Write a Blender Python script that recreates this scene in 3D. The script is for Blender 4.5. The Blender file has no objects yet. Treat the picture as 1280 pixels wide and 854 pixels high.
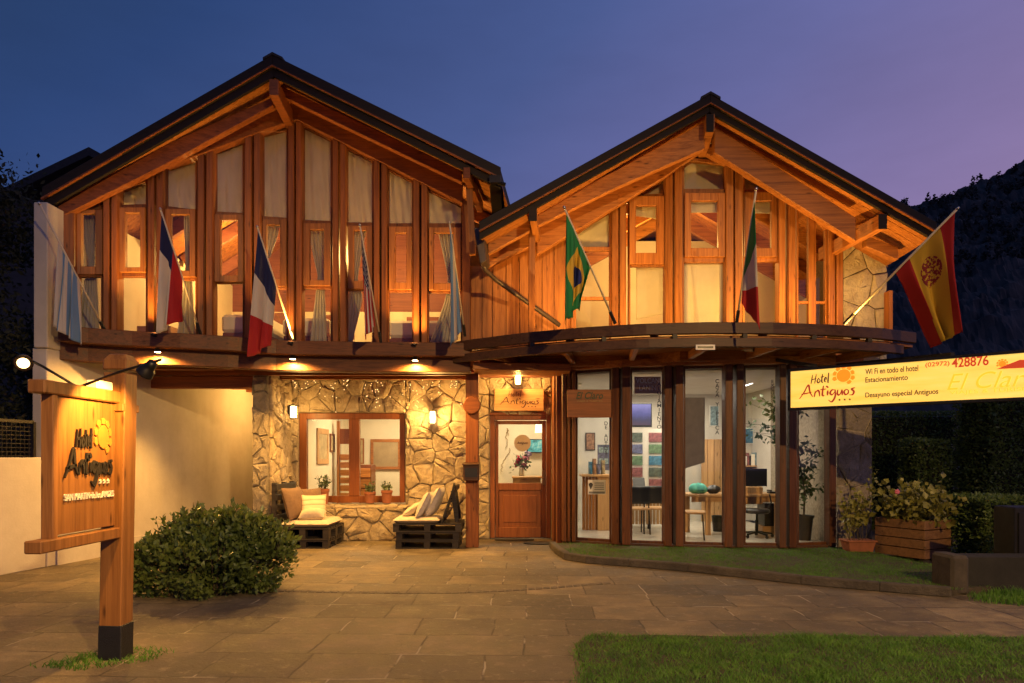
import bpy, bmesh, math, random
import numpy as np
from mathutils import Vector, Matrix, noise as mnoise

scene = bpy.context.scene
COL = scene.collection
R = math.radians
# ------------------------------------------------------------------ camera
F, CX, HY, CH = 853.33, 640.0, 572.0, 1.5      # focal length in photo pixels, centre column, horizon row, eye height
cam_data = bpy.data.cameras.new('camera')
cam = bpy.data.objects.new('camera', cam_data)
COL.objects.link(cam)
cam.location = (0, 0, CH)
cam.rotation_euler = (R(90), 0, 0)
cam_data.sensor_width = 36
cam_data.lens = 24
cam_data.shift_y = (HY - 427) / 1280
cam_data.clip_end = 3000
scene.camera = cam
# ------------------------------------------------------------------ world: dusk sky
world = bpy.data.worlds.new('World')
scene.world = world
world.use_nodes = True
nt = world.node_tree
nt.nodes.clear()
w_out = nt.nodes.new('ShaderNodeOutputWorld')
w_bg = nt.nodes.new('ShaderNodeBackground')
w_tc = nt.nodes.new('ShaderNodeTexCoord')
w_sep = nt.nodes.new('ShaderNodeSeparateXYZ')
w_sky = nt.nodes.new('ShaderNodeTexSky')
w_sky.sky_type = 'NISHITA'
w_sky.sun_disc = False
w_sky.sun_elevation = R(-3.5)
w_sky.sun_rotation = R(70)
nt.links.new(w_tc.outputs['Generated'], w_sep.inputs[0])
# afterglow to the right and low down, deep blue to the upper left
w_m1 = nt.nodes.new('ShaderNodeMath'); w_m1.operation = 'MULTIPLY_ADD'
w_m1.inputs[1].default_value = 0.62; w_m1.inputs[2].default_value = 0.72
nt.links.new(w_sep.outputs['X'], w_m1.inputs[0])
w_m2 = nt.nodes.new('ShaderNodeMath'); w_m2.operation = 'MULTIPLY_ADD'
w_m2.inputs[1].default_value = -0.78
nt.links.new(w_sep.outputs['Z'], w_m2.inputs[0])
nt.links.new(w_m1.outputs[0], w_m2.inputs[2])
w_ramp = nt.nodes.new('ShaderNodeValToRGB')
cr = w_ramp.color_ramp
cr.elements[0].position = 0.0; cr.elements[0].color = (0.017, 0.041, 0.118, 1)
cr.elements[1].position = 1.0; cr.elements[1].color = (0.30, 0.195, 0.34, 1)
e = cr.elements.new(0.10); e.color = (0.022, 0.050, 0.155, 1)
e = cr.elements.new(0.35); e.color = (0.056, 0.085, 0.230, 1)
e = cr.elements.new(0.55); e.color = (0.115, 0.120, 0.295, 1)
e = cr.elements.new(0.78); e.color = (0.205, 0.155, 0.325, 1)
nt.links.new(w_m2.outputs[0], w_ramp.inputs[0])
w_mix = nt.nodes.new('ShaderNodeMix'); w_mix.data_type = 'RGBA'
w_mix.inputs[0].default_value = 0.06
nt.links.new(w_ramp.outputs[0], w_mix.inputs[6])
nt.links.new(w_sky.outputs[0], w_mix.inputs[7])
w_n = nt.nodes.new('ShaderNodeTexNoise'); w_n.inputs['Scale'].default_value = 2.2; w_n.inputs['Detail'].default_value = 5; w_n.inputs['Roughness'].default_value = 0.6
w_map = nt.nodes.new('ShaderNodeMapping'); w_map.inputs['Scale'].default_value = (1, 1, 3.2)
nt.links.new(w_tc.outputs['Generated'], w_map.inputs[0]); nt.links.new(w_map.outputs[0], w_n.inputs['Vector'])
w_nm = nt.nodes.new('ShaderNodeMapRange'); w_nm.inputs[1].default_value = 0.3; w_nm.inputs[2].default_value = 0.7; w_nm.inputs[3].default_value = 0.92; w_nm.inputs[4].default_value = 1.10
nt.links.new(w_n.outputs[0], w_nm.inputs[0])
w_mul = nt.nodes.new('ShaderNodeVectorMath'); w_mul.operation = 'SCALE'
nt.links.new(w_mix.outputs[2], w_mul.inputs[0]); nt.links.new(w_nm.outputs[0], w_mul.inputs['Scale'])
nt.links.new(w_mul.outputs[0], w_bg.inputs[0])
w_bg.inputs[1].default_value = 1.0
nt.links.new(w_bg.outputs[0], w_out.inputs[0])
# ------------------------------------------------------------------ the last glow of the sun, far down and soft
sun_data = bpy.data.lights.new('dusk_glow', 'SUN')
sun_data.energy = 0.04; sun_data.angle = R(30); sun_data.color = (0.9, 0.7, 0.95)
sun = bpy.data.objects.new('dusk_glow', sun_data); COL.objects.link(sun)
sun.rotation_euler = (R(80), 0, R(70))
# ------------------------------------------------------------------ exposure
vs = scene.view_settings
vs.view_transform = 'Standard'; vs.look = 'None'; vs.gamma = 1; vs.exposure = 0.3
vs.use_curve_mapping = False
scene.render.engine = 'CYCLES'
cy = scene.cycles
cy.max_bounces = 7; cy.diffuse_bounces = 4; cy.glossy_bounces = 3; cy.transparent_max_bounces = 24
cy.sample_clamp_indirect = 4; cy.sample_clamp_direct = 0
cy.use_denoising = True
cy.caustics_reflective = False; cy.caustics_refractive = False
cy.blur_glossy = 1.0

WARM = (1.0, 0.50, 0.10)
WARM2 = (1.0, 0.55, 0.14)
COOL = (1.0, 0.90, 0.74)
def lamp(kind, name, loc, power, color=WARM, size=0.05, target=None, angle=100, blend=0.6, parent=None):
    d = bpy.data.lights.new(name, kind); d.energy = power; d.color = color
    if kind == 'SPOT':
        d.spot_size = R(angle); d.spot_blend = blend; d.shadow_soft_size = size
    elif kind == 'POINT':
        d.shadow_soft_size = size
    elif kind == 'AREA':
        d.shape = 'RECTANGLE'; d.size, d.size_y = size if isinstance(size, tuple) else (size, size)
    o = bpy.data.objects.new(name, d); COL.objects.link(o); o.location = loc
    if target is not None:
        o.rotation_euler = (Vector(target) - Vector(loc)).to_track_quat('-Z', 'Y').to_euler()
    return o

# ------------------------------------------------------------------ measuring: photo column/row + distance -> metres
def P(px, py, d):
    return Vector(((px - CX) / F * d, d, CH + (HY - py) / F * d))
def X(px, d): return (px - CX) / F * d
def Z(py, d): return CH + (HY - py) / F * d
def table(xs, ys):
    return lambda v: float(np.interp(v, xs, ys))
def lerp(a, b, t): return a + (b - a) * t

# ------------------------------------------------------------------ scene graph helpers
WPOS = {}
def register(o, pos): WPOS[o.name] = Vector(pos)
def thing(name, label, cat, loc=(0, 0, 0), group=None, kind=None):
    o = bpy.data.objects.new(name, None); o.empty_display_size = 0.2
    COL.objects.link(o); o.location = loc; register(o, loc)
    tag(o, label, cat, group, kind)
    return o
def tag(o, label=None, cat=None, group=None, kind=None):
    if label: o['label'] = label
    if cat: o['category'] = cat
    if group: o['group'] = group
    if kind: o['kind'] = kind
    return o
def link_mesh(name, me, mat, parent=None, origin=None, smooth=False, bevel=0.0, label=None):
    n = len(me.vertices)
    co = np.empty(n * 3, 'f'); me.vertices.foreach_get('co', co); co = co.reshape(-1, 3)
    if origin is None and n:
        mn, mx = co.min(0), co.max(0)
        origin = ((mn[0] + mx[0]) / 2, (mn[1] + mx[1]) / 2, mn[2])
    origin = Vector(origin) if origin is not None else Vector((0, 0, 0))
    co = co - np.array(origin, 'f'); me.vertices.foreach_set('co', co.ravel()); me.update()
    if smooth:
        me.polygons.foreach_set('use_smooth', [True] * len(me.polygons))
    mats = mat if isinstance(mat, (list, tuple)) else [mat]
    for m in mats: me.materials.append(m)
    o = bpy.data.objects.new(name, me); COL.objects.link(o)
    if parent is not None:
        o.parent = parent; o.location = origin - WPOS[parent.name]
    else:
        o.location = origin
    register(o, origin)
    if bevel:
        b = o.modifiers.new('bevel', 'BEVEL'); b.width = bevel; b.segments = 1; b.limit_method = 'ANGLE'; b.angle_limit = R(40)
    if label: o['label'] = label
    return o
def copy_tree(o, offset, parent=None):
    c = o.copy(); COL.objects.link(c)
    if parent is None:
        c.location = o.location + Vector(offset); register(c, c.location)
    else:
        c.parent = parent; c.matrix_parent_inverse = o.matrix_parent_inverse.copy()
    for ch in [k for k in bpy.data.objects if k.parent == o]: copy_tree(ch, offset, c)
    return c

class MB:
    def __init__(s): s.v = []; s.f = []; s.mi = []; s.uv = None; s.cur = 0
    def add(s, vs, fs):
        k = len(s.v); s.v += [tuple(p) for p in vs]
        for f in fs: s.f.append(tuple(i + k for i in f)); s.mi.append(s.cur)
        return s
    def box(s, x0, x1, y0, y1, z0, z1):
        return s.add([(x0,y0,z0),(x1,y0,z0),(x1,y1,z0),(x0,y1,z0),(x0,y0,z1),(x1,y0,z1),(x1,y1,z1),(x0,y1,z1)],
                     [(3,2,1,0),(4,5,6,7),(0,1,5,4),(1,2,6,5),(2,3,7,6),(3,0,4,7)])
    def prism(s, pts, vec):
        pts = [Vector(p) for p in pts]; vec = Vector(vec); n = len(pts)
        nr = Vector((0, 0, 0))
        for i in range(n): nr += pts[i].cross(pts[(i + 1) % n])
        if nr.dot(vec) > 0: pts.reverse()
        vs = pts + [p + vec for p in pts]
        fs = [tuple(range(n)), tuple(range(2 * n - 1, n - 1, -1))]
        for i in range(n):
            j = (i + 1) % n; fs.append((j, i, i + n, j + n))
        return s.add(vs, fs)
    def beam(s, a, b, w, h, up=(0, 0, 1)):
        a, b, up = Vector(a), Vector(b), Vector(up)
        d = (b - a).normalized(); sd = d.cross(up)
        if sd.length < 1e-5: sd = d.cross(Vector((0, 1, 0)))
        sd.normalize(); u = sd.cross(d).normalized()
        q = [a + sd * w/2 * i + u * h/2 * j for i, j in ((-1,-1),(1,-1),(1,1),(-1,1))]
        return s.prism(q, b - a)
    def tube(s, path, r, n=8, cap=True):
        path = [Vector(p) for p in path]; m = len(path)
        rs = r if isinstance(r, (list, tuple)) else [r] * m
        rings = []; prev = None
        for i, p in enumerate(path):
            t = (path[min(i + 1, m - 1)] - path[max(i - 1, 0)]).normalized()
            if prev is None:
                a = t.orthogonal().normalized()
            else:
                a = prev - t * prev.dot(t)
                a = a.normalized() if a.length > 1e-6 else t.orthogonal().normalized()
            prev = a; b = t.cross(a)
            rings.append([p + (a * math.cos(2*math.pi*k/n) + b * math.sin(2*math.pi*k/n)) * rs[i] for k in range(n)])
        vs = [v for rg in rings for v in rg]; fs = []
        for i in range(m - 1):
            for k in range(n):
                fs.append((i*n+k, i*n+(k+1) % n, (i+1)*n+(k+1) % n, (i+1)*n+k))
        if cap: fs += [tuple(range(n-1, -1, -1)), tuple(range((m-1)*n, m*n))]
        return s.add(vs, fs)
    def lathe(s, prof, c, n=20, axis=(0, 0, 1)):
        c = Vector(c); ax = Vector(axis).normalized(); a = ax.orthogonal().normalized(); b = ax.cross(a)
        vs = []; fs = []
        for r, h in prof:
            for k in range(n):
                t = 2*math.pi*k/n; vs.append(c + ax*h + (a*math.cos(t) + b*math.sin(t))*r)
        for i in range(len(prof) - 1):
            for k in range(n):
                fs.append((i*n+k, i*n+(k+1) % n, (i+1)*n+(k+1) % n, (i+1)*n+k))
        fs += [tuple(range(n-1, -1, -1)), tuple(range((len(prof)-1)*n, len(prof)*n))]
        return s.add(vs, fs)
    def grid(s, fn, nu, nv, uv=True):
        """fn(u,v) with u,v in 0..1; keeps uv"""
        k = len(s.v); us = []
        for j in range(nv + 1):
            for i in range(nu + 1):
                s.v.append(tuple(fn(i/nu, j/nv))); us.append((i/nu, j/nv))
        for j in range(nv):
            for i in range(nu):
                a = k + j*(nu+1) + i
                s.f.append((a, a+1, a+nu+2, a+nu+1)); s.mi.append(s.cur)
        if uv:
            if s.uv is None: s.uv = {}
            for i, t in enumerate(us): s.uv[k + i] = t
        return s
    def strip(s, xs, top, bot, dfn, off, thick):
        """board that follows photo columns xs between rows top(x) and bot(x) on a facade"""
        a = [P(x, top(x), dfn(x) + off) for x in xs]; b = [P(x, bot(x), dfn(x) + off) for x in xs]
        n = len(xs); t = Vector((0, thick, 0))
        vs = a + b + [p + t for p in a] + [p + t for p in b]; fs = []
        for i in range(n - 1):
            fs += [(i, n+i, n+i+1, i+1), (2*n+i+1, 3*n+i+1, 3*n+i, 2*n+i), (i+1, 2*n+i+1, 2*n+i, i), (n+i, 3*n+i, 3*n+i+1, n+i+1)]
        fs += [(0, 2*n, 3*n, n), (n-1, 2*n-1, 4*n-1, 3*n-1)]
        return s.add(vs, fs)
    def slab(s, pts, dfn, off, thick):
        return s.prism([P(x, y, dfn(x) + off) for x, y in pts], (0, thick, 0))
    def rect(s, x0, y0, x1, y1, dfn, off, thick):
        return s.slab([(x0, y0), (x1, y0), (x1, y1), (x0, y1)], dfn, off, thick)
    def mesh(s, name):
        me = bpy.data.meshes.new(name); me.from_pydata(s.v, [], s.f)
        if any(s.mi): me.polygons.foreach_set('material_index', s.mi)
        if s.uv:
            ul = me.uv_layers.new(name='UVMap')
            for lp in me.loops:
                ul.data[lp.index].uv = s.uv.get(lp.vertex_index, (0, 0))
        me.update(); return me
    def build(s, name, mat, parent=None, **kw):
        return link_mesh(name, s.mesh(name), mat, parent, **kw)

# ------------------------------------------------------------------ material helpers
def newmat(name):
    m = bpy.data.materials.new(name); m.use_nodes = True
    t = m.node_tree; b = t.nodes['Principled BSDF']
    return m, t, b
def N(t, kind, **kw):
    n = t.nodes.new(kind)
    for k, v in kw.items():
        if k.startswith('i_'): n.inputs[k[2:].replace('_', ' ')].default_value = v
        else: setattr(n, k, v)
    return n
def L(t, a, b): t.links.new(a, b)
def ramp(t, fac, stops, interp='LINEAR'):
    n = t.nodes.new('ShaderNodeValToRGB'); n.color_ramp.interpolation = interp
    els = n.color_ramp.elements
    els[0].position, els[0].color = stops[0][0], (*stops[0][1], 1)
    els[1].position, els[1].color = stops[-1][0], (*stops[-1][1], 1)
    for p, c in stops[1:-1]:
        el = els.new(p); el.color = (*c, 1)
    L(t, fac, n.inputs[0]); return n.outputs[0]
def mixc(t, fac, a, b, mode='MIX'):
    n = t.nodes.new('ShaderNodeMix'); n.data_type = 'RGBA'; n.blend_type = mode
    for i, v in ((0, fac), (6, a), (7, b)):
        if hasattr(v, 'links'): L(t, v, n.inputs[i])
        else: n.inputs[i].default_value = v if i == 0 else (*v, 1)
    return n.outputs[2]
def math_(t, op, a, b=0.0, c=0.0):
    n = t.nodes.new('ShaderNodeMath'); n.operation = op
    for i, v in enumerate((a, b, c)):
        if hasattr(v, 'links'): L(t, v, n.inputs[i])
        else: n.inputs[i].default_value = v
    return n.outputs[0]
def coords(t, scale=(1, 1, 1), out='Object', rot=(0, 0, 0)):
    tc = t.nodes.new('ShaderNodeTexCoord'); mp = t.nodes.new('ShaderNodeMapping')
    mp.inputs['Scale'].default_value = scale; mp.inputs['Rotation'].default_value = rot
    L(t, tc.outputs[out], mp.inputs[0]); return mp.outputs[0]
def noise(t, vec, scale, detail=4, rough=0.55, dist=0.0):
    n = t.nodes.new('ShaderNodeTexNoise'); n.inputs['Scale'].default_value = scale
    n.inputs['Detail'].default_value = detail; n.inputs['Roughness'].default_value = rough
    n.inputs['Distortion'].default_value = dist
    if vec is not None: L(t, vec, n.inputs['Vector'])
    return n
def bump(t, b, h, strength=0.3, dist=0.02):
    n = t.nodes.new('ShaderNodeBump'); n.inputs['Strength'].default_value = strength; n.inputs['Distance'].default_value = dist
    L(t, h, n.inputs['Height']); L(t, n.outputs[0], b.inputs['Normal'])
def wood(name, c_dark, c_light, axis='z', rough=0.5, knots=True):
    m, t, b = newmat(name)
    sc = {'x': (0.45, 11, 11), 'y': (11, 0.45, 11), 'z': (11, 11, 0.45)}[axis]
    oi = t.nodes.new('ShaderNodeObjectInfo')
    tc = t.nodes.new('ShaderNodeTexCoord'); va = t.nodes.new('ShaderNodeVectorMath'); va.operation = 'ADD'
    rv = t.nodes.new('ShaderNodeCombineXYZ')
    r10 = math_(t, 'MULTIPLY', oi.outputs['Random'], 13.0)
    for i in range(3): L(t, r10, rv.inputs[i])
    L(t, tc.outputs['Object'], va.inputs[0]); L(t, rv.outputs[0], va.inputs[1])
    mp = t.nodes.new('ShaderNodeMapping'); mp.inputs['Scale'].default_value = sc; L(t, va.outputs[0], mp.inputs[0])
    g = noise(t, mp.outputs[0], 2.2, 6, 0.65, 0.6)
    g2 = noise(t, mp.outputs[0], 9.0, 3, 0.6, 0.2)
    f = math_(t, 'ADD', math_(t, 'MULTIPLY', g.outputs[0], 0.75), math_(t, 'MULTIPLY', g2.outputs[0], 0.25))
    mid = tuple(lerp(p, q, .62) for p, q in zip(c_dark, c_light))
    col = ramp(t, f, [(0.30, tuple(p * .80 for p in c_dark)), (0.42, tuple(lerp(p, q, .22) for p, q in zip(c_dark, c_light))), (0.53, mid), (0.70, c_light)])
    big = noise(t, va.outputs[0], 1.1, 2)
    tone = math_(t, 'ADD', math_(t, 'MULTIPLY', oi.outputs['Random'], 0.35), math_(t, 'MULTIPLY', big.outputs[0], 0.6))
    tone = math_(t, 'ADD', tone, 0.50)
    hv = t.nodes.new('ShaderNodeHueSaturation'); L(t, col, hv.inputs['Color']); L(t, tone, hv.inputs['Value'])
    out = hv.outputs[0]
    if knots:
        ks = {'x': (1.2, 5, 5), 'y': (5, 1.2, 5), 'z': (5, 5, 1.2)}[axis]
        mk = t.nodes.new('ShaderNodeMapping'); mk.inputs['Scale'].default_value = ks; L(t, va.outputs[0], mk.inputs[0])
        vo = t.nodes.new('ShaderNodeTexVoronoi'); vo.inputs['Scale'].default_value = 1.9; L(t, mk.outputs[0], vo.inputs[0])
        kf = ramp(t, vo.outputs['Distance'], [(0.05, (0.85,)*3), (0.15, (0,)*3)])
        out = mixc(t, kf, out, tuple(c*0.35 for c in c_dark))
    L(t, out, b.inputs['Base Color'])
    rr = math_(t, 'ADD', math_(t, 'MULTIPLY', g.outputs[0], 0.3), rough - 0.15); L(t, rr, b.inputs['Roughness'])
    b.inputs['Specular IOR Level'].default_value = 0.28
    bump(t, b, f, 0.30, 0.008)
    return m
def plain(name, c, rough=0.6, metal=0.0, var=0.15, scale=6, bmp=0.0, spec=None):
    m, t, b = newmat(name)
    v = coords(t); n = noise(t, v, scale, 5, 0.6)
    L(t, ramp(t, n.outputs[0], [(0.3, tuple(x*(1-var) for x in c)), (0.7, tuple(min(1, x*(1+var)) for x in c))]), b.inputs['Base Color'])
    b.inputs['Roughness'].default_value = rough; b.inputs['Metallic'].default_value = metal
    if spec is not None: b.inputs['Specular IOR Level'].default_value = spec
    if bmp: bump(t, b, noise(t, v, scale*6, 4).outputs[0], bmp, 0.01)
    return m
def glow(name, c, strength):
    m, t, b = newmat(name)
    b.inputs['Base Color'].default_value = (*c, 1); b.inputs['Emission Color'].default_value = (*c, 1)
    b.inputs['Emission Strength'].default_value = strength
    return m
def glassmat(name, tint=(0.93, 0.95, 0.95), refl=1.0, rough=0.0):
    m = bpy.data.materials.new(name); m.use_nodes = True; t = m.node_tree; t.nodes.clear()
    o = N(t, 'ShaderNodeOutputMaterial'); mx = N(t, 'ShaderNodeMixShader')
    tr = N(t, 'ShaderNodeBsdfTransparent'); gl = N(t, 'ShaderNodeBsdfGlossy'); fr = N(t, 'ShaderNodeFresnel')
    fr.inputs['IOR'].default_value = 1.45
    tr.inputs[0].default_value = (*tint, 1); gl.inputs['Roughness'].default_value = rough
    ge = N(t, 'ShaderNodeNewGeometry'); front = math_(t, 'SUBTRACT', 1.0, ge.outputs['Backfacing'])
    L(t, math_(t, 'MULTIPLY', math_(t, 'MULTIPLY', fr.outputs[0], refl), front), mx.inputs[0])
    L(t, tr.outputs[0], mx.inputs[1]); L(t, gl.outputs[0], mx.inputs[2]); L(t, mx.outputs[0], o.inputs[0])
    return m
# ------------------------------------------------------------------ materials
W_OR_X = wood('orange_pine_lengthways', (0.20, 0.069, 0.017), (0.47, 0.190, 0.050), 'x')
W_OR_Y = wood('orange_pine_deep', (0.20, 0.069, 0.017), (0.47, 0.190, 0.050), 'y')
W_OR_Z = wood('orange_pine_upright', (0.20, 0.069, 0.017), (0.47, 0.190, 0.050), 'z')
W_RD_X = wood('red_stained_beam', (0.12, 0.036, 0.011), (0.29, 0.092, 0.026), 'x')
W_RD_Z = wood('red_stained_post', (0.12, 0.038, 0.011), (0.29, 0.096, 0.025), 'z')
W_DK_X = wood('dark_brown_beam', (0.040, 0.018, 0.010), (0.090, 0.042, 0.022), 'x')
W_BLK = wood('black_stained_pallet', (0.014, 0.011, 0.010), (0.046, 0.038, 0.031), 'x', 0.55)
W_BARGE = wood('black_brown_barge_board', (0.010, 0.007, 0.006), (0.024, 0.016, 0.012), 'x', 0.75, False)
W_SIGN = wood('carved_sign_wood', (0.17, 0.070, 0.020), (0.34, 0.155, 0.045), 'z', 0.45)
W_DOOR = wood('varnished_door_wood', (0.17, 0.055, 0.017), (0.27, 0.092, 0.028), 'z', 0.4, False)
W_PALE = wood('pale_plywood', (0.36, 0.20, 0.085), (0.55, 0.33, 0.15), 'z', 0.5)
W_PALE_X = wood('pale_table_wood', (0.36, 0.20, 0.085), (0.55, 0.33, 0.15), 'x', 0.4)
W_CEIL = wood('ceiling_wood', (0.15, 0.05, 0.03), (0.26, 0.095, 0.05), 'x', 0.6)
GLASS = glassmat('window_glass')
GLASS_OLD = glassmat('hazy_window_glass', (0.88, 0.88, 0.86), 1.2, 0.02)
ROOF = plain('dark_roofing', (0.022, 0.020, 0.020), 0.8, 0, 0.4, 9, 0.4)
METAL_DK = plain('dark_metal', (0.022, 0.020, 0.019), 0.4, 0.6, 0.2, 12)
METAL_GUT = plain('brown_gutter_metal', (0.075, 0.055, 0.045), 0.5, 0.3, 0.25, 8)
STEEL = plain('brushed_steel', (0.5, 0.48, 0.45), 0.3, 1.0, 0.1, 20)
WHITE = plain('white_paint', (0.72, 0.69, 0.63), 0.6, 0, 0.06, 3)
CREAM_WALL = plain('cream_room_wall', (0.70, 0.62, 0.48), 0.7, 0, 0.05, 3)
BLACK = plain('black_plastic', (0.012, 0.012, 0.013), 0.4, 0, 0.2, 10)
TERRA = plain('terracotta', (0.24, 0.080, 0.038), 0.75, 0, 0.2, 9, 0.15)
INK_BR = plain('brown_lettering', (0.060, 0.018, 0.010), 0.6, 0, 0.2, 10)
INK_BK = plain('black_lettering', (0.010, 0.008, 0.007), 0.6, 0, 0.2, 10)
INK_WH = plain('white_lettering', (0.72, 0.68, 0.58), 0.6, 0, 0.05, 10)
INK_YE = plain('yellow_emblem_paint', (0.40, 0.19, 0.03), 0.55, 0, 0.12, 14)
FABRIC_CR = plain('cream_cushion_cloth', (0.55, 0.46, 0.34), 0.9, 0, 0.12, 20, 0.2)
FABRIC_GR = plain('grey_white_cushion_cloth', (0.52, 0.47, 0.41), 0.9, 0, 0.12, 20, 0.2)
FABRIC_BR = plain('brown_cushion_cloth', (0.165, 0.100, 0.060), 0.9, 0, 0.15, 20, 0.2)
def curtain_mat():
    m, t, b = newmat('sheer_curtain_cloth')
    n = noise(t, coords(t, (1, 1, .3)), 9, 4)
    L(t, ramp(t, n.outputs[0], [(0.3, (0.54, 0.49, 0.42)), (0.7, (0.68, 0.62, 0.54))]), b.inputs['Base Color'])
    b.inputs['Roughness'].default_value = 0.95
    o = t.nodes['Material Output']; mx = N(t, 'ShaderNodeMixShader'); tl = N(t, 'ShaderNodeBsdfTranslucent')
    tl.inputs[0].default_value = (0.60, 0.52, 0.42, 1); mx.inputs[0].default_value = 0.38
    L(t, b.outputs[0], mx.inputs[1]); L(t, tl.outputs[0], mx.inputs[2]); L(t, mx.outputs[0], o.inputs[0])
    return m
CURTAIN = curtain_mat()
def stripes_mat():
    m, t, b = newmat('striped_cushion_cloth')
    tc = t.nodes.new('ShaderNodeTexCoord'); sp = N(t, 'ShaderNodeSeparateXYZ'); L(t, tc.outputs['UV'], sp.inputs[0])
    w = math_(t, 'FRACT', math_(t, 'MULTIPLY', sp.outputs['Y'], 5.0))
    L(t, ramp(t, w, [(0.0, (0.62, 0.52, 0.36)), (0.62, (0.22, 0.15, 0.09)), (0.72, (0.62, 0.52, 0.36)), (0.84, (0.32, 0.23, 0.14)), (0.9, (0.62, 0.52, 0.36))], 'CONSTANT'), b.inputs['Base Color'])
    b.inputs['Roughness'].default_value = 0.9
    return m
FABRIC_ST = stripes_mat()
def stucco_mat():
    m, t, b = newmat('white_stucco')
    v = coords(t); n = noise(t, v, 1.3, 6, 0.65); d = noise(t, coords(t, (1.2, 1.2, 0.22)), 1.6, 5, 0.6)
    c = ramp(t, n.outputs[0], [(0.3, (0.42, 0.37, 0.30)), (0.7, (0.55, 0.50, 0.42))])
    c = mixc(t, ramp(t, d.outputs[0], [(0.50, (0, 0, 0)), (0.80, (0.38,)*3)]), c, (0.27, 0.22, 0.165))
    L(t, c, b.inputs['Base Color']); b.inputs['Roughness'].default_value = 0.85
    bump(t, b, noise(t, v, 40, 4).outputs[0], 0.25, 0.01)
    return m
STUCCO = stucco_mat()
def stone_mat(name, a, bb, cc):
    m, t, b = newmat(name)
    v = coords(t); n = noise(t, v, 2.6, 5, 0.6, 0.3); f = noise(t, v, 14, 6, 0.7); g = noise(t, v, 60, 3, 0.6)
    c = ramp(t, n.outputs[0], [(0.28, a), (0.5, bb), (0.72, cc)])
    c = mixc(t, ramp(t, f.outputs[0], [(0.45, (0, 0, 0)), (0.8, (0.5,)*3)]), c, tuple(x*0.5 for x in a))
    L(t, c, b.inputs['Base Color']); b.inputs['Roughness'].default_value = 0.85
    h = math_(t, 'ADD', math_(t, 'MULTIPLY', f.outputs[0], 0.8), math_(t, 'MULTIPLY', g.outputs[0], 0.25))
    bump(t, b, h, 0.9, 0.05)
    return m
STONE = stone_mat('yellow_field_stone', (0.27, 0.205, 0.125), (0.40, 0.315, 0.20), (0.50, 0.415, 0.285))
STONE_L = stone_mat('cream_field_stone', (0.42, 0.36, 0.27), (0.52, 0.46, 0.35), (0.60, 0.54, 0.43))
STONE_SHADE = stone_mat('shaded_field_stone', (0.17, 0.14, 0.10), (0.27, 0.225, 0.165), (0.36, 0.31, 0.235))  # darker copy of the stone; the shade of unlit faces is in its colour
MORTAR_D = plain('dark_mortar', (0.09, 0.07, 0.05), 0.95, 0, 0.3, 20, 0.5)
MORTAR = plain('mortar', (0.30, 0.25, 0.18), 0.95, 0, 0.3, 20, 0.5)
W_BEAM_X = wood('dark_red_front_beam', (0.060, 0.024, 0.010), (0.165, 0.062, 0.023), 'x')
W_DULL_X = wood('weathered_brown_planks', (0.09, 0.045, 0.022), (0.20, 0.105, 0.052), 'x')
W_SASH_Z = wood('brown_orange_sash', (0.17, 0.060, 0.017), (0.37, 0.145, 0.042), 'z')
W_BAY_Z = wood('dark_red_bay_post', (0.050, 0.019, 0.008), (0.140, 0.050, 0.018), 'z')
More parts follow.
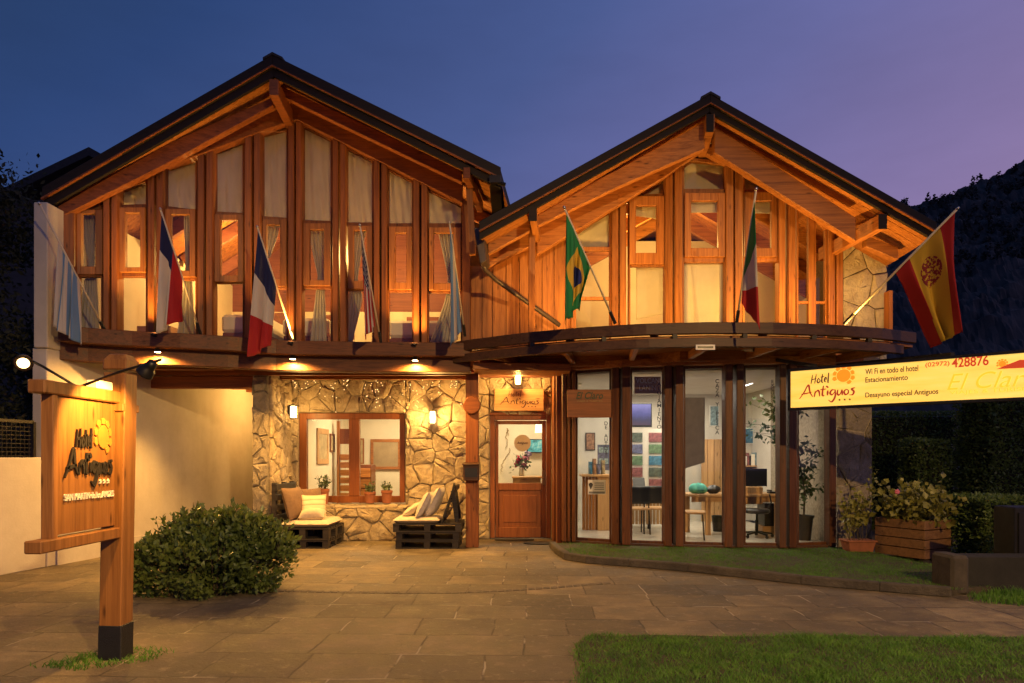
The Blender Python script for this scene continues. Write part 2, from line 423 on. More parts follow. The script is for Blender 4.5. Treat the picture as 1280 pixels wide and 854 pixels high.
def paving_mat():
    m, t, b = newmat('worn_stone_paving')
    v = coords(t, (1, 1, 1), 'Object')
    wob = noise(t, v, 1.3, 3); vm = N(t, 'ShaderNodeVectorMath', operation='MULTIPLY_ADD')
    L(t, wob.outputs['Color'], vm.inputs[0]); vm.inputs[1].default_value = (0.09, 0.09, 0); L(t, v, vm.inputs[2])
    br = N(t, 'ShaderNodeTexBrick'); L(t, vm.outputs[0], br.inputs[0])
    br.offset = 0.42; br.squash = 1.25; br.squash_frequency = 3
    br.inputs['Scale'].default_value = 1.0; br.inputs['Brick Width'].default_value = 0.66; br.inputs['Row Height'].default_value = 0.58
    br.inputs['Mortar Size'].default_value = 0.009; br.inputs['Mortar Smooth'].default_value = 0.3; br.inputs['Bias'].default_value = 0.0
    br.inputs['Color1'].default_value = (0.60, 0.59, 0.58, 1); br.inputs['Color2'].default_value = (1.30, 1.26, 1.18, 1)
    br.inputs['Mortar'].default_value = (0.42, 0.40, 0.38, 1)
    n = noise(t, v, 3.2, 6, 0.65); big = noise(t, v, 0.55, 3, 0.6); f = noise(t, v, 38, 5, 0.7)
    c = ramp(t, n.outputs[0], [(0.28, (0.092, 0.072, 0.043)), (0.52, (0.195, 0.155, 0.094)), (0.78, (0.32, 0.26, 0.165))])
    c = mixc(t, 1.0, c, br.outputs['Color'], 'MULTIPLY')
    c = mixc(t, ramp(t, big.outputs[0], [(0.40, (0,)*3), (0.62, (0.75,)*3)]), c, (0.068, 0.055, 0.042))
    sp_ = noise(t, v, 90, 3, .7); c = mixc(t, ramp(t, sp_.outputs[0], [(0.55, (0,)*3), (0.72, (0.5,)*3)]), c, (0.045, 0.036, 0.028))
    sc2 = noise(t, v, 11, 4, .7, .4); c = mixc(t, ramp(t, sc2.outputs[0], [(0.56, (0,)*3), (0.70, (0.45,)*3)]), c, (0.34, 0.27, 0.185))
    # moss and pale grit in some joints
    js = math_(t, 'MULTIPLY', br.outputs['Fac'], ramp(t, noise(t, v, 1.9, 3).outputs[0], [(0.52, (0,)*3), (0.6, (1,)*3)]))
    c = mixc(t, js, c, (0.36, 0.31, 0.23))
    L(t, c, b.inputs['Base Color'])
    rr = ramp(t, n.outputs[0], [(0.3, (0.55,)*3), (0.7, (0.85,)*3)]); L(t, rr, b.inputs['Roughness'])
    h = math_(t, 'SUBTRACT', math_(t, 'ADD', math_(t, 'MULTIPLY', n.outputs[0], 0.6), math_(t, 'MULTIPLY', f.outputs[0], 0.35)), math_(t, 'MULTIPLY', br.outputs['Fac'], 0.9))
    bump(t, b, h, 1.0, 0.035)
    return m
PAVING = paving_mat()
KERB = stone_mat('kerb_concrete', (0.045, 0.037, 0.030), (0.075, 0.062, 0.050), (0.12, 0.10, 0.08))
SOIL = plain('dark_soil', (0.045, 0.035, 0.022), 0.95, 0, 0.4, 14, 0.6)
GROUND = plain('dark_earth', (0.05, 0.045, 0.03), 0.95, 0, 0.4, 0.5, 0.3)
def leaf_mat(name, a, bb, scale=7, rough=0.45):
    m, t, b = newmat(name)
    n = noise(t, coords(t), scale, 4, 0.7)
    L(t, ramp(t, n.outputs[0], [(0.3, a), (0.7, bb)]), b.inputs['Base Color'])
    b.inputs['Roughness'].default_value = rough
    o = t.nodes['Material Output']; mx = N(t, 'ShaderNodeMixShader'); tl = N(t, 'ShaderNodeBsdfTranslucent')
    tl.inputs[0].default_value = (*[x*1.3 for x in bb], 1); mx.inputs[0].default_value = 0.22
    L(t, b.outputs[0], mx.inputs[1]); L(t, tl.outputs[0], mx.inputs[2]); L(t, mx.outputs[0], o.inputs[0])
    return m
LEAF_BUSH = leaf_mat('shrub_leaf', (0.020, 0.046, 0.012), (0.155, 0.205, 0.050), 5, 0.38)
LEAF_POT = leaf_mat('pot_plant_leaf', (0.035, 0.065, 0.02), (0.10, 0.14, 0.05), 20)
LEAF_HEDGE = leaf_mat('hedge_leaf', (0.048, 0.090, 0.022), (0.15, 0.21, 0.05), 5)
LEAF_YEL = leaf_mat('yellow_green_leaf', (0.11, 0.115, 0.02), (0.28, 0.26, 0.055), 9)
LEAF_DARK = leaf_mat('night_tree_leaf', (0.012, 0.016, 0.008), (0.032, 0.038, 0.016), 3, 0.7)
LEAF_FICUS = leaf_mat('indoor_leaf', (0.02, 0.045, 0.014), (0.06, 0.10, 0.03), 8)
GRASS = leaf_mat('lawn_grass', (0.028, 0.110, 0.009), (0.115, 0.260, 0.026), 5.0, 0.6)
BARK = plain('bark', (0.06, 0.045, 0.03), 0.9, 0, 0.35, 18, 0.6)
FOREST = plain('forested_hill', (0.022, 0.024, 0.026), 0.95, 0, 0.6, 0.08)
AGENCY_WALL = plain('white_office_wall', (0.56, 0.52, 0.45), 0.7, 0, 0.08, 2)
TILE_FLOOR = plain('pale_floor_tile', (0.50, 0.46, 0.38), 0.25, 0, 0.12, 4)
# ------------------------------------------------------------------ foliage and grass builders
def leaf_mesh(name, pos, size, rng, aspect=0.5, droop=0.0, outward=None, fold=0.15):
    """many small pointed leaves, each two faces folded along the midrib"""
    n = len(pos); pos = np.asarray(pos, 'f')
    d = rng.normal(size=(n, 3)); 
    if outward is not None: d = d * 0.75 + outward * 1.0
    d[:, 2] -= droop; d /= np.linalg.norm(d, axis=1)[:, None] + 1e-9
    r = rng.normal(size=(n, 3)); s = np.cross(d, r); s /= np.linalg.norm(s, axis=1)[:, None] + 1e-9
    u = np.cross(s, d)
    ln = (size * rng.uniform(0.65, 1.3, n))[:, None]; w = ln * aspect * 0.5
    a = pos; tip = pos + d * ln
    l = pos + d * ln * 0.45 + s * w + u * w * fold * 2; rr = pos + d * ln * 0.45 - s * w + u * w * fold * 2
    v = np.stack([a, l, tip, rr], 1).reshape(-1, 3)
    k = np.arange(n) * 4
    tri = np.stack([k, k + 1, k + 2, k, k + 2, k + 3], 1).reshape(-1)
    me = bpy.data.meshes.new(name)
    me.vertices.add(len(v)); me.vertices.foreach_set('co', v.astype('f').ravel())
    me.loops.add(len(tri)); me.loops.foreach_set('vertex_index', tri.astype('i'))
    me.polygons.add(len(tri) // 3); me.polygons.foreach_set('loop_start', np.arange(0, len(tri), 3, dtype='i'))
    me.update(calc_edges=True); return me
def join_np(meshes_v):  # list of (verts, tris)
    off = 0; vs = []; ts = []
    for v, t in meshes_v: vs.append(v); ts.append(t + off); off += len(v)
    return np.concatenate(vs), np.concatenate(ts)
def grass_mesh(name, poly, n, h, w, rng, zfn, lean=0.5):
    poly = np.array(poly, 'f'); mn, mx = poly.min(0), poly.max(0)
    pts = rng.uniform(mn, mx, (int(n * 2.5), 2))
    ins = np.zeros(len(pts), bool); j = len(poly) - 1
    for i in range(len(poly)):
        xi, yi = poly[i]; xj, yj = poly[j]
        c = ((yi > pts[:, 1]) != (yj > pts[:, 1])) & (pts[:, 0] < (xj - xi) * (pts[:, 1] - yi) / (yj - yi + 1e-9) + xi)
        ins ^= c; j = i
    pts = pts[ins][:n]; n = len(pts)
    # ragged edges and a few worn, thin spots
    wob = np.array([(mnoise.noise((p[0]*3.1, p[1]*3.1, 1)), mnoise.noise((p[0]*3.1, p[1]*3.1, 9))) for p in pts])
    pts = pts + rng.normal(size=pts.shape) * np.array([.026, .020]) + wob * .07
    thin = np.array([mnoise.noise((p[0]*1.7, p[1]*1.7, 5)) for p in pts])
    pts = pts[rng.random(len(pts)) < np.clip(1.25 + 1.6 * thin, .22, 1)]; n = len(pts)
    clump = np.array([mnoise.noise((p[0] * 2.3, p[1] * 2.3, 3.1)) for p in pts])
    hh = h * rng.uniform(0.5, 1.25, n) * (1 + 0.55 * clump)
    a = rng.uniform(0, 2 * np.pi, n); sx, sy = np.cos(a) * w, np.sin(a) * w
    la = rng.uniform(0, 2 * np.pi, n); lx, ly = np.cos(la) * hh * lean, np.sin(la) * hh * lean
    z0 = np.array([zfn(p[0], p[1]) for p in pts])
    b0 = np.stack([pts[:, 0] - sx, pts[:, 1] - sy, z0], 1); b1 = np.stack([pts[:, 0] + sx, pts[:, 1] + sy, z0], 1)
    m0 = np.stack([pts[:, 0] + lx * .35 + sx * .7, pts[:, 1] + ly * .35 + sy * .7, z0 + hh * .6], 1)
    m1 = np.stack([pts[:, 0] + lx * .35 - sx * .7, pts[:, 1] + ly * .35 - sy * .7, z0 + hh * .6], 1)
    tp = np.stack([pts[:, 0] + lx, pts[:, 1] + ly, z0 + hh], 1)
    v = np.stack([b0, b1, m0, m1, tp], 1).reshape(-1, 3); k = np.arange(n) * 5
    tri = np.stack([k, k+1, k+2, k, k+2, k+3, k+3, k+2, k+4], 1).reshape(-1)
    me = bpy.data.meshes.new(name)
    me.vertices.add(len(v)); me.vertices.foreach_set('co', v.astype('f').ravel())
    me.loops.add(len(tri)); me.loops.foreach_set('vertex_index', tri.astype('i'))
    me.polygons.add(len(tri) // 3); me.polygons.foreach_set('loop_start', np.arange(0, len(tri), 3, dtype='i'))
    me.update(calc_edges=True); return me
RNG = np.random.default_rng(7)
random.seed(11)

# ------------------------------------------------------------------ ground, paving, lawns, hill
g = MB().add([(-700, -60, -0.03), (700, -60, -0.03), (700, 900, -0.03), (-700, 900, -0.03)], [(0, 1, 2, 3)]).build('ground', GROUND)
tag(g, kind='structure')
pv = MB().add([(-14, -6, 0), (16, -6, 0), (16, 15.6, 0), (-14, 15.6, 0)], [(0, 1, 2, 3)]).build('forecourt_paving', PAVING, origin=(0, 0, 0))
pv.rotation_euler[2] = R(-1.5); tag(pv, kind='structure')
# curved drain line of small setts across the paving
dr = MB()
cxs = [(330, 738), (400, 740), (480, 741), (560, 741), (620, 739), (690, 735), (760, 729)]
for i in range(46):
    px = lerp(330, 764, i / 46); py = float(np.interp(px, [c[0] for c in cxs], [c[1] for c in cxs])); d = F * CH / (py - HY)
    px2 = lerp(330, 764, (i + .86) / 46); py2 = float(np.interp(px2, [c[0] for c in cxs], [c[1] for c in cxs])); d2 = F * CH / (py2 - HY)
    dr.prism([(X(px, d), d - .05, .001), (X(px2, d2), d2 - .05, .001), (X(px2, d2), d2 + .05, .001), (X(px, d), d + .05, .001)], (0, 0, 0.003 + random.random() * .003))
tag(dr.build('drain_channel', plain('dark_sett', (0.12, 0.095, 0.068), 0.8, 0, 0.5, 14, 0.5)), kind='structure')

# raised lawn along the bay, edged by a kerb
kerb_line = [(0.62, 11.35), (0.66, 10.7), (0.76, 10.0), (1.05, 9.65), (1.60, 9.35), (2.30, 8.95), (3.4, 8.05), (4.1, 7.62), (4.70, 7.30)]
kb = MB()
kp = [Vector((x, y, 0)) for x, y in kerb_line]
def offset_line(pts, o):
    out = []
    for i, p in enumerate(pts):
        t = (pts[min(i+1, len(pts)-1)] - pts[max(i-1, 0)]).normalized(); out.append(p + Vector((-t.y, t.x, 0)) * o)
    return out
kin = offset_line(kp, 0.11)
for i in range(len(kp) - 1):
    a, b, c, d = kp[i], kp[i+1], kin[i+1], kin[i]
    kb.prism([a, b, c, d], (0, 0, 0.105))
kb_o = kb.build('kerb', KERB, bevel=0.012); tag(kb_o, kind='structure')
lawn_poly = [(p.x, p.y) for p in kin] + [(5.3, 7.55), (5.6, 8.6), (5.35, 10.85), (4.3, 10.72), (3.5, 10.72), (2.6, 10.85), (1.8, 11.05), (1.05, 11.35)]
def lawn_z(x, y): return 0.075 + 0.03 * mnoise.noise((x * .8, y * .8, 0))
lb = MB().prism([(x, y, 0.002) for x, y in lawn_poly], (0, 0, 0.075)); tag(lb.build('lawn_soil', SOIL), kind='structure')
gm = grass_mesh('lawn_grass', lawn_poly, 42000, 0.030, 0.0024, RNG, lambda x, y: 0.068, 1.0)
tag(link_mesh('lawn_grass', gm, GRASS), kind='stuff', label='strip of mown grass between the kerb and the glazed bay', cat='grass')
# front lawn
fl = [(0.60, 5.66), (1.2, 5.72), (1.9, 5.66), (2.6, 5.71), (3.5, 5.64), (4.4, 5.67), (5.6, 5.60), (6.4, 5.5), (6.4, 3.2), (0.38, 3.2), (0.45, 3.9), (0.43, 4.3), (0.52, 4.8), (0.50, 5.2)]
fb_ = MB().prism([(x, y, -0.02) for x, y in fl], (0, 0, 0.035)); tag(fb_.build('front_lawn_soil', SOIL), kind='structure')
gm = grass_mesh('front_lawn_grass', [(x, max(y, 3.9)) for x, y in fl], 80000, 0.036, 0.0024, RNG, lambda x, y: 0.008, 1.0)
tag(link_mesh('front_lawn_grass', gm, GRASS), kind='stuff', label='shaggy front lawn at the edge of the paving', cat='grass')
# scruffy grass on the right beyond the kerb end
sp = [(4.8, 7.1), (5.6, 6.7), (6.8, 6.75), (6.8, 7.5), (5.1, 7.55)]
gm = grass_mesh('verge_grass', sp, 5000, 0.075, 0.0032, RNG, lambda x, y: 0.0)
tag(link_mesh('verge_grass', gm, GRASS), kind='stuff', label='tuft of grass at the end of the kerb by the stone block', cat='grass')
# weedy patch round the sign post
tp = [(-3.42, 4.86), (-3.0, 4.80), (-2.66, 5.02), (-2.60, 5.28), (-2.95, 5.36), (-3.2, 5.2)]
tp = [(lerp(-3.0, x, 1.05), lerp(5.08, y, 1.05)) for x, y in tp]
tq = [(lerp(-3.0, x, .92), lerp(5.07, y, .92)) for x, y in tp]
gm = grass_mesh('post_bed_grass', tq, 700, 0.040, 0.004, RNG, lambda x, y: 0.0, 1.2)
tag(link_mesh('post_bed_grass', gm, GRASS), kind='stuff', label='low weeds growing round the foot of the sign post', cat='grass')
# the forested hill on the right
hm = MB()
hx = [(900, 330), (1000, 300), (1060, 283), (1128, 259), (1180, 243), (1220, 231), (1250, 217), (1280, 204), (1340, 178), (1420, 150), (1520, 130)]
def hill_fn(u, v):
    px = lerp(880, 1540, u); d = lerp(150, 330, v)
    y = float(np.interp(px, [a for a, _ in hx], [b for _, b in hx]))
    zt = Z(y, 330.0) * (v ** 0.8)
    x = X(px, 330.0) + (d - 330) * 0.25
    zt += (4.0 * mnoise.noise((x * .03, d * .05, 0)) + 2.6 * mnoise.noise((x * .16, d * .16, 2)) + 2.0 * mnoise.noise((x * .45, d * .45, 5))) * min(1, v * 3)
    return (x, d, max(zt, -2))
hm.grid(hill_fn, 260, 70, uv=False)
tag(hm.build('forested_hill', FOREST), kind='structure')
# trees on the hill skyline
tr_v = []; 
pos = []
for i in range(420):
    px = random.uniform(1090, 1400); v = random.uniform(0.45, 1.0); p = hill_fn((px - 880) / 660, v)
    hgt = random.uniform(2.2, 5.0); rad = hgt * random.uniform(.28, .5)
    for k in range(34):
        t = random.random(); a = random.uniform(0, 6.28); rr = rad * (1 - t * .8) * random.uniform(.3, 1)
        pos.append((p[0] + math.cos(a) * rr, p[1] + math.sin(a) * rr, p[2] - .5 + t * hgt))
me = leaf_mesh('hill_trees', pos, 1.1, RNG, 0.8)
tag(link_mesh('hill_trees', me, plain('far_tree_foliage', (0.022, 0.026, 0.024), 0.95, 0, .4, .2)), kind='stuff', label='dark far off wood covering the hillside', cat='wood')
# ------------------------------------------------------------------ facade tables (photo column -> metres away)
dL = table([75, 110, 165, 225, 285, 345, 372, 450, 600], [9.75, 9.95, 10.18, 10.36, 10.60, 10.93, 11.0, 11.1, 11.2])
dR = table([588, 700, 764, 808, 850, 960, 996, 1034, 1054, 1110], [11.2, 11.15, 11.05, 10.9, 10.55, 10.5, 10.6, 11.0, 11.15, 11.25])
dB = table([704, 720, 777, 843, 918, 985, 1045], [11.6, 11.5, 11.15, 10.95, 10.8, 10.75, 10.95])

# ---- stone walling as real stones: clipped Voronoi cells, each one inset, swollen and tilted
def clip_poly(poly, nx, ny, c):   # keep nx*x+ny*y <= c
    out = []
    for i in range(len(poly)):
        a, b = poly[i], poly[(i + 1) % len(poly)]
        da, db = nx*a[0] + ny*a[1] - c, nx*b[0] + ny*b[1] - c
        if da <= 0: out.append(a)
        if da * db < 0:
            t = da / (da - db); out.append((a[0] + (b[0]-a[0])*t, a[1] + (b[1]-a[1])*t))
    return out
def stones(mb, origin, ux, uz, nrm, rects, size, seed, depth=0.05, gap=0.016, squash=1.25):
    rnd = random.Random(seed)
    u0 = min(r[0] for r in rects); u1 = max(r[1] for r in rects); v0 = min(r[2] for r in rects); v1 = max(r[3] for r in rects)
    seeds = []; nu = max(1, int((u1-u0)/(size*squash))) ; nv = max(1, int((v1-v0)/size))
    for i in range(-1, nu + 2):
        for j in range(-1, nv + 2):
            seeds.append((u0 + (i + .5 + (j % 2) * .5 + rnd.uniform(-.62, .62)) * (u1-u0)/nu, v0 + (j + .5 + rnd.uniform(-.58, .58)) * (v1-v0)/nv))
    ux, uz, nrm, origin = Vector(ux), Vector(uz), Vector(nrm), Vector(origin)
    for s in seeds:
        near = sorted(seeds, key=lambda q: (q[0]-s[0])**2 + (q[1]-s[1])**2)[1:18]
        for r in rects:
            poly = [(r[0], r[2]), (r[1], r[2]), (r[1], r[3]), (r[0], r[3])]
            for q in near:
                nx, ny = q[0]-s[0], q[1]-s[1]
                c = (q[0]**2 + q[1]**2 - s[0]**2 - s[1]**2) / 2
                poly = clip_poly(poly, nx, ny, c)
                if len(poly) < 3: break
            if len(poly) < 3: continue
            # merge very short edges
            pp = [p for i, p in enumerate(poly) if math.hypot(p[0]-poly[i-1][0], p[1]-poly[i-1][1]) > 0.02]
            if len(pp) < 3: continue
            cxm = sum(p[0] for p in pp)/len(pp); cym = sum(p[1] for p in pp)/len(pp)
            rad = sum(math.hypot(p[0]-cxm, p[1]-cym) for p in pp)/len(pp)
            if rad < 0.04: continue
            # densify and wobble the outline
            ring = []
            for i in range(len(pp)):
                a, b = pp[i], pp[(i+1) % len(pp)]
                m = max(2, int(math.hypot(b[0]-a[0], b[1]-a[1]) / 0.06))
                for k in range(m): ring.append((lerp(a[0], b[0], k/m), lerp(a[1], b[1], k/m)))
            tu, tv = rnd.uniform(-.10, .10), rnd.uniform(-.10, .10); dp = depth * rnd.uniform(.55, 1.25)
            def pt(u, v, h): return origin + ux*u + uz*v + nrm*h
            levels = [(gap, 0.0), (gap, dp*.5), (gap + .014, dp*.86), (gap + rad*.26, dp*1.0), (gap + rad*.58, dp*1.03)]
            n = len(ring); vs = []
            for g_, h in levels:
                for (u, v) in ring:
                    du, dv = u-cxm, v-cym; ln = math.hypot(du, dv) + 1e-6
                    w = 0.010 * mnoise.noise((u*11 + seed, v*11, 1.7))
                    k = max(0.15, (ln - g_ + w) / ln)
                    hh = h + (h/dp if dp else 0) * (tu*du + tv*dv + 0.022*mnoise.noise((u*6*(1+k), v*6*(1+k), seed)) + 0.012*mnoise.noise((u*17*k, v*17*k, seed + 3)))
                    vs.append(pt(cxm + du*k, cym + dv*k, max(hh, 0)))
            vs.append(pt(cxm, cym, dp*1.02))
            fs = []
            for l in range(4):
                for i in range(n): fs.append((l*n+i, l*n+(i+1) % n, (l+1)*n+(i+1) % n, (l+1)*n+i))
            for i in range(n): fs.append((4*n+i, 4*n+(i+1) % n, 5*n))
            mb.add(vs, fs)
def smooth_by_angle(o, deg=38):
    me = o.data
    me.polygons.foreach_set('use_smooth', [True]*len(me.polygons))
    if hasattr(me, 'set_sharp_from_angle'): me.set_sharp_from_angle(angle=R(deg))
    return o

# ================================================================== LEFT WING: the hotel
hotel = thing('hotel_building', 'two storey timber and stone hotel wing with tall narrow windows under the larger gable', 'building', (-3.0, 12.5, 0))
T1 = P(342, 73, 10.0); L1 = P(55, 238, 9.5); R1 = P(626, 213, 10.2)
DIR = Vector((0.1, 1, 0))
def roof_z(T, Lp, Rp, x, y, drop=0.30):
    xx = x - DIR.x * (y - T.y)
    return float(np.interp(xx, [Lp.x, T.x, Rp.x], [Lp.z, T.z, Rp.z])) - drop
ZF = 3.32   # upper floor level / top of the front beam

def roof_pair(root, T, Lp, Rp, back, slab=0.15, barge=0.27, mats=(ROOF, W_BARGE, W_OR_X)):
    for A in (Lp, Rp):
        sgn = 1 if A.x > T.x else -1
        off = Vector((0, 0.0, 0))
        m = MB(); m.prism([T, A, A - Vector((0, 0, slab)), T - Vector((0, 0, slab))], DIR * back); m.build('roof_slope', mats[0], root)
        # soffit boarding just under the slab
        m = MB(); k = 0; nb = 15
        a0 = T - Vector((0, 0, slab + .003)); b0 = A - Vector((0, 0, slab + .003))
        wdt = (back - 3.2) / 60
        for i in range(60):
            y0 = .06 + i * 0.105
            m.prism([a0 + DIR*y0, b0 + DIR*y0, b0 + DIR*(y0+.100), a0 + DIR*(y0+.100)], (0, 0, -0.018 - .004 * random.random()))
        m.build('soffit_boarding', mats[2], root)
        # barge board, two steps
        m = MB(); t = Vector((0, -0.045, 0))
        m.prism([T + Vector((0,0,.03)), A + Vector((0,0,.03)), A - Vector((0, 0, barge*.55)), T - Vector((0, 0, barge*.55))], t)
        m.prism([T - Vector((0,-.0,barge*.50)), A - Vector((0,0,barge*.50)), A - Vector((0, 0, barge)), T - Vector((0, 0, barge))], Vector((0, 0.05, 0)))
        m.build('barge_board', mats[1], root, bevel=.006)
        m = MB(); m.prism([T - Vector((0, .02, barge*.47)), A - Vector((0, .02, barge*.47)), A - Vector((0, .02, barge*.56)), T - Vector((0, .02, barge*.53))], Vector((0, -.045, 0))); m.build('lit_edge_strip', W_RD_X, root)  # coloured strip in place of the light caught along the barge edge
    m = MB()
    cap = 0.16
    for A in (Lp, Rp):
        d = (A - T).normalized() * cap
        m.prism([T + Vector((0, -.06, .06)), T + d + Vector((0, -.06, .06)), T + d + Vector((0, -.06, .025)), T + Vector((0, -.06, .025))], DIR * (back))
    m.build('ridge_cap', mats[0], root)

roof_pair(hotel, T1, L1, R1, 9.5)
wallL = table([77, 128, 184, 203, 256, 300, 357, 372, 578, 590], [270, 247, 219, 209, 191, 174, 152, 150, 254, 260])
xsL = [77, 100, 128, 150, 165, 184, 203, 225, 256, 285, 300, 330, 357, 372, 400, 425, 450, 500, 540, 578]
# beams under the eaves
m = MB(); xs = [72, 128, 206, 268, 341]
m.strip(xs, table([72, 206, 341], [258, 181, 121]), table([72, 206, 268, 343], [273, 206, 172, 131]), table([72, 343], [9.62, 10.3]), 0, .12); m.build('rafter', W_RD_X, hotel, bevel=.008)
m = MB(); m.strip([206, 240, 268, 320, 366], table([206, 268, 366], [196, 166, 120]), wallL, dL, -.16, .14); m.build('wall_beam', W_RD_X, hotel, bevel=.008)
m = MB(); m.strip([346, 420, 500, 577], table([346, 577], [105, 212]), table([346, 363, 577], [117, 126, 228]), table([340, 580], [10.35, 10.55]), 0, .12); m.build('rafter', W_RD_X, hotel, bevel=.008)
m = MB(); m.strip([364, 372, 420, 500, 578], table([364, 577], [124, 228]), wallL, dL, -.16, .14); m.build('wall_beam', W_RD_X, hotel, bevel=.008)
m = MB(); m.beam(P(342, 109, 9.93), P(367, 160, 11.15), .13, .24); m.build('ridge_beam', W_RD_X, hotel, bevel=.008)
m = MB(); m.beam(P(583, 216, 10.12), P(583, 216, 10.12) + DIR * 1.4, .10, .17); m.build('purlin', W_RD_X, hotel, bevel=.008)
m = MB(); m.beam(P(586, 224, 10.55), P(591, 319, 10.55), .10, .09, (0, 1, 0)); m.build('eave_strut', W_OR_Z, hotel, bevel=.006)
# gable infill above the wall line, follows the underside of the roof
m = MB()
for a, b in zip(xsL[:-1], xsL[1:]):
    pa, pb = P(a, wallL(a) + 6, dL(a) + .02), P(b, wallL(b) + 6, dL(b) + .02)
    qa = Vector((pa.x, pa.y, roof_z(T1, L1, R1, pa.x, pa.y, .2))); qb = Vector((pb.x, pb.y, roof_z(T1, L1, R1, pb.x, pb.y, .2)))
    m.prism([pa, pb, qb, qa], (0, .05, 0))
m.build('gable_infill', W_RD_X, hotel)

# windows of the upper floor: top light, casement, lower light (photo columns and rows)
UNITS = [
 dict(top=None, sash=(95, 262, 128, 343), glass=(101, 267, 119, 333), low=(93, 346, 126, 416)),
 dict(top=[(151, 240), (183, 227), (183, 256), (151, 257)], sash=(148, 259, 181, 340), glass=(156, 266, 175, 334), low=(148, 346, 182, 417)),
 dict(top=[(206, 211), (245, 200), (245, 263), (206, 258)], sash=(206, 261, 244, 346), glass=(213, 268, 237, 338), low=(205, 350, 244, 421)),
 dict(top=[(268, 190), (305, 178), (305, 267), (268, 265)], sash=(268, 268, 304, 352), glass=(275, 275, 297, 344), low=(267, 354, 303, 424)),
 dict(top=[(327, 169), (358, 162), (358, 273), (327, 271)], sash=(328, 274, 358, 358), glass=(333, 281, 350, 349), low=(327, 361, 358, 427)),
 dict(top=[(379, 158), (413, 175), (413, 277), (379, 276)], sash=(379, 279, 413, 357), glass=(387, 287, 405, 350), low=(379, 361, 413, 428)),
 dict(top=[(434, 186), (465, 202), (465, 279), (434, 279)], sash=(435, 282, 465, 361), glass=(442, 288, 458, 351), low=(434, 363, 465, 428)),
 dict(top=[(485, 213), (514, 227), (514, 280), (485, 280)], sash=(486, 283, 514, 362), glass=(494, 291, 508, 353), low=(486, 365, 515, 428)),
 dict(top=[(536, 239), (575, 257), (575, 280), (536, 280)], sash=(536, 284, 576, 363), glass=(542, 291, 567, 354), low=(536, 366, 576, 428)),
]
def window_unit(root, u, dfn, fw=2.5, fmat=W_RD_Z, smat=W_SASH_Z, blind=True, label=None):
    x0, x1 = u['low'][0], u['low'][2]; m = MB()
    ty0 = (u['top'][0][1], u['top'][1][1]) if u['top'] else (u['sash'][1], u['sash'][1])
    yb = u['low'][3]
    # surrounding frame
    m.slab([(x0 - fw, ty0[0] - 3), (x0, ty0[0] - 3), (x0, yb + 2), (x0 - fw, yb + 2)], dfn, -.03, .09)
    m.slab([(x1, ty0[1] - 3), (x1 + fw, ty0[1] - 3), (x1 + fw, yb + 2), (x1, yb + 2)], dfn, -.03, .09)
    m.rect(x0, yb, x1, yb + 2, dfn, -.028, .08)
    m.rect(x0, u['sash'][3] - 1, x1, u['low'][1], dfn, -.034, .085)
    if u['top']:
        m.slab([(x0, u['top'][3][1] - 1), (x1, u['top'][2][1] - 1), (x1, u['sash'][1] + 1), (x0, u['sash'][1] + 1)], dfn, -.034, .085)
        m.slab([(x0, ty0[0] - 4), (x1, ty0[1] - 4), (x1, ty0[1]), (x0, ty0[0])], dfn, -.028, .08)
    else:
        m.rect(x0, u['sash'][1] - 14, x1, u['sash'][1], dfn, -.034, .08)
    w = m.build('window', fmat, root, bevel=.004, label=label)
    s = MB(); a, b, c, d = u['sash']; e, f, g_, h = u['glass']
    s.rect(a, b, e, d, dfn, -.085, .075); s.rect(g_, b, c, d, dfn, -.085, .075)
    s.rect(e, b, g_, f, dfn, -.083, .072); s.rect(e, h, g_, d, dfn, -.083, .072)
    s.build('sash', smat, w, bevel=.005)
    MB().rect(e, f, g_, h, dfn, -.045, .008).build('pane', GLASS, w)
    MB().rect(x0, u['low'][1], x1, yb, dfn, 0.0, .008).build('pane', GLASS, w)
    if u['top']: MB().slab(u['top'], dfn, 0.0, .008).build('pane', GLASS, w)
    return w
for u in UNITS: window_unit(hotel, u, dL)
# posts between the windows, two to a gap with a dark slot between them
GAPS = [(78, 92), (128.5, 146), (184, 203), (246.5, 265.5), (305.5, 325.5), (360, 377), (415.5, 432), (467, 483.5), (516.5, 534), (577.5, 588)]
for i, (a, b) in enumerate(GAPS):
    w = b - a
    prs = [(a, a + w*.42), (a + w*.58, b)] if 0 < i < 9 else [(a, b)]
    for p, q in prs:
        m = MB(); m.slab([(p, wallL(p) - 6), (q, wallL(q) - 6), (q, 424 + (q-75)*.02), (p, 424 + (p-75)*.02)], dL, -.14, .19); m.build('post', W_RD_Z, hotel, bevel=.008)
    if len(prs) == 2:
        m = MB(); m.slab([(a + w*.3, wallL(a)), (b - w*.3, wallL(b)), (b - w*.3, 428), (a + w*.3, 428)], dL, .03, .05); m.build('slot_board', W_DK_X, hotel)
# the front beam: deeper upper board, set back lower board
fbx = [72, 90, 110, 135, 165, 195, 225, 255, 285, 315, 345, 372, 410, 450, 520, 588]
def fbtop(x):  return HY - (ZF - CH) * F / (dL(x) - .38)
def fbmid(x):  return HY - (3.10 - CH) * F / (dL(x) - .38)
def fbmid2(x): return HY - (3.13 - CH) * F / (dL(x) - .20)
def fbbot(x):  return HY - (2.87 - CH) * F / (dL(x) - .20)
m = MB(); m.strip(fbx, fbtop, fbmid, dL, -.38, .50); m.build('front_beam', W_BEAM_X, hotel, bevel=.01)
m = MB(); m.strip(fbx, fbmid2, fbbot, dL, -.20, .22); m.build('lower_front_beam', W_BEAM_X, hotel, bevel=.01)
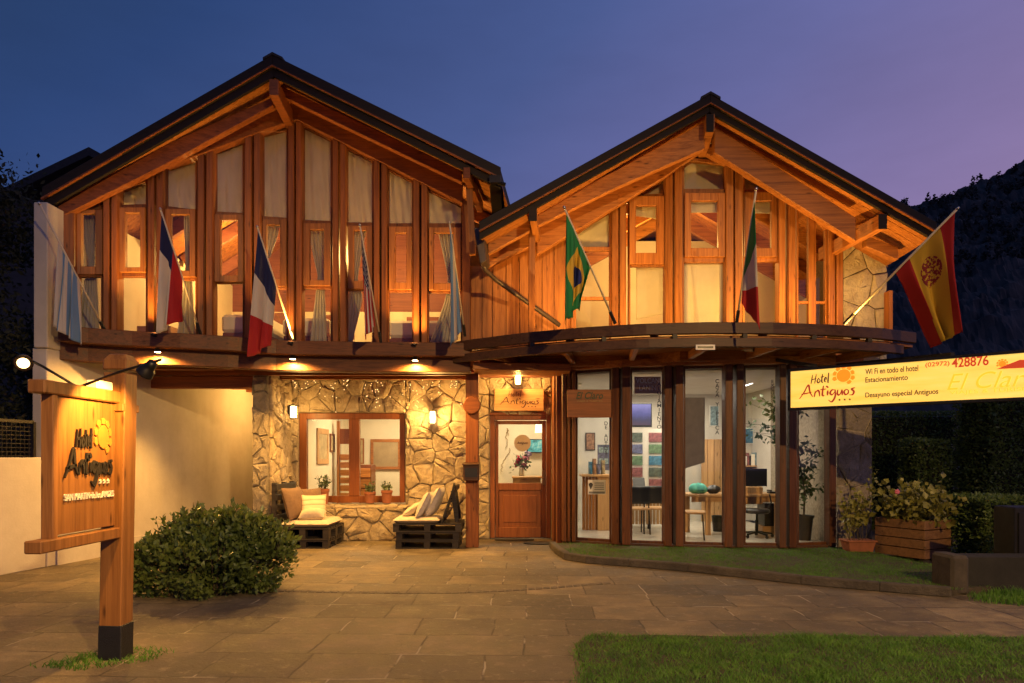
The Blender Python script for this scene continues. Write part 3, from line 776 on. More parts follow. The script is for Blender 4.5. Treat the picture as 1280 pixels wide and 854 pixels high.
# floor of the upper storey = ceiling of the porch and the carport
def plan_poly(xs, dfn, off, back, z0, z1):
    pts = [Vector((X(x, dfn(x) + off), dfn(x) + off, z0)) for x in xs]
    pts += [Vector((pts[-1].x, back, z0)), Vector((pts[0].x, back, z0))]
    return MB().prism(pts, (0, 0, z1 - z0))
plan_poly([80, 165, 285, 372, 586], dL, -.04, 15.8, 3.02, 3.30).build('upper_floor', W_CEIL, hotel)
m = MB()
m.box(-6.3, -4.4, 10.7, 10.8, 2.88, 3.018)
for i in range(7):
    y = 11.35 + i * .58
    if y < 12.2: m.box(-6.3, -.75, y, y + .10, 2.87, 3.018)
    else: m.box(-6.3, -4.05, y, y + .10, 2.87, 3.018)
m.build('ceiling_joists', W_RD_X, hotel)
m = MB(); m.box(-6.25, -4.05, 11.4, 11.58, 2.66, 2.86); m.build('carport_beam', W_RD_X, hotel, bevel=.01)
m = MB(); m.box(-4.95, -4.76, 14.3, 15.4, 2.66, 2.86); m.build('carport_beam', W_RD_X, hotel, bevel=.01)
# upstairs room shell
m = MB(); m.box(-6.9, -.2, 14.3, 14.4, 3.3, 4.55); m.build('room_wall', CREAM_WALL, hotel)
m = MB(); m.box(-6.9, -.2, 14.3, 14.4, 4.552, 6.9); m.build('gable_wall', W_CEIL, hotel)
m = MB(); m.prism([(-6.42, 10.2, 2.9), (-5.66, 17.8, 2.9), (-5.50, 17.8, 2.9), (-6.27, 10.2, 2.9)], (0, 0, 2.2)); m.build('side_wall', CREAM_WALL, hotel)
m = MB(); m.box(-.42, -.32, 11.3, 18, 3.3, 5.35); m.build('room_wall', W_CEIL, hotel)
m = MB()
for x in (-5.6, -4.5, -3.5, -2.4, -1.3):     # rafters seen through the glass
    pass
for y in (11.9, 12.9, 13.9):
    for A in (L1, R1):
        a = T1 + DIR * (y - T1.y) - Vector((0, 0, .32)); b = A + DIR * (y - T1.y) - Vector((0, 0, .32))
        m.beam(lerp(a, b, .02), lerp(a, b, .92), .10, .20)
m.build('rafters', W_CEIL, hotel)
# white end wall and carport side wall, slightly askew
def sidew(d): return lerp(-6.49, -6.06, (d - 8.65) / 2.57)
def wall_run(mb, d0, d1, z0, z1, th=.18):
    a, b = Vector((sidew(d0), d0, z0)), Vector((sidew(d1), d1, z0))
    mb.prism([a, b, b - Vector((th, 0, 0)), a - Vector((th, 0, 0))], (0, 0, z1 - z0))
m = MB(); wall_run(m, 9.35, 15.7, 0, 3.0, .2); m.box(-6.52, -6.33, 9.30, 10.3, 3.0, 4.98); m.build('side_wall', STUCCO, hotel, bevel=.01)
m = MB(); m.prism([(sidew(9.5) + .002, 9.5, 0), (sidew(15.4), 15.4, 0), (sidew(15.4) + .02, 15.4, 0), (sidew(9.5) + .022, 9.5, 0)], (0, 0, .22)); m.build('plinth', STUCCO, hotel)
m = MB(); m.box(-6.3, -3.9, 15.42, 15.6, 0, 3.0); m.build('carport_wall', STUCCO, hotel)
# porch: stone pier, stone back wall, window opening, door opening
YB = 12.55
m = MB(); m.box(-4.32, -4.06, 11.38, 15.4, 0, 3.0); m.build('pier_core', MORTAR, hotel)
m = MB(); stones(m, (-4.32, 11.37, 0), (1, 0, 0), (0, 0, 1), (0, -1, 0), [(0, .26, 0, 2.86)], .36, 5, .035, .008); pf = smooth_by_angle(m.build('stone_facing', STONE_SHADE, hotel))
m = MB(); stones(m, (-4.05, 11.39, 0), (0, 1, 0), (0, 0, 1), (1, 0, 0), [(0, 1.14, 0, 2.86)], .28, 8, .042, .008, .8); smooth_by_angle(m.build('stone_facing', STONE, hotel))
wx0, wx1, wz0, wz1 = X(373, YB), X(507, YB), Z(630, YB), Z(516, YB)
dx0, dx1, dz1 = X(612, YB), X(689, YB), Z(519, YB)
EX = X(702, YB) + .1
rects = [(-4.04, wx0, 0, 3.0), (wx0, wx1, wz1, 3.0), (wx1, dx0, 0, 3.0), (dx0, dx1, dz1, 3.0), (dx1, EX, 0, 3.0)]
m = MB()
for r in rects + [(wx0, wx1, 0, wz0)]: m.box(r[0], r[1], YB, YB + .22, r[2], r[3])
m.build('porch_wall', MORTAR, hotel)
m = MB(); stones(m, (0, YB - .001, 0), (1, 0, 0), (0, 0, 1), (0, -1, 0), rects, .245, 21, .042, .005, 1.35); smooth_by_angle(m.build('stone_facing', STONE, hotel))
# stone bench below the window, with a ledge
m = MB(); m.box(-4.03, X(508, YB), YB - .24, YB - .002, 0, wz0 - .05); m.build('window_plinth', MORTAR, hotel)
m = MB(); stones(m, (-4.03, YB - .241, 0), (1, 0, 0), (0, 0, 1), (0, -1, 0), [(0, X(508, YB) + 4.03, 0, wz0 - .06)], .25, 33, .038, .007, 1.4)
smooth_by_angle(m.build('stone_facing', STONE, hotel))
m = MB(); stones(m, (-4.03, YB - .27, wz0 - .055), (1, 0, 0), (0, 1, 0), (0, 0, 1), [(0, X(511, YB) + 4.03, 0, .30)], .30, 35, .045, .008, 1.6)
smooth_by_angle(m.build('stone_ledge', STONE, hotel))
# porch window
fd = lambda x: YB + .03
m = MB()
m.rect(374, 516.5, 383, 628.5, fd, 0, .12); m.rect(499.5, 517, 506, 628.5, fd, 0, .12); m.rect(383, 516.5, 499.5, 524, fd, .002, .12); m.rect(383, 620, 499.5, 628.5, fd, .002, .12)
m.rect(436, 524, 449, 620, fd, -.01, .12)
w = m.build('window', W_DOOR, hotel, bevel=.006)
MB().rect(383, 524, 436, 620, fd, .05, .008).build('pane', GLASS, w); MB().rect(449, 524, 499.5, 620, fd, .05, .008).build('pane', GLASS, w)
# entrance door
dd = lambda x: YB + .02
m = MB()
m.rect(612.5, 519, 618.5, 672.6, dd, -.01, .14); m.rect(683, 519, 688.5, 672.6, dd, -.01, .14); m.rect(618.5, 519, 683, 525, dd, -.008, .13)
m.rect(612, 515.5, 689, 519, dd, -.05, .16)
df = m.build('door_frame', W_DOOR, hotel, bevel=.006)
m = MB()
m.rect(619, 526, 623, 672, dd, .03, .05); m.rect(677.5, 526, 682.5, 672, dd, .03, .05); m.rect(623, 526, 677.5, 530.5, dd, .032, .05)
m.rect(623, 604, 677.5, 613, dd, .032, .05); m.rect(623, 659, 677.5, 672, dd, .032, .05); m.rect(623, 613, 677.5, 659, dd, .055, .02)
m.rect(629, 619, 671, 653, dd, .043, .02)
dr_ = m.build('door', W_DOOR, hotel, bevel=.006)
MB().rect(623, 530.5, 677.5, 604, dd, .05, .008).build('pane', GLASS, dr_)
m = MB(); hp = P(679.5, 597, YB + .04); m.tube([hp, hp + Vector((0, -.05, 0)), hp + Vector((-.11, -.055, 0))], .009, 8); m.rect(678, 588, 681, 606, dd, .022, .012)
m.build('handle', plain('brass_handle', (0.35, 0.20, 0.06), 0.3, 0.9), dr_)
# lobby behind window and door
m = MB()
m.box(-4.0, 1.4, 16.3, 16.4, 0, 3); m.box(-4.06, -3.96, 12.8, 16.4, 0, 3); m.box(.95, 1.05, 12.8, 15.1, 0, 3); m.box(-.95, -.85, 13.2, 16.3, 0, 3)
m.build('lobby_wall', CREAM_WALL, hotel)
m = MB(); m.box(-4.0, 1.3, YB + .2, 16.4, -.01, .03); m.build('lobby_floor', plain('lobby_floor_tile', (0.30, 0.20, 0.12), .35), hotel)
m = MB(); m.box(-4.0, 1.3, YB + .23, 16.4, 2.86, 2.99); m.build('lobby_ceiling', CREAM_WALL, hotel)

# ================================================================== RIGHT WING: the bay
bay = thing('bay_building', 'smaller orange timber gable on the right over a curved glazed shopfront with an arched pergola', 'building', (2.9, 12.0, 0))
T2 = P(887, 122, 9.7); L2 = P(599, 281, 9.7); R2 = P(1169, 282, 9.7)
roof_pair(bay, T2, L2, R2, 9.0, .12, .21)
# eave ends and beams
m = MB(); m.strip([671, 772, 881], table([671, 772, 881], [261, 212, 152]), table([671, 772, 876], [283, 234, 186]), table([671, 881], [10.15, 9.85]), 0, .12); m.build('rafter', W_OR_X, bay, bevel=.008)
wallR = table([588, 612, 661, 678, 716, 764, 772, 790, 830, 880, 906, 966, 996, 1034, 1069, 1110], [352, 335, 318, 315, 290, 262, 258, 246, 222, 190, 204, 237, 256, 284, 303, 330])
m = MB(); m.strip([671, 720, 774], table([671, 774], [281, 232]), table([671, 774], [318, 256]), table([671, 774], [10.7, 10.6]), 0, .14); m.build('wall_beam', W_OR_X, bay, bevel=.008)
m = MB(); m.strip([772, 800, 830, 876], table([772, 881], [230, 180]), table([772, 790, 830, 876], [258, 246, 222, 190]), table([772, 876], [10.6, 10.35]), 0, .12); m.build('wall_beam', W_OR_X, bay, bevel=.008)
m = MB(); m.strip([610, 640, 662], table([610, 661], [298, 269]), table([610, 661], [318, 289]), table([600, 662], [10.2, 10.2]), 0, .12); m.build('rafter', W_OR_X, bay, bevel=.008)
m = MB(); m.strip([611, 640, 662], table([611, 661], [316, 288]), table([611, 661], [334, 308]), table([600, 662], [10.7, 10.7]), 0, .12); m.build('wall_beam', W_OR_X, bay, bevel=.008)
m = MB(); m.strip([893, 980, 1070], table([890, 1070], [156, 272]), table([882, 1070], [184, 302]), table([880, 1070], [9.95, 9.95]), 0, .14); m.build('rafter', W_OR_X, bay, bevel=.01)
m = MB(); m.strip([884, 906, 966, 996, 1034, 1052], table([880, 1052], [178, 290]), lambda x: wallR(x), dR, -.14, .12); m.build('wall_beam', W_OR_X, bay, bevel=.008)
m = MB(); m.strip([1083, 1100, 1123], table([1083, 1123], [295, 309]), table([1083, 1123], [308, 325]), table([1080, 1125], [10.3, 10.3]), 0, .14); m.build('eave_beam', W_OR_X, bay, bevel=.008)
m = MB(); m.beam(P(888, 153, 9.64), P(876, 190, 10.6), .12, .24); m.build('ridge_beam', W_OR_X, bay, bevel=.008)
MB().box(X(883.5, 9.6), X(892.5, 9.6), 9.615, 9.63, Z(164, 9.6), Z(142, 9.6)).build('beam_end_cap', W_BARGE, bay)
m = MB(); m.beam(P(666, 267, 9.72), P(666, 267, 9.72) + DIR * 1.5, .10, .19); m.build('purlin', W_OR_Y, bay, bevel=.008)
m = MB(); m.beam(P(1103.5, 277, 9.72), P(1103.5, 277, 9.72) + Vector((-.15, 1.6, 0)), .11, .21); m.build('purlin', W_OR_Y, bay, bevel=.008)
for px, py in ((666, 267), (1103.5, 277)):
    c = P(px, py, 9.70); MB().box(c.x - .058, c.x + .058, 9.695, 9.71, c.z - .105, c.z + .105).build('beam_end_cap', W_BARGE, bay)
m = MB(); m.beam(P(665, 274, 10.42), Vector((X(664.5, 10.42), 10.42, 3.19)), .10, .10, (0, 1, 0)); m.build('eave_post', W_OR_Z, bay, bevel=.006)
# infill up to the roof
xsR = [588, 612, 640, 661, 700, 740, 764, 800, 830, 855, 876, 906, 940, 966, 996, 1034, 1054, 1082, 1110]
m = MB()
for a, b in zip(xsR[:-1], xsR[1:]):
    pa, pb = P(a, wallR(a) + 4, dR(a) + .03), P(b, wallR(b) + 4, dR(b) + .03)
    qa = Vector((pa.x, pa.y, max(pa.z + .01, roof_z(T2, L2, R2, pa.x, pa.y, .16)))); qb = Vector((pb.x, pb.y, max(pb.z + .01, roof_z(T2, L2, R2, pb.x, pb.y, .16))))
    m.prism([pa, pb, qb, qa], (0, .05, 0))
m.build('gable_infill', W_OR_X, bay)
# upright boarding left of the glass
m = MB(); x = 588.0; k = 0
while x < 714:
    w = random.choice((13, 15, 17)); x1 = min(x + w - .8, 720)
    m.slab([(x, wallR(x) - 4), (x1, wallR(x1) - 4), (x1, 434), (x, 434)], dR, .01 + random.random() * .012, .035); x += w
m.build('upright_boarding', W_OR_Z, bay)
m = MB(); m.slab([(588, 352), (720, 292), (720, 436), (588, 436)], dR, .06, .05); m.build('wall', W_DK_X, bay)
yb = lambda x: HY - (3.32 - CH) * F / dR(x)
# glazing of the gable
def simple_window(root, outer, dfn, bars=(), fw=2.2, fmat=W_OR_Z, label=None):
    """outer = polygon with vertical sides; frame round it, transoms at rows bars"""
    m = MB(); n = len(outer)
    for i in range(n):
        a, b = outer[i], outer[(i+1) % n]; ca = (sum(p[0] for p in outer)/n, sum(p[1] for p in outer)/n)
        def ins(p): 
            dx, dy = ca[0]-p[0], ca[1]-p[1]
            return (p[0] + math.copysign(min(abs(dx), fw), dx), p[1] + math.copysign(min(abs(dy), fw), dy))
        m.slab([a, b, ins(b), ins(a)], dfn, -.03, .08)
    for (y, h) in bars: m.rect(min(p[0] for p in outer) + 1, y - h/2, max(p[0] for p in outer) - 1, y + h/2, dfn, -.026, .07)
    w = m.build('window', fmat, root, bevel=.004, label=label)
    MB().slab(outer, dfn, .0, .008).build('pane', GLASS, w)
    return w
simple_window(bay, [(718, 291), (764, 262), (764, yb(764)), (718, yb(718))], dR, [(311, 5), (373, 4)])
BU = [
 dict(top=[(791, 244), (830, 222), (830, 243), (791, 244)], sash=(787, 245, 830, 330), glass=(795, 257, 821, 316), low=(788, 333, 830, 415)),
 dict(top=[(856, 200), (906, 206), (906, 237), (856, 237)], sash=(856, 241, 906.5, 321), glass=(864, 251, 898, 310), low=(855, 328, 906, 415)),
 dict(top=[(930, 216), (968, 237), (968, 238), (930, 238)], sash=(931, 240, 972, 321), glass=(943, 251, 964.5, 310), low=(931, 327, 972, 415)),
]
for u in BU: window_unit(bay, u, dR, fmat=W_OR_Z, smat=W_OR_Z)
simple_window(bay, [(996, 258), (1034, 285), (1034, yb(1034)), (996, yb(996))], dR, [(378, 3)])
m = MB(); m.slab([(1011, 268), (1020, 275), (1020, 412), (1011, 412)], dR, -.05, .08); m.build('mullion', W_OR_Z, bay)
for (a, b) in [(765, 773), (775, 783), (832, 841), (844, 853), (908, 917), (919, 928), (974, 982), (986, 994.5), (1036, 1044), (1046, 1054), (714, 718)]:
    m = MB(); m.slab([(a, wallR(a) - 4), (b, wallR(b) - 4), (b, 416), (a, 416)], dR, -.13, .18); m.build('post', W_OR_Z, bay, bevel=.008)
# stone end of the upper wall
m = MB(); m.box(X(1054, 11.25), X(1109, 11.25), 11.26, 12.3, 2.9, Z(306, 11.25)); m.build('stone_wall_core', MORTAR_D, bay)
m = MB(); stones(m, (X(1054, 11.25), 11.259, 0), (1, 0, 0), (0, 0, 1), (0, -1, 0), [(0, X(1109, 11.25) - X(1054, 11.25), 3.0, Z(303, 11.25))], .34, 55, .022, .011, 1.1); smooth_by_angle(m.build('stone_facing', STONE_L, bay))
m = MB(); m.box(X(1105, 11.2), X(1109.5, 11.2), 11.05, 11.2, 3.3, Z(366, 11.2)); m.build('corner_post', W_OR_Z, bay)
# upper floor + room behind
plan_poly([600, 720, 808, 850, 960, 1034, 1100], dR, .06, 16.5, 3.0, 3.30).build('upper_floor', W_OR_X, bay)
m = MB(); m.box(-.4, 6.2, 14.2, 14.3, 3.3, 6.0); m.box(5.9, 6.0, 11.3, 14.2, 3.3, 4.7); m.box(-.30, -.20, 11.3, 14.2, 3.3, 4.7); m.build('room_wall', CREAM_WALL, bay)
m = MB()
for y in (11.7, 12.7, 13.7):
    for A in (L2, R2):
        a = T2 + DIR * (y - T2.y) - Vector((0, 0, .26)); b = A + DIR * (y - T2.y) - Vector((0, 0, .26)); m.beam(lerp(a, b, .02), lerp(a, b, .93), .10, .2)
m.build('rafters', W_OR_X, bay)

# glazed bay at ground level
zt, zb = 2.955, 0.10
def brow(x): return HY + (CH - zb) * F / dB(x)
def trow(x): return HY - (zt - CH) * F / dB(x)
bx = [704, 720, 748, 777, 810, 843, 880, 918, 952, 985, 1015, 1045]
m = MB(); m.strip(bx, brow, lambda x: HY + CH * F / dB(x), dB, -.10, .22); m.build('sill_beam', W_DK_X, bay, bevel=.006)
m = MB(); m.strip(bx, lambda x: HY - (3.36 - CH) * F / (dB(x) - .12), lambda x: HY - (zt - CH) * F / (dB(x) - .12), dB, -.12, .14); m.build('head_beam', W_OR_X, bay, bevel=.008)
m = MB(); m.strip(bx, lambda x: HY - (3.08 - CH) * F / (dB(x) - .19), lambda x: HY - (zt - CH) * F / (dB(x) - .19), dB, -.19, .08); m.build('head_rail', W_OR_X, bay, bevel=.008)
GL = [(720, 764), (788.5, 830), (855, 905.5), (930.5, 974), (997, 1036)]
for a, b in GL:
    m = MB(); f = 1.8
    m.slab([(a, trow(a)), (a + f, trow(a)), (a + f, brow(a)), (a, brow(a))], dB, -.03, .07); m.slab([(b - f, trow(b)), (b, trow(b)), (b, brow(b)), (b - f, brow(b))], dB, -.03, .07)
    m.slab([(a + f, trow(a)), (b - f, trow(b)), (b - f, trow(b) + 3), (a + f, trow(a) + 3)], dB, -.03, .07); m.slab([(a + f, brow(a) - 4), (b - f, brow(b) - 4), (b - f, brow(b)), (a + f, brow(a))], dB, -.03, .07)
    w = m.build('window', W_BAY_Z, bay, bevel=.004)
    MB().slab([(a, trow(a)), (b, trow(b)), (b, brow(b)), (a, brow(a))], dB, .0, .008).build('pane', GLASS_OLD, w)
for (a, b) in [(703, 708), (709.5, 713), (715, 719.5), (765, 774), (778, 788), (831, 840), (845, 854.5), (907, 916), (921, 930), (975, 983), (987, 996.5), (1037, 1045.5)]:
    m = MB(); m.slab([(a, trow(a) - 2), (b, trow(b) - 2), (b, brow(b) + 2), (a, brow(a) + 2)], dB, -.16, .2); m.build('post', W_BAY_Z, bay, bevel=.008)
for (a, b) in [(773, 779), (839, 846), (915, 922), (982, 988)]:
    m = MB(); m.slab([(a, trow(a)), (b, trow(b)), (b, brow(b)), (a, brow(a))], dB, .05, .04); m.build('slot_board', W_DK_X, bay)
# orange pilaster between door and bay
m = MB(); m.box(X(695.5, 11.7), X(703, 11.7), 11.7, 11.85, 0, 2.95); m.build('corner_post', W_RD_Z, bay, bevel=.008)
m = MB(); m.box(X(692, 11.9), X(696, 11.9), 11.9, 12.5, 0, 2.95); m.build('corner_post', W_RD_Z, bay, bevel=.008)
# stone return wall on the right
m = MB(); m.box(X(1046, 11.15), X(1090, 11.15), 11.16, 14, 0, 3.0); m.build('stone_wall_core', MORTAR, bay)
m = MB(); stones(m, (X(1046, 11.15), 11.159, 0), (1, 0, 0), (0, 0, 1), (0, -1, 0), [(0, X(1090, 11.15) - X(1046, 11.15), 0, 2.95)], .40, 66, .025, .012, .9); smooth_by_angle(m.build('stone_facing', STONE_SHADE, bay))
# agency shell
plan_poly([720, 777, 843, 918, 985, 1040], dB, .10, 15.3, -.02, .10).build('shop_floor', TILE_FLOOR, bay)
m = MB(); m.box(1.06, 6.0, 15.2, 15.3, .1, 3.0); m.box(1.06, 1.16, 12.0, 15.2, .1, 3.0); m.box(5.35, 5.45, 11.2, 15.2, .1, 3.0); m.build('shop_wall', AGENCY_WALL, bay)
plan_poly([720, 777, 843, 918, 985, 1040], dB, .10, 15.3, 2.9, 2.98).build('shop_ceiling', AGENCY_WALL, bay)
# the arched pergola: two dark curved rails on brackets, a deck between them and the wall
AX = table([-.95, -.6, 0.2, 1.0, 1.8, 2.7, 3.6, 4.5, 5.3, 6.05], [10.95, 10.68, 10.12, 9.72, 9.46, 9.34, 9.37, 9.52, 9.78, 10.15])
def arc(off, x0=-.9, x1=6.0, n=40): return [Vector((lerp(x0, x1, i/n), AX(lerp(x0, x1, i/n)) + off, 0)) for i in range(n + 1)]
def arc_board(name, off, z0, z1, th, mat, x0=-.9, x1=6.0):
    a = arc(off, x0, x1); vs = []; n = len(a)
    for p in a: vs += [p + Vector((0, 0, z0)), p + Vector((0, 0, z1)), p + Vector((0, th, z1)), p + Vector((0, th, z0))]
    fs = [(3, 2, 1, 0), (4*n-4, 4*n-3, 4*n-2, 4*n-1)]
    for i in range(n - 1):
        for k in range(4): fs.append((4*i+k, 4*i+(k+1) % 4, 4*i+4+(k+1) % 4, 4*i+4+k))
    m = MB(); m.add(vs, fs); return m.build(name, mat, bay, bevel=.006)
arc_board('arc_rail', 0, 3.20, 3.355, .09, W_DK_X)
arc_board('arc_rail', .01, 3.02, 3.145, .09, W_DK_X, -.95, 5.75)
m = MB(); a = arc(.10); top = [Vector((p.x, p.y, 3.15)) for p in a]
deck = top + [Vector((6.0, 11.2, 3.15))] + [Vector((X(x, dB(x) - .13), dB(x) - .13, 3.15)) for x in (1045, 985, 918, 843, 777, 720)] + [Vector((.6, 11.35, 3.15)), Vector((-.9, 11.15, 3.15))]
m.prism(deck, (0, 0, .04)); m.build('canopy_deck', W_OR_X, bay)
for x in (-.3, .75, 1.75, 2.75, 3.75, 4.7, 5.5):
    m = MB(); y0 = AX(x) + .1; xe = lerp(x, 2.9, .12); m.beam((x, y0, 3.085), (xe, 11.2 if not 1.2 < xe < 5 else 10.75, 3.085), .075, .12); m.build('bracket', W_OR_Y, bay, bevel=.006)
for x in (.3, 1.3, 2.25, 3.2, 4.2, 5.1):
    MB().box(x - .03, x + .03, AX(x) + .005, AX(x) + .07, 3.14, 3.205).build('rail_block', W_BLK, bay)
# wide board linking the pergola to the hotel front, above the entrance
m = MB(); m.prism([(-.62, 10.85, 2.9), (.95, 11.05, 2.9), (1.0, 11.75, 2.9), (-.62, 11.6, 2.9)], (0, 0, .12)); m.build('entrance_canopy', W_OR_X, bay, bevel=.01)
m = MB(); m.box(-.9, 1.05, 11.75, 12.5, 2.96, 3.0); m.build('porch_ceiling', W_CEIL, bay)
# valley roof between the two gables, corrugated edge showing
m = MB()
def corr(u, v): return (lerp(-.75, .15, u), lerp(12.0, 14.5, v), 5.92 + .018 * math.sin(u * 2*math.pi*14) + .25 * v)
m.grid(corr, 140, 2, uv=False)
cv = m.build('valley_roof', METAL_GUT, hotel); sm = cv.modifiers.new('s', 'SOLIDIFY'); sm.thickness = .008
m = MB(); m.box(-.75, .12, 12.05, 12.15, 5.72, 5.88); m.box(-.75, .4, 12.3, 12.4, 4.9, 5.9); m.build('valley_board', W_DK_X, hotel)
# gutter box and downpipe
m = MB(); m.prism([P(592, 284, 9.95), P(604, 286, 9.95), P(607.5, 326, 9.95), P(600, 330, 9.95)], (.05, .35, 0)); m.build('gutter_box', METAL_GUT, bay, bevel=.01)
m = MB(); m.tube([P(603, 328, 10.1), P(606, 337, 10.25), P(620, 350, 10.6), P(658, 377, 10.9), P(700, 407, 11.0)], .035, 10); m.build('downpipe', METAL_GUT, bay, smooth=True)
m = MB(); m.tube([P(619, 222, 10.15), P(624, 229, 10.15), P(632, 231, 10.15)], .03, 8); m.box(X(612, 10.2), X(626, 10.2), 10.1, 14, Z(228, 10.1), Z(219, 10.1)); m.build('gutter', METAL_DK, hotel)
# ------------------------------------------------------------------ lettering
class Frame:   # a drawing plane: origin, right, up, outward
    def __init__(s, o, ux, uy):
        s.o = Vector(o); s.ux = Vector(ux).normalized(); s.uy = Vector(uy).normalized(); s.n = s.ux.cross(s.uy).normalized()
    def p(s, u, v, h=0.0): return s.o + s.ux * u + s.uy * v + s.n * h
def fit_text(body, name, mat, fr, u0, u1, v0, v1, parent, depth=0.004, bold=0.0, shear=0.0, gap=0.9, h0=0.001):
    cu = bpy.data.curves.new('t', 'FONT'); cu.body = body; cu.extrude = 0.0; cu.offset = bold; cu.shear = shear; cu.space_line = gap
    if '\n' in body: cu.align_x = 'CENTER'
    ob = bpy.data.objects.new('t', cu); COL.objects.link(ob)
    me = bpy.data.meshes.new_from_object(ob.evaluated_get(bpy.context.evaluated_depsgraph_get()))
    bpy.data.objects.remove(ob)
    vs = [v.co.copy() for v in me.vertices]; polys = [tuple(p.vertices) for p in me.polygons]
    xs = [v.x for v in vs]; ys = [v.y for v in vs]
    x0, x1, y0, y1 = min(xs), max(xs), min(ys), max(ys)
    def mp(v, h): return fr.p(lerp(u0, u1, (v.x - x0)/(x1 - x0)), lerp(v0, v1, (v.y - y0)/(y1 - y0)), h)
    n = len(vs); V = [mp(v, h0 + depth) for v in vs] + [mp(v, h0) for v in vs]
    Fs = list(polys); cnt = {}
    for p in polys:
        for i in range(len(p)):
            e_ = (p[i], p[(i+1) % len(p)]); cnt[e_] = 1
    for a, b in cnt:
        if (b, a) not in cnt: Fs.append((b, a, a + n, b + n))
    m = MB(); m.add(V, Fs); return m.build(name, mat, parent)
def catmull(pts, k=7):
    if len(pts) < 3: return [(lerp(pts[0][0], pts[1][0], i/k), lerp(pts[0][1], pts[1][1], i/k)) for i in range(k + 1)]
    q = [pts[0]] + list(pts) + [pts[-1]]; out = []
    for i in range(1, len(q) - 2):
        for j in range(k):
            t = j / k; t2, t3 = t*t, t*t*t
            out.append(tuple(.5*((2*q[i][c]) + (-q[i-1][c]+q[i+1][c])*t + (2*q[i-1][c]-5*q[i][c]+4*q[i+1][c]-q[i+2][c])*t2 + (-q[i-1][c]+3*q[i][c]-3*q[i+1][c]+q[i+2][c])*t3) for c in (0, 1)))
    out.append(pts[-1]); return out
def stroke(mb, fr, pts, w, depth, sx, sy, u0, v0, h0=0.001):
    c = catmull(pts); n = len(c); l = []; r = []
    for i, p in enumerate(c):
        a, b = c[max(i-1, 0)], c[min(i+1, n-1)]; dx, dy = b[0]-a[0], b[1]-a[1]; ln = math.hypot(dx, dy) + 1e-9
        ww = w * (0.45 + 0.55 * math.sin(math.pi * min(1, (i + .6) / n * 1.05))) * (1.15 if dy < 0 else .85)
        nx, ny = -dy/ln*ww, dx/ln*ww
        l.append((u0 + (p[0]+nx)*sx, v0 + (p[1]+ny)*sy)); r.append((u0 + (p[0]-nx)*sx, v0 + (p[1]-ny)*sy))
    V = [fr.p(*q, h0+depth) for q in l] + [fr.p(*q, h0+depth) for q in r] + [fr.p(*q, h0) for q in l] + [fr.p(*q, h0) for q in r]; Fs = []
    for i in range(n - 1):
        Fs += [(i, n+i, n+i+1, i+1), (2*n+i, i, i+1, 2*n+i+1), (n+i, 3*n+i, 3*n+i+1, n+i+1)]
    Fs += [(0, 2*n, 3*n, n), (n-1, 2*n-1, 4*n-1, 3*n-1)]
    mb.add(V, Fs)
ANT = [[(0,-3),(9,10),(17,24),(20,10),(25,0)], [(4,6),(23,9)], [(28,-1),(30,11)], [(29,6),(34,12),(37,9),(38,0)], [(45,21),(43,6),(44,1),(47,1)], [(39,13),(50,14)],
       [(53,11),(52,1)], [(50,20),(54,16)], [(65,11),(60,11),(57,5),(61,2),(66,9)], [(66,12),(66,-2),(60,-12),(54,-8)], [(71,11),(70,3),(74,1),(78,10)], [(78,11),(79,0)],
       [(86,11),(82,7),(84,1),(89,3),(89,9),(85,11)], [(101,13),(95,11),(99,6),(97,0),(91,0)]]
HOT = [[(24,26),(28,44)], [(33,26),(37,45)], [(25,34),(37,36)], [(43,37),(39,31),(42,27),(46,31),(43,36)], [(52,44),(50,30),(53,27)], [(47,38),(56,39)],
       [(57,31),(61,33),(60,37),(57,34),(57,29),(61,28)], [(67,46),(65,28),(67,27)]]
HOT = [[((x - 24) * .76 + 22, y) for x, y in st] for st in HOT]
def sun_emblem(mb, fr, cu, cv, rr, sx, sy, depth, h0=0.001):
    def poly(ps): 
        pr = [fr.p(cu + a*sx, cv + b*sy, h0) for a, b in ps]; mb.prism(pr, fr.n * depth)
    poly([(math.cos(t*math.pi/14)*rr*.62, math.sin(t*math.pi/14)*rr*.62) for t in range(28)])
    n = 10
    for i in range(n):
        if i in (6, 7): continue
        a0 = 2*math.pi*(i + .08)/n; a1 = 2*math.pi*(i + .92)/n
        poly([(math.cos(a)*rr*q, math.sin(a)*rr*q) for a, q in ((a0, .70), (a0 + .04, .95), ((a0+a1)/2, 1.0 + .05*(i % 2)), (a1 - .04, .95), (a1, .70), ((a0+a1)/2, .67))])
def logo(root, fr, u0, v0, sx, sy, ink, ink2, em, depth=0.006, w=1.15, stars=None):
    m = MB(); [stroke(m, fr, s, w*1.2, depth, sx, sy, u0, v0) for s in ANT]; m.build('name_lettering', ink2, root)
    m = MB(); [stroke(m, fr, s, w*.85, depth, sx, sy, u0, v0) for s in HOT]; m.build('hotel_lettering', ink, root)
    if em:
        m = MB(); sun_emblem(m, fr, u0 + 81*sx, v0 + 38*sy, 20, sx, sy, depth * .7); m.build('sun_emblem', em, root)
    m = MB()
    for i in range(3):
        cu, cv = u0 + (74 + i*9)*sx, v0 - 9*sy
        m.prism([fr.p(cu + math.cos(math.pi*(.5 + k/5))*sx*(2.6 if k % 2 == 0 else 1.1), cv + math.sin(math.pi*(.5 + k/5))*sy*(2.6 if k % 2 == 0 else 1.1), .001) for k in range(10)], fr.n * depth)
    m.build('stars', stars or ink, root)

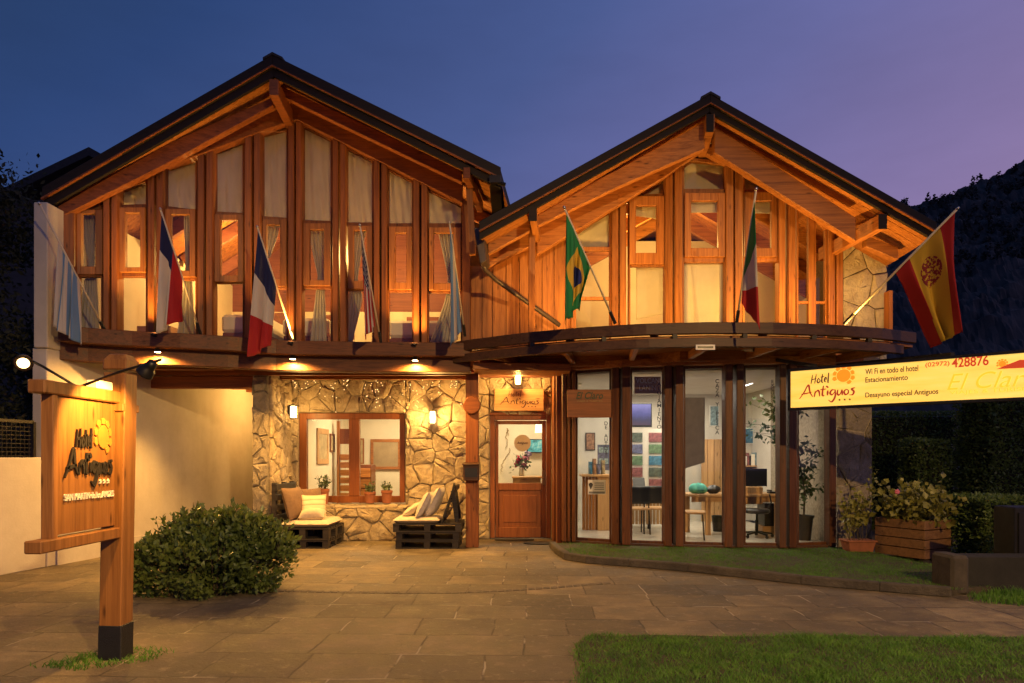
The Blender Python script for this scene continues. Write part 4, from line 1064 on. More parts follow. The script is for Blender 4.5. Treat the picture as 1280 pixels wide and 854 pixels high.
# ------------------------------------------------------------------ timber sign on its post (edge towards the street)
sp_ = thing('sign_post', 'carved wooden hotel sign hung from a thick post with a black tarred foot', 'sign', (-2.96, 5.10, 0))
m = MB(); b0, b1, t0 = Vector((-2.97, 5.12, .25)), Vector((-2.935, 5.12, 2.13)), Vector((-2.93, 5.12, 2.27))
m.beam(b0, b1, .165, .165, (0, 1, 0))
def sq(c, s): return [c + Vector((i*s, j*s, 0)) for i, j in ((-1,-1),(1,-1),(1,1),(-1,1))]
q0, q1, q2 = sq(b1 + Vector((0,0,.02)), .088), sq(t0 - Vector((0,0,.05)), .088), sq(t0, .058)
m.add(q0 + q1 + q2, [(3,2,1,0)] + [(i, (i+1) % 4, 4+(i+1) % 4, 4+i) for i in range(4)] + [(4+i, 4+(i+1) % 4, 8+(i+1) % 4, 8+i) for i in range(4)] + [(8,9,10,11)])
m.build('post', W_SIGN, sp_, bevel=.008)
m = MB(); m.beam((-2.973, 5.12, 0), (-2.968, 5.12, .26), .172, .172, (0, 1, 0)); m.build('tarred_foot', plain('tar', (0.010, 0.010, 0.011), .45, 0, .3, 20, .5), sp_, bevel=.006)
# panel from the post towards the street
PX0, PX1 = -2.945, -2.925
ya, yb_ = 4.32, 5.03
m = MB(); m.box(-2.965, -2.925, ya + .03, yb_, 1.0, 1.92); 
pn = m.build('panel', W_SIGN, sp_, bevel=.004)
m = MB(); m.box(-2.985, -2.905, ya, ya + .05, .98, 1.93); m.build('edge_board', W_SIGN, sp_, bevel=.006)
m = MB(); m.box(-3.0, -2.89, ya - .10, yb_ + .02, 1.90, 1.985); m.build('top_rail', W_SIGN, sp_, bevel=.008)
m = MB(); m.box(-3.0, -2.89, ya - .13, yb_ + .02, .905, .985); m.build('bottom_rail', W_SIGN, sp_, bevel=.008)
m = MB(); m.box(-3.02, -2.86, 5.02, 5.24, 1.84, 1.90); m.build('peg', W_SIGN, sp_, bevel=.006)
fr = Frame((-2.925, ya + .06, 1.0), (0, 1, 0), (0, 0, 1))      # right side, faces +x; reading direction goes away from the street
logo(sp_, fr, .07, .39, .0052, .0068, INK_BK, INK_BK, INK_YE, .014, 1.75, INK_WH)
fit_text('SAN MARTIN de los ANDES', 'town_lettering', INK_WH, fr, .07, .62, .215, .26, sp_, .010, .008)
m = MB(); m.box(-2.985, -2.905, 4.78, 4.97, 1.985, 2.045); m.build('junction_box', WHITE, sp_, bevel=.006)
HOUSING = METAL_DK
BULB = glow('lamp_face', (1.0, 0.62, 0.22), 7)
def arm_lamp(sx, y, reach, zend, aim):
    base = Vector((-2.945, y, 1.985)); el = Vector((-2.945 + sx*reach, y, zend)); dn = Vector((-2.945 + sx*(reach - .09), y - .01, zend - .045))
    m = MB(); m.tube([base, lerp(base, el, .5) + Vector((0, 0, .01)), el, dn], .009, 8); a = m.build('lamp_arm', METAL_DK, sp_, smooth=True)
    ax = (Vector(aim) - dn).normalized(); c = dn + Vector((0, 0, -.03)) - ax * .02
    m = MB(); m.lathe([(.010, -.06), (.030, -.055), (.034, -.02), (.036, 0), (.05, .012), (.056, .05), (.058, .055), (.05, .052)], c, 20, ax); h = m.build('lamp_head', HOUSING, a, smooth=True)
    m = MB(); m.lathe([(.036, .0535), (.034, .057)], c, 20, ax); m.build('lamp_glass', BULB, a)
    lamp('SPOT', 'sign_lamp', c + ax * .075, 120, WARM, .03, aim, 95, .5)
arm_lamp(1, 4.66, .55, 2.17, (-2.94, 4.80, 1.66))
arm_lamp(-1, 4.60, .43, 2.22, (-2.55, 3.5, 1.55))

# ------------------------------------------------------------------ lit box sign at the right
A_, B_ = Vector((3.88, 9.50, 0)), Vector((5.85, 7.80, 0)); dr1 = (B_ - A_).normalized(); C_ = A_ + (B_ - A_) * 1.30
box_sign = thing('light_box_sign', 'long yellow illuminated box sign with the hotel name and phone number, right of the shopfront', 'sign', (A_.x, A_.y, 2.18))
def sfaces(z0, z1, back, fwd=0): 
    nn = Vector((dr1.y, -dr1.x, 0)) ; nn = nn if nn.y < 0 else -nn
    return nn
SN = sfaces(0, 0, 0)
frs = Frame((A_.x, A_.y, 2.19), dr1, (0, 0, 1))
LEN = (C_ - A_).length; SHH = .505
m = MB(); m.prism([frs.p(-.03, -.03, -.004), frs.p(LEN+.03, -.03, -.004), frs.p(LEN+.03, SHH+.03, -.004), frs.p(-.03, SHH+.03, -.004)], -frs.n * .16); m.build('case', METAL_GUT, box_sign)
def face_mat():
    m, t, b = newmat('lit_acrylic_face')
    n = noise(t, coords(t, (.6, .6, 6)), 2.0, 3, .6); e_ = ramp(t, n.outputs[0], [(0.35, (0.95, 0.57, 0.085)), (0.7, (1.0, 0.70, 0.17))])
    L(t, e_, b.inputs['Base Color']); L(t, e_, b.inputs['Emission Color']); b.inputs['Emission Strength'].default_value = 0.62
    return m
m = MB(); m.prism([frs.p(0, 0, -.002), frs.p(LEN, 0, -.002), frs.p(LEN, SHH, -.002), frs.p(0, SHH, -.002)], frs.n * .006); FACE = face_mat(); m.build('lit_face', FACE, box_sign)
m = MB(); m.prism([frs.p(0, 0, -.165), frs.p(LEN, 0, -.165), frs.p(LEN, SHH, -.165), frs.p(0, SHH, -.165)], -frs.n * .006); m.build('added_rear_glow', FACE, box_sign)  # glowing back added to brighten the hedge, planter and wall behind
m = MB()
for (a, b, c, d) in ((-.035, LEN+.035, -.035, .0), (-.035, LEN+.035, SHH, SHH+.035), (-.035, 0, 0, SHH)):
    m.prism([frs.p(a, c, -.003), frs.p(b, c, -.003), frs.p(b, d, -.003), frs.p(a, d, -.003)], frs.n * .022)
m.build('rim', METAL_DK, box_sign)
def su(px):
    k = (px - CX) / F; return (k*A_.y - A_.x) / (dr1.x - k*dr1.y)
def sv(py, px): 
    u = su(px); d = A_.y + dr1.y*u; return Z(py, d) - 2.19
def stxt(body, name, mat, p0, p1, ytop, ybot, bold=.008, shear=0.0):
    return fit_text(body, name, mat, Frame(frs.p(0, 0, .005), dr1, (0, 0, 1)), su(p0), su(p1), sv(ybot, p0), sv(ytop, p0), box_sign, .004, bold, shear)
RED = glow('red_print', (0.42, 0.040, 0.012), .75)
INK_LIT = glow('brown_print', (0.060, 0.018, 0.008), .8)
DKRED = glow('dark_red_print', (0.27, 0.030, 0.010), .8)
PALE_Y = glow('pale_yellow_print', (0.86, 0.47, 0.03), .80)
ORANGE_P = glow('orange_print', (0.85, 0.24, 0.012), .75)
fr2 = Frame(frs.p(0, 0, .005), dr1, (0, 0, 1))
logo(box_sign, fr2, su(999.5), sv(497, 1000), (su(1069) - su(999.5))/101, .0068, INK_LIT, DKRED, ORANGE_P, .004, 1.25)
stxt('Wi Fi en todo el hotel', 'wifi_lettering', INK_LIT, 1082, 1148, 461.5, 468.5)
stxt('Estacionamiento', 'parking_lettering', INK_LIT, 1082, 1135, 472, 478.5)
stxt('Desayuno especial Antiguos', 'breakfast_lettering', INK_LIT, 1082, 1173, 491, 499)
stxt('(02972)', 'area_code_lettering', RED, 1157, 1187, 453.5, 460.5)
stxt('428876', 'phone_lettering', RED, 1190, 1236, 448, 460, .018)
stxt('El Claro', 'agency_lettering', PALE_Y, 1184, 1300, 468, 488, -.005, .35)
stxt('VIAJES & TURISMO', 'agency_subtitle_lettering', PALE_Y, 1187, 1300, 489, 494.5, -.01)
m = MB(); sun_emblem(m, fr2, su(1253), sv(455, 1253), .058, 1, 1, .004); m.build('sun_emblem', ORANGE_P, box_sign)
m = MB(); m.prism([fr2.p(su(1246), sv(461.5, 1246), .002), fr2.p(su(1300), sv(459, 1300), .002), fr2.p(su(1296), sv(450, 1296), .002), fr2.p(su(1275), sv(450, 1275), .002), fr2.p(su(1262), sv(455, 1262), .002)], fr2.n*.004); m.build('red_mountain_print', RED, box_sign)
m = MB(); m.beam(frs.p(.3, SHH + .06, -.08), Vector((4.1, 10.75, 3.05)), .05, .05); m.beam(frs.p(1.9, SHH + .06, -.08), Vector((5.3, 11.1, 3.0)), .05, .05); m.build('hanger', METAL_DK, box_sign)

# ------------------------------------------------------------------ sign over the door, timber sign of the shop
ds = thing('door_sign', 'small lit wooden name board fixed above the entrance door', 'sign', (X(648, 12.3), 12.35, 2.3))
DY = 12.42
m = MB(); m.box(X(618, DY), X(680, DY), DY, DY + .05, Z(514, DY), Z(486, DY)); m.build('board', W_PALE_X, ds, bevel=.01)
f3 = Frame((X(618, DY), DY, Z(514, DY)), (1, 0, 0), (0, 0, 1)); wd = X(680, DY) - X(618, DY)
logo(ds, f3, wd*.11, .13, wd*.0078, .0052, INK_BR, INK_BR, None, .004, 1.0)
cs = thing('shop_sign', 'dark brown wooden board hung across the first narrow bay window', 'sign', (X(737, 11.1), 11.1, 2.1))
CYD = 11.10
m = MB(); m.box(X(709, CYD), X(767, CYD), CYD, CYD + .04, Z(522, CYD), Z(487, CYD)); m.build('board', W_RD_X, cs, bevel=.008)
f4 = Frame((0, CYD, 0), (1, 0, 0), (0, 0, 1))
GOLD = plain('worn_gold_lettering', (0.26, 0.15, 0.05), .6, 0, .2, 20)
fit_text('El Claro', 'name_lettering', plain('dark_green_lettering', (0.03, 0.035, 0.015), .6), f4, X(720, CYD), X(754, CYD), Z(499, CYD), Z(490, CYD), cs, .006, .02, .3)
fit_text('VIAJES & TURISMO', 'subtitle_lettering', GOLD, f4, X(721, CYD), X(753, CYD), Z(503, CYD), Z(500.5, CYD), cs, .004, .01)

# ------------------------------------------------------------------ lanterns on the porch wall
LIT = glow('lantern_glass', (1.0, 0.70, 0.34), 9.0)
def lantern(label, c, n=(0, -1, 0), power=22):
    c = Vector(c); n = Vector(n); t = thing('wall_lantern', label, 'lantern', c, 'porch lanterns')
    o = c + n * .10
    m = MB(); m.lathe([(.055, -.105), (.055, .10)], o, 4, (0, 0, 1)); m.build('lit_glass', LIT, t)
    m = MB(); m.box(o.x - .066, o.x + .066, o.y - .066, o.y + .066, o.z + .10, o.z + .12); m.box(o.x - .06, o.x + .06, o.y - .06, o.y + .06, o.z - .118, o.z - .105)
    for i in (-1, 1):
        for j in (-1, 1): m.box(o.x + i*.055 - .006, o.x + i*.055 + .006, o.y + j*.055 - .006, o.y + j*.055 + .006, o.z - .106, o.z + .101)
    m.build('metal_frame', METAL_DK, t)
    m = MB(); m.beam(c + Vector((0, 0, .03)), o + Vector((0, 0, .03)) - n*.06, .06, .14); m.build('bracket', METAL_DK, t)
    lamp('POINT', 'lantern_light', o + n * .13, power * 2.6, WARM2, .06)
lantern('black framed lantern on the side of the stone pier, left of the porch window', (X(360, 12.0) + .0, 12.0, Z(515, 12.0)), (1, 0, 0), 8)
lantern('lantern on the stone wall between porch window and entrance door', (X(541.5, 12.45), 12.47, Z(522, 12.45)), (0, -1, 0), 30)
lantern('lantern close under the porch ceiling above the door sign', (X(647.5, 12.3), 12.34, Z(474, 12.3)), (0, -1, 0), 28)

# ------------------------------------------------------------------ spotlights on the front beam
SPOT_FACE = glow('spotlight_face', (1.0, 0.66, 0.26), 60)
def beam_spot(label, px):
    d = dL(px) - .325; c = Vector((X(px, d), d, 3.09)); t = thing('beam_spotlight', label, 'spotlight', (c.x, c.y, 3.04), 'spotlights along the front beam')
    m = MB(); m.lathe([(.035, 0), (.036, -.03), (.05, -.045), (.05, -.052)], c, 16, (0, 0, 1)); m.build('housing', METAL_DK, t, smooth=True)
    m = MB(); m.lathe([(.040, -.053), (.040, -.056)], c, 16); m.build('lit_face', SPOT_FACE, t)
    lamp('SPOT', 'beam_spot_light', c - Vector((0, .0, .068)), 330, WARM, .03, c + Vector((0, -.08, -1)), 172, .5)
    # its upward twin on top of the beam washes the post and eaves
    u = Vector((c.x, d - .105, ZF - .06)); m = MB(); m.lathe([(.04, 0.001), (.04, .028), (.032, .028), (.032, .02)], u, 16); m.build('upper_housing', METAL_DK, t)
    m = MB(); m.lathe([(.030, .021), (.030, .024)], u, 16); m.build('upper_lit_face', SPOT_FACE, t)
    m = MB(); m.box(u.x - .02, u.x + .02, u.y + .02, u.y + .06, u.z - .02, u.z + .02); m.build('clip', METAL_DK, t)
    lamp('SPOT', 'beam_up_light', u + Vector((0, -.02, .06)), 200, WARM, .035, u + Vector((0, .16, 1)), 104, .9)
beam_spot('small spotlight under the beam below the red, white and blue flag with a canton', 197)
beam_spot('small spotlight under the beam right of the vertical tricolour flag', 366)
beam_spot('small spotlight under the beam between the striped and the light blue flag', 519)

# ------------------------------------------------------------------ fairy lights draped under the porch beam
fl_ = thing('fairy_lights', 'strings of tiny warm lights hanging in front of the stone wall under the porch ceiling', 'string lights', (-2.0, 11.5, 2.8))
m = MB(); FY = 11.7; tops = []
for i in range(40):
    u = i / 39; x = lerp(X(352, FY), X(578, FY), u); tops.append(Vector((x, FY, 2.845 + .03 * math.cos(u * 14))))
m.tube(tops, .0035, 5)
FB = glow('fairy_bulb', (1.0, 0.66, 0.28), 4.5); drops = []
rf = random.Random(77)
for i in range(54):
    x = lerp(X(362, FY), X(576, FY), rf.random()); ln = rf.choice((.10, .18, .3, .42, .55, .22)); z0 = 2.83; yy = FY + rf.uniform(-.05, .10)
    m.tube([(x, yy, z0), (x + rf.uniform(-.02, .02), yy, z0 - ln)], .0016, 4)
    for j in range(max(1, int(ln / .14)) + 1): drops.append((x + rf.uniform(-.02, .02), yy - .004, z0 - ln * rf.random()))
m.build('cable', plain('clear_cable', (.25, .2, .12), .4), fl_)
rf.shuffle(drops); drops = drops[:98]
proto = None
for dpt in drops:
    if proto is None:
        mm = MB(); mm.lathe([(.002, -.005), (.0046, -.002), (.0046, .002), (.002, .005)], dpt, 6); proto = mm.build('bulb', FB, fl_); p0 = Vector(dpt)
    else:
        c = proto.copy(); COL.objects.link(c); c.location = proto.location + Vector(dpt) - p0

# ------------------------------------------------------------------ porch post with medallion and letter box
pp = thing('porch_post', 'square dark timber porch post with a round carved medallion', 'post', (X(589.5, 11.35), 11.35, 0))
m = MB(); m.box(X(582, 11.35), X(598, 11.35), 11.35, 11.57, 0, 2.90); m.build('shaft', W_RD_Z, pp, bevel=.01)
m = MB(); m.lathe([(.14, 0), (.15, -.02), (.15, -.05), (.13, -.06)], (X(590, 11.34), 11.345, Z(507, 11.34)), 26, (0, 1, 0)); m.build('medallion', W_RD_X, pp, bevel=.004)
f5 = Frame((X(590, 11.3), 11.284, Z(507, 11.3)), (1, 0, 0), (0, 0, 1))
lb_ = thing('letter_box', 'small dark letter box on the porch post', 'letter box', (X(589, 11.25), 11.25, 1.2))
m = MB(); z0, z1 = Z(601, 11.25), Z(580, 11.25); x0, x1 = X(579, 11.25), X(599, 11.25)
m.box(x0, x1, 11.20, 11.345, z0, z1 - .02); m.build('body', W_DK_X, lb_, bevel=.008)
m = MB(); m.prism([(x0 - .01, 11.18, z1 - .02), (x1 + .01, 11.18, z1 - .02), (x1 + .01, 11.345, z1 + .01), (x0 - .01, 11.345, z1 + .01)], (0, 0, .015)); m.build('lid', W_DK_X, lb_)
m = MB(); m.box(x0 + .03, x1 - .03, 11.192, 11.199, z0 + .06, z1 - .07); m.build('door', BLACK, lb_)

# ------------------------------------------------------------------ pallet benches
def pallet(mb, x0, x1, y0, y1, z0, h=.135, slats_y=True):
    t = .022
    for z in (z0, z0 + h - t):
        n = 7
        for i in range(n):
            y = lerp(y0, y1 - .095, i/(n-1)); mb.box(x0, x1, y, y + .095, z, z + t - .001)
    for x in (x0, (x0+x1)/2 - .05, x1 - .10):
        for y in (y0 + .002, (y0+y1)/2 - .07, y1 - .142):
            mb.box(x + .001, x + .099, y, y + .14, z0 + t, z0 + h - 2*t - .001)
        mb.box(x + .0005, x + .0995, y0 + .001, y1 - .001, z0 + h - 2*t, z0 + h - t - .001)
bn = thing('pallet_bench', 'black pallet bench with brown and striped cushions beside the stone pier', 'bench', (-3.4, 11.75, 0), 'pallet benches in the porch')
bx0, bx1, by0, by1 = -3.86, -3.02, 11.22, 12.24
m = MB(); pallet(m, bx0, bx1, by0, by1, .0); m.build('lower_pallet', W_BLK, bn)
m = MB(); pallet(m, bx0 - .02, bx1 + .01, by0 - .01, by1, .14, .20); m.build('upper_pallet', W_BLK, bn)
m = MB()
for y in (by0 + .02, by0 + .5, by1 - .1): m.box(bx0 - .10, bx0 - .03, y, y + .08, .10, 1.08)
for z in (.45, .62, .79, .96): m.box(bx0 - .028, bx0 - .004, by0, by1 - .02, z, z + .10)
m.build('backrest', W_BLK, bn, bevel=.004)
bn2 = thing('pallet_bench', 'black pallet bench with pale cushions and a slatted tilted back, left of the porch post', 'bench', (-1.4, 11.6, 0), 'pallet benches in the porch')
cx0, cx1, cy0, cy1 = -1.93, -.86, 11.18, 12.0
m = MB(); pallet(m, cx0 + .02, cx1 - .02, cy0, cy1, .0); pallet(m, cx0 + .03, cx1 - .01, cy0 + .005, cy1, .138); m.build('lower_pallet', W_BLK, bn2)
m = MB(); pallet(m, cx0 - .02, cx1 + .03, cy0 - .01, cy1, .278, .14); m.build('upper_pallet', W_BLK, bn2)
m = MB()
for i in range(4):
    y = cy0 + .06 + i * .21; m.beam((cx1 - .30, y, .42), (cx1 - .08 - .02*i, y, 1.06), .09, .028, (1, 0, 0))
for z, xx in ((.55, -.255), (.80, -.165), (1.0, -.10)): m.beam((cx1 + xx + .03, cy0 + .03, z), (cx1 + xx + .03, cy0 + .74, z), .03, .08)
m.beam((cx1 - .05, cy0 + .10, .44), (cx1 - .12, cy0 + .10, .95), .03, .07, (1, 0, 0)); m.beam((cx1 - .05, cy0 + .62, .44), (cx1 - .12, cy0 + .62, .95), .03, .07, (1, 0, 0))
m.build('backrest', W_BLK, bn2, bevel=.004)
def cushion(name, label, mat, c, ax_u, ax_v, w, h, th, group=None, cat='cushion', puff=1.0):
    """pillow lying in the plane ax_u, ax_v"""
    c, u, v = Vector(c), Vector(ax_u).normalized(), Vector(ax_v).normalized(); n = u.cross(v).normalized(); mb = MB(); S = 14
    for sgn in (1, -1):
        def fn(a, b):
            p, q = a*2-1, b*2-1
            prof = max(0, (1 - abs(p)**2.6) * (1 - abs(q)**2.6)) ** .5
            pin = 1 - .07 * (1 - abs(q)**2) * abs(p)**3 ; pin2 = 1 - .07 * (1 - abs(p)**2) * abs(q)**3
            wr = .012 * mnoise.noise((p*2.4 + c.x*9, q*2.4, c.y)) 
            return c + u * (p*w/2*pin) + v * (q*h/2*pin2) + n * (sgn * (th/2*prof*puff + .003) + wr*prof)
        k = len(mb.f); mb.grid(fn, S, S)
        if sgn < 0: mb.f[k:] = [tuple(reversed(f)) for f in mb.f[k:]]
    o = mb.build(name, mat, smooth=True); return tag(o, label, cat, group)
def mattress(label, x0, x1, y0, y1, z0, z1, mat):
    mb = MB(); S = 16
    for sgn in (1, 0):
        def fn(a, b):
            p, q = a*2-1, b*2-1; e_ = (1 - abs(p)**10) * (1 - abs(q)**10)
            z = z0 + (z1 - z0) * (.5 + (.5 if sgn else -.5) * max(0, e_)**.4) + (.008 * mnoise.noise((p*3, q*3, x0)) if sgn else 0)
            return (lerp(x0, x1, a), lerp(y0, y1, b), z)
        k = len(mb.f); mb.grid(fn, S, S)
        if not sgn: mb.f[k:] = [tuple(reversed(f)) for f in mb.f[k:]]
    return tag(mb.build('seat_pad', mat, smooth=True), label, 'seat pad', 'seat pads of the pallet benches')
mattress('cream seat pad of the bench beside the stone pier', bx0 + .05, bx1 + .0, by0 + .0, by1 - .05, .338, .46, FABRIC_CR)
mattress('cream seat pad of the bench by the porch post', cx0 - .02, cx1 - .33, cy0, cy1 - .05, .415, .52, FABRIC_CR)
SH = 0.46
cushion('cushion', 'large brown cushion standing against the left bench back', FABRIC_BR, (bx0 + .20, by0 + .28, SH + .27), (.25, 1, 0), (-.28, .05, 1), .56, .56, .20)
cushion('cushion', 'brown cushion half hidden behind the striped cushion', FABRIC_BR, (bx0 + .34, by0 + .72, SH + .26), (.6, 1, 0), (-.15, .22, 1), .52, .50, .17)
cushion('cushion', 'cream and grey striped cushion on the left bench', FABRIC_ST, (bx0 + .48, by0 + .40, SH + .20), (1, .55, 0), (-.12, .40, 1), .44, .44, .15)
cushion('cushion', 'rolled cream bolster in front of the striped cushion', FABRIC_CR, (bx0 + .52, by0 + .20, SH + .085), (1, .18, .02), (0, .7, .4), .42, .20, .20, None, 'bolster', 1.1)
cushion('cushion', 'grey white cushion leaning against the tilted slats of the right bench', FABRIC_GR, (cx1 - .43, cy0 + .30, .52 + .24), (.1, 1, 0), (.48, 0, 1), .52, .54, .17)
cushion('cushion', 'pale cushion in the middle of the three on the right bench', FABRIC_GR, (cx1 - .60, cy0 + .24, .52 + .20), (.05, 1, 0), (.52, .05, 1), .46, .48, .15)
cushion('cushion', 'small cream cushion lying foremost on the right bench', FABRIC_CR, (cx1 - .78, cy0 + .36, .52 + .11), (.2, 1, 0), (.9, .1, .6), .40, .36, .14)

# ------------------------------------------------------------------ pots on the ledge, mats
def pot_plant(label, px, ytop, ybot, w, d, leaves, mat, seed, spread=1.0):
    rg = np.random.default_rng(seed); zb_, zt_ = Z(ybot, d), Z(ytop, d); r = w * d / F / 2; x = X(px, d)
    t = thing('potted_plant', label, 'plant pot', (x, d, zb_), 'terracotta pots on the window ledge')
    h = zt_ - zb_
    m = MB(); m.lathe([(r*.74, 0), (r*.93, h*.78), (r*1.02, h*.79), (r*1.04, h), (r*.92, h), (r*.9, h*.9)], (x, d, zb_), 22); m.build('pot', TERRA, t, smooth=False, bevel=.003)
    pos = []; m = MB()
    for k in range(16):
        a = rg.uniform(0, 6.28); ln = rg.uniform(.10, .24) * spread; tip = Vector((x + math.cos(a)*r*1.3*rg.uniform(.2, 1)*spread, d + math.sin(a)*r*1.2*rg.uniform(.2, 1), zt_ + ln))
        b0_ = Vector((x + math.cos(a)*r*.3, d + math.sin(a)*r*.3, zt_ - .02)); m.tube([b0_, lerp(b0_, tip, .5) + Vector((0, 0, .02)), tip], .003, 4)
        for q in range(leaves // 16): pos.append(lerp(b0_, tip, rg.uniform(.25, 1)) + Vector(rg.normal(size=3) * .012))
    m.build('stems', BARK, t)
    link_mesh('foliage', leaf_mesh('f', [tuple(p) for p in pos], .055, rg, .5), mat, t)
pot_plant('terracotta pot with a leafy herb at the left end of the window ledge', 404, 611, 630, 15, 12.38, 170, LEAF_POT, 3, 1.15)
pot_plant('low terracotta pot in the middle of the window ledge', 462.5, 615, 629, 14, 12.36, 110, LEAF_POT, 4, .75)
pot_plant('low terracotta pot at the right end of the window ledge', 483.5, 613, 629, 14, 12.38, 110, LEAF_POT, 5, .75)
MATM = plain('rubber_mat', (0.018, 0.014, 0.012), .9, 0, .4, 30, .5)
for (px, py, rx, lab) in ((643, 675.5, .36, 'dark half round doormat at the foot of the entrance door'), (678, 679.5, .33, 'dark oval doormat to the right in front of the entrance door')):
    d = F*CH/(py - HY); m = MB(); n = 28
    m.prism([(X(px, d) + math.cos(2*math.pi*k/n)*rx, d + math.sin(2*math.pi*k/n)*(.16 if px < 660 else .2), .004) for k in range(n)], (0, 0, .012)); tag(m.build('doormat', MATM), lab, 'doormat', 'doormats at the entrance')

# ------------------------------------------------------------------ the round bush in front
bs = thing('bush', 'dense dark green rounded shrub on the paving beside the sign post', 'bush', (-3.3, 7.6, 0))
rg = np.random.default_rng(12); pos = []; out = []
lumps = [(-3.60, 7.6, .36, .56, .36), (-3.30, 7.7, .46, .60, .44), (-2.98, 7.7, .42, .50, .42), (-3.86, 7.45, .24, .34, .26), (-2.76, 7.6, .32, .34, .32), (-3.30, 7.35, .32, .52, .33), (-3.55, 7.6, .62, .18, .22), (-3.12, 7.7, .58, .20, .22), (-2.86, 7.7, .55, .22, .18)]
tw = MB()
for (x, y, z, rx, rz) in lumps:
    n = int(3000 * rx * rz / .2)
    for i in range(n):
        v = rg.normal(size=3); v /= np.linalg.norm(v); k = rg.uniform(.62, 1.04) ** .6 * (1 + .16 * mnoise.noise((v[0]*3 + x*5, v[1]*3, v[2]*3)))
        p = (x + v[0]*rx*k, y + v[1]*rx*.85*k, z + v[2]*rz*k)
        if mnoise.noise((p[0]*4.6, p[1]*4.6, p[2]*4.6)) < -.16: continue
        if p[2] > .02: pos.append(p); out.append((v[0]*.7, v[1]*.7, v[2]*.7 + .55))
# sprigs standing out of the outline
for i in range(300):
    x, y, z, rx, rz = lumps[rg.integers(len(lumps))]; v = rg.normal(size=3); v[2] = abs(v[2]) + .2; v /= np.linalg.norm(v)
    b_ = Vector((x + v[0]*rx*.9, y + v[1]*rx*.75, z + v[2]*rz*.9)); tipp = b_ + Vector((v[0]*.09, v[1]*.09, 0.02 + .17 * rg.random() ** 1.6))
    tw.tube([b_ - Vector(v)*.1, b_, tipp], [.005, .004, .002], 4)
    for k in range(9):
        pos.append(tuple(lerp(b_, tipp, rg.uniform(0, 1.05)))); out.append((v[0]*.5, v[1]*.5, .9))
for i in range(26):
    a = rg.uniform(0, 6.28); b_ = Vector((-3.3 + math.cos(a)*.35*rg.random(), 7.62 + math.sin(a)*.2, 0)); e_ = Vector((-3.3 + math.cos(a)*.5, 7.6 + math.sin(a)*.45, .55)); tw.tube([b_, lerp(b_, e_, .5) + Vector((0, 0, .1)), e_], [.014, .010, .005], 5)
link_mesh('foliage', leaf_mesh('f', pos, .072, rg, .52, 0, np.array(out)), LEAF_BUSH, bs)
tw.build('stems', BARK, bs)

# ------------------------------------------------------------------ flags on slanting poles
def uvmat(name, build):
    m, t, b = newmat(name); tc = t.nodes.new('ShaderNodeTexCoord'); sp = N(t, 'ShaderNodeSeparateXYZ'); L(t, tc.outputs['UV'], sp.inputs[0])
    col = build(t, sp.outputs['X'], sp.outputs['Y']); L(t, col, b.inputs['Base Color']); b.inputs['Roughness'].default_value = .8
    o = t.nodes['Material Output']; mx = N(t, 'ShaderNodeMixShader'); tl = N(t, 'ShaderNodeBsdfTranslucent'); L(t, col, tl.inputs[0]); mx.inputs[0].default_value = .35
    L(t, b.outputs[0], mx.inputs[1]); L(t, tl.outputs[0], mx.inputs[2]); L(t, mx.outputs[0], o.inputs[0]); return m
FW, FR, FBL, FLB, FG, FY_ = (.62, .59, .54), (.42, .018, .022), (.012, .020, .10), (.16, .30, .52), (.02, .24, .075), (.68, .46, .05)
def bands(cols):
    n = len(cols); return [(i/n if i else 0.0, c) for i, c in enumerate(cols)] 
def const(t, f, cols):
    if len(cols) == 2: return ramp(t, f, [(0, cols[0]), (.5, cols[1])], 'CONSTANT')
    return ramp(t, f, bands(cols), 'CONSTANT')
def lt(t, a, v): return math_(t, 'LESS_THAN', a, v)
# X = along the fly (0 at the pole), Y = along the pole (0 at its tip)
M_URU = uvmat('white_blue_striped_cloth', lambda t, x, y: const(t, y, [FW, FLB, FW, FLB, FW, FLB, FW]))
M_CHI = uvmat('canton_white_red_cloth', lambda t, x, y: mixc(t, math_(t, 'MULTIPLY', lt(t, x, .30), lt(t, y, .55)), const(t, y, [FW, FR]), FBL))
M_FRA = uvmat('blue_white_red_cloth', lambda t, x, y: const(t, x, [FBL, FW, FR]))
def usa(t, x, y):
    st = const(t, y, [FR, FW] * 6 + [FR]); st_x = math_(t, 'MULTIPLY', lt(t, x, .40), lt(t, y, .54))
    sx = math_(t, 'SUBTRACT', math_(t, 'FRACT', math_(t, 'MULTIPLY', x, 15)), .5); sy = math_(t, 'SUBTRACT', math_(t, 'FRACT', math_(t, 'MULTIPLY', y, 13)), .5)
    dot = lt(t, math_(t, 'ADD', math_(t, 'MULTIPLY', sx, sx), math_(t, 'MULTIPLY', sy, sy)), .07)
    return mixc(t, st_x, st, mixc(t, dot, FBL, FW))
M_USA = uvmat('starred_striped_cloth', usa)
M_ARG = uvmat('light_blue_white_cloth', lambda t, x, y: const(t, y, [FLB, FW, FLB]))
def bra(t, x, y):
    ax = math_(t, 'ABSOLUTE', math_(t, 'SUBTRACT', x, .5)); ay = math_(t, 'ABSOLUTE', math_(t, 'SUBTRACT', y, .5))
    dia = lt(t, math_(t, 'ADD', ax, ay), .42); rr = math_(t, 'ADD', math_(t, 'MULTIPLY', math_(t, 'MULTIPLY', ax, ax), 2.0), math_(t, 'MULTIPLY', ay, ay))
    return mixc(t, lt(t, rr, .045), mixc(t, dia, FG, FY_), (.012, .03, .20))
M_BRA = uvmat('green_yellow_diamond_cloth', bra)
M_ITA = uvmat('green_white_red_cloth', lambda t, x, y: const(t, x, [FG, FW, FR]))
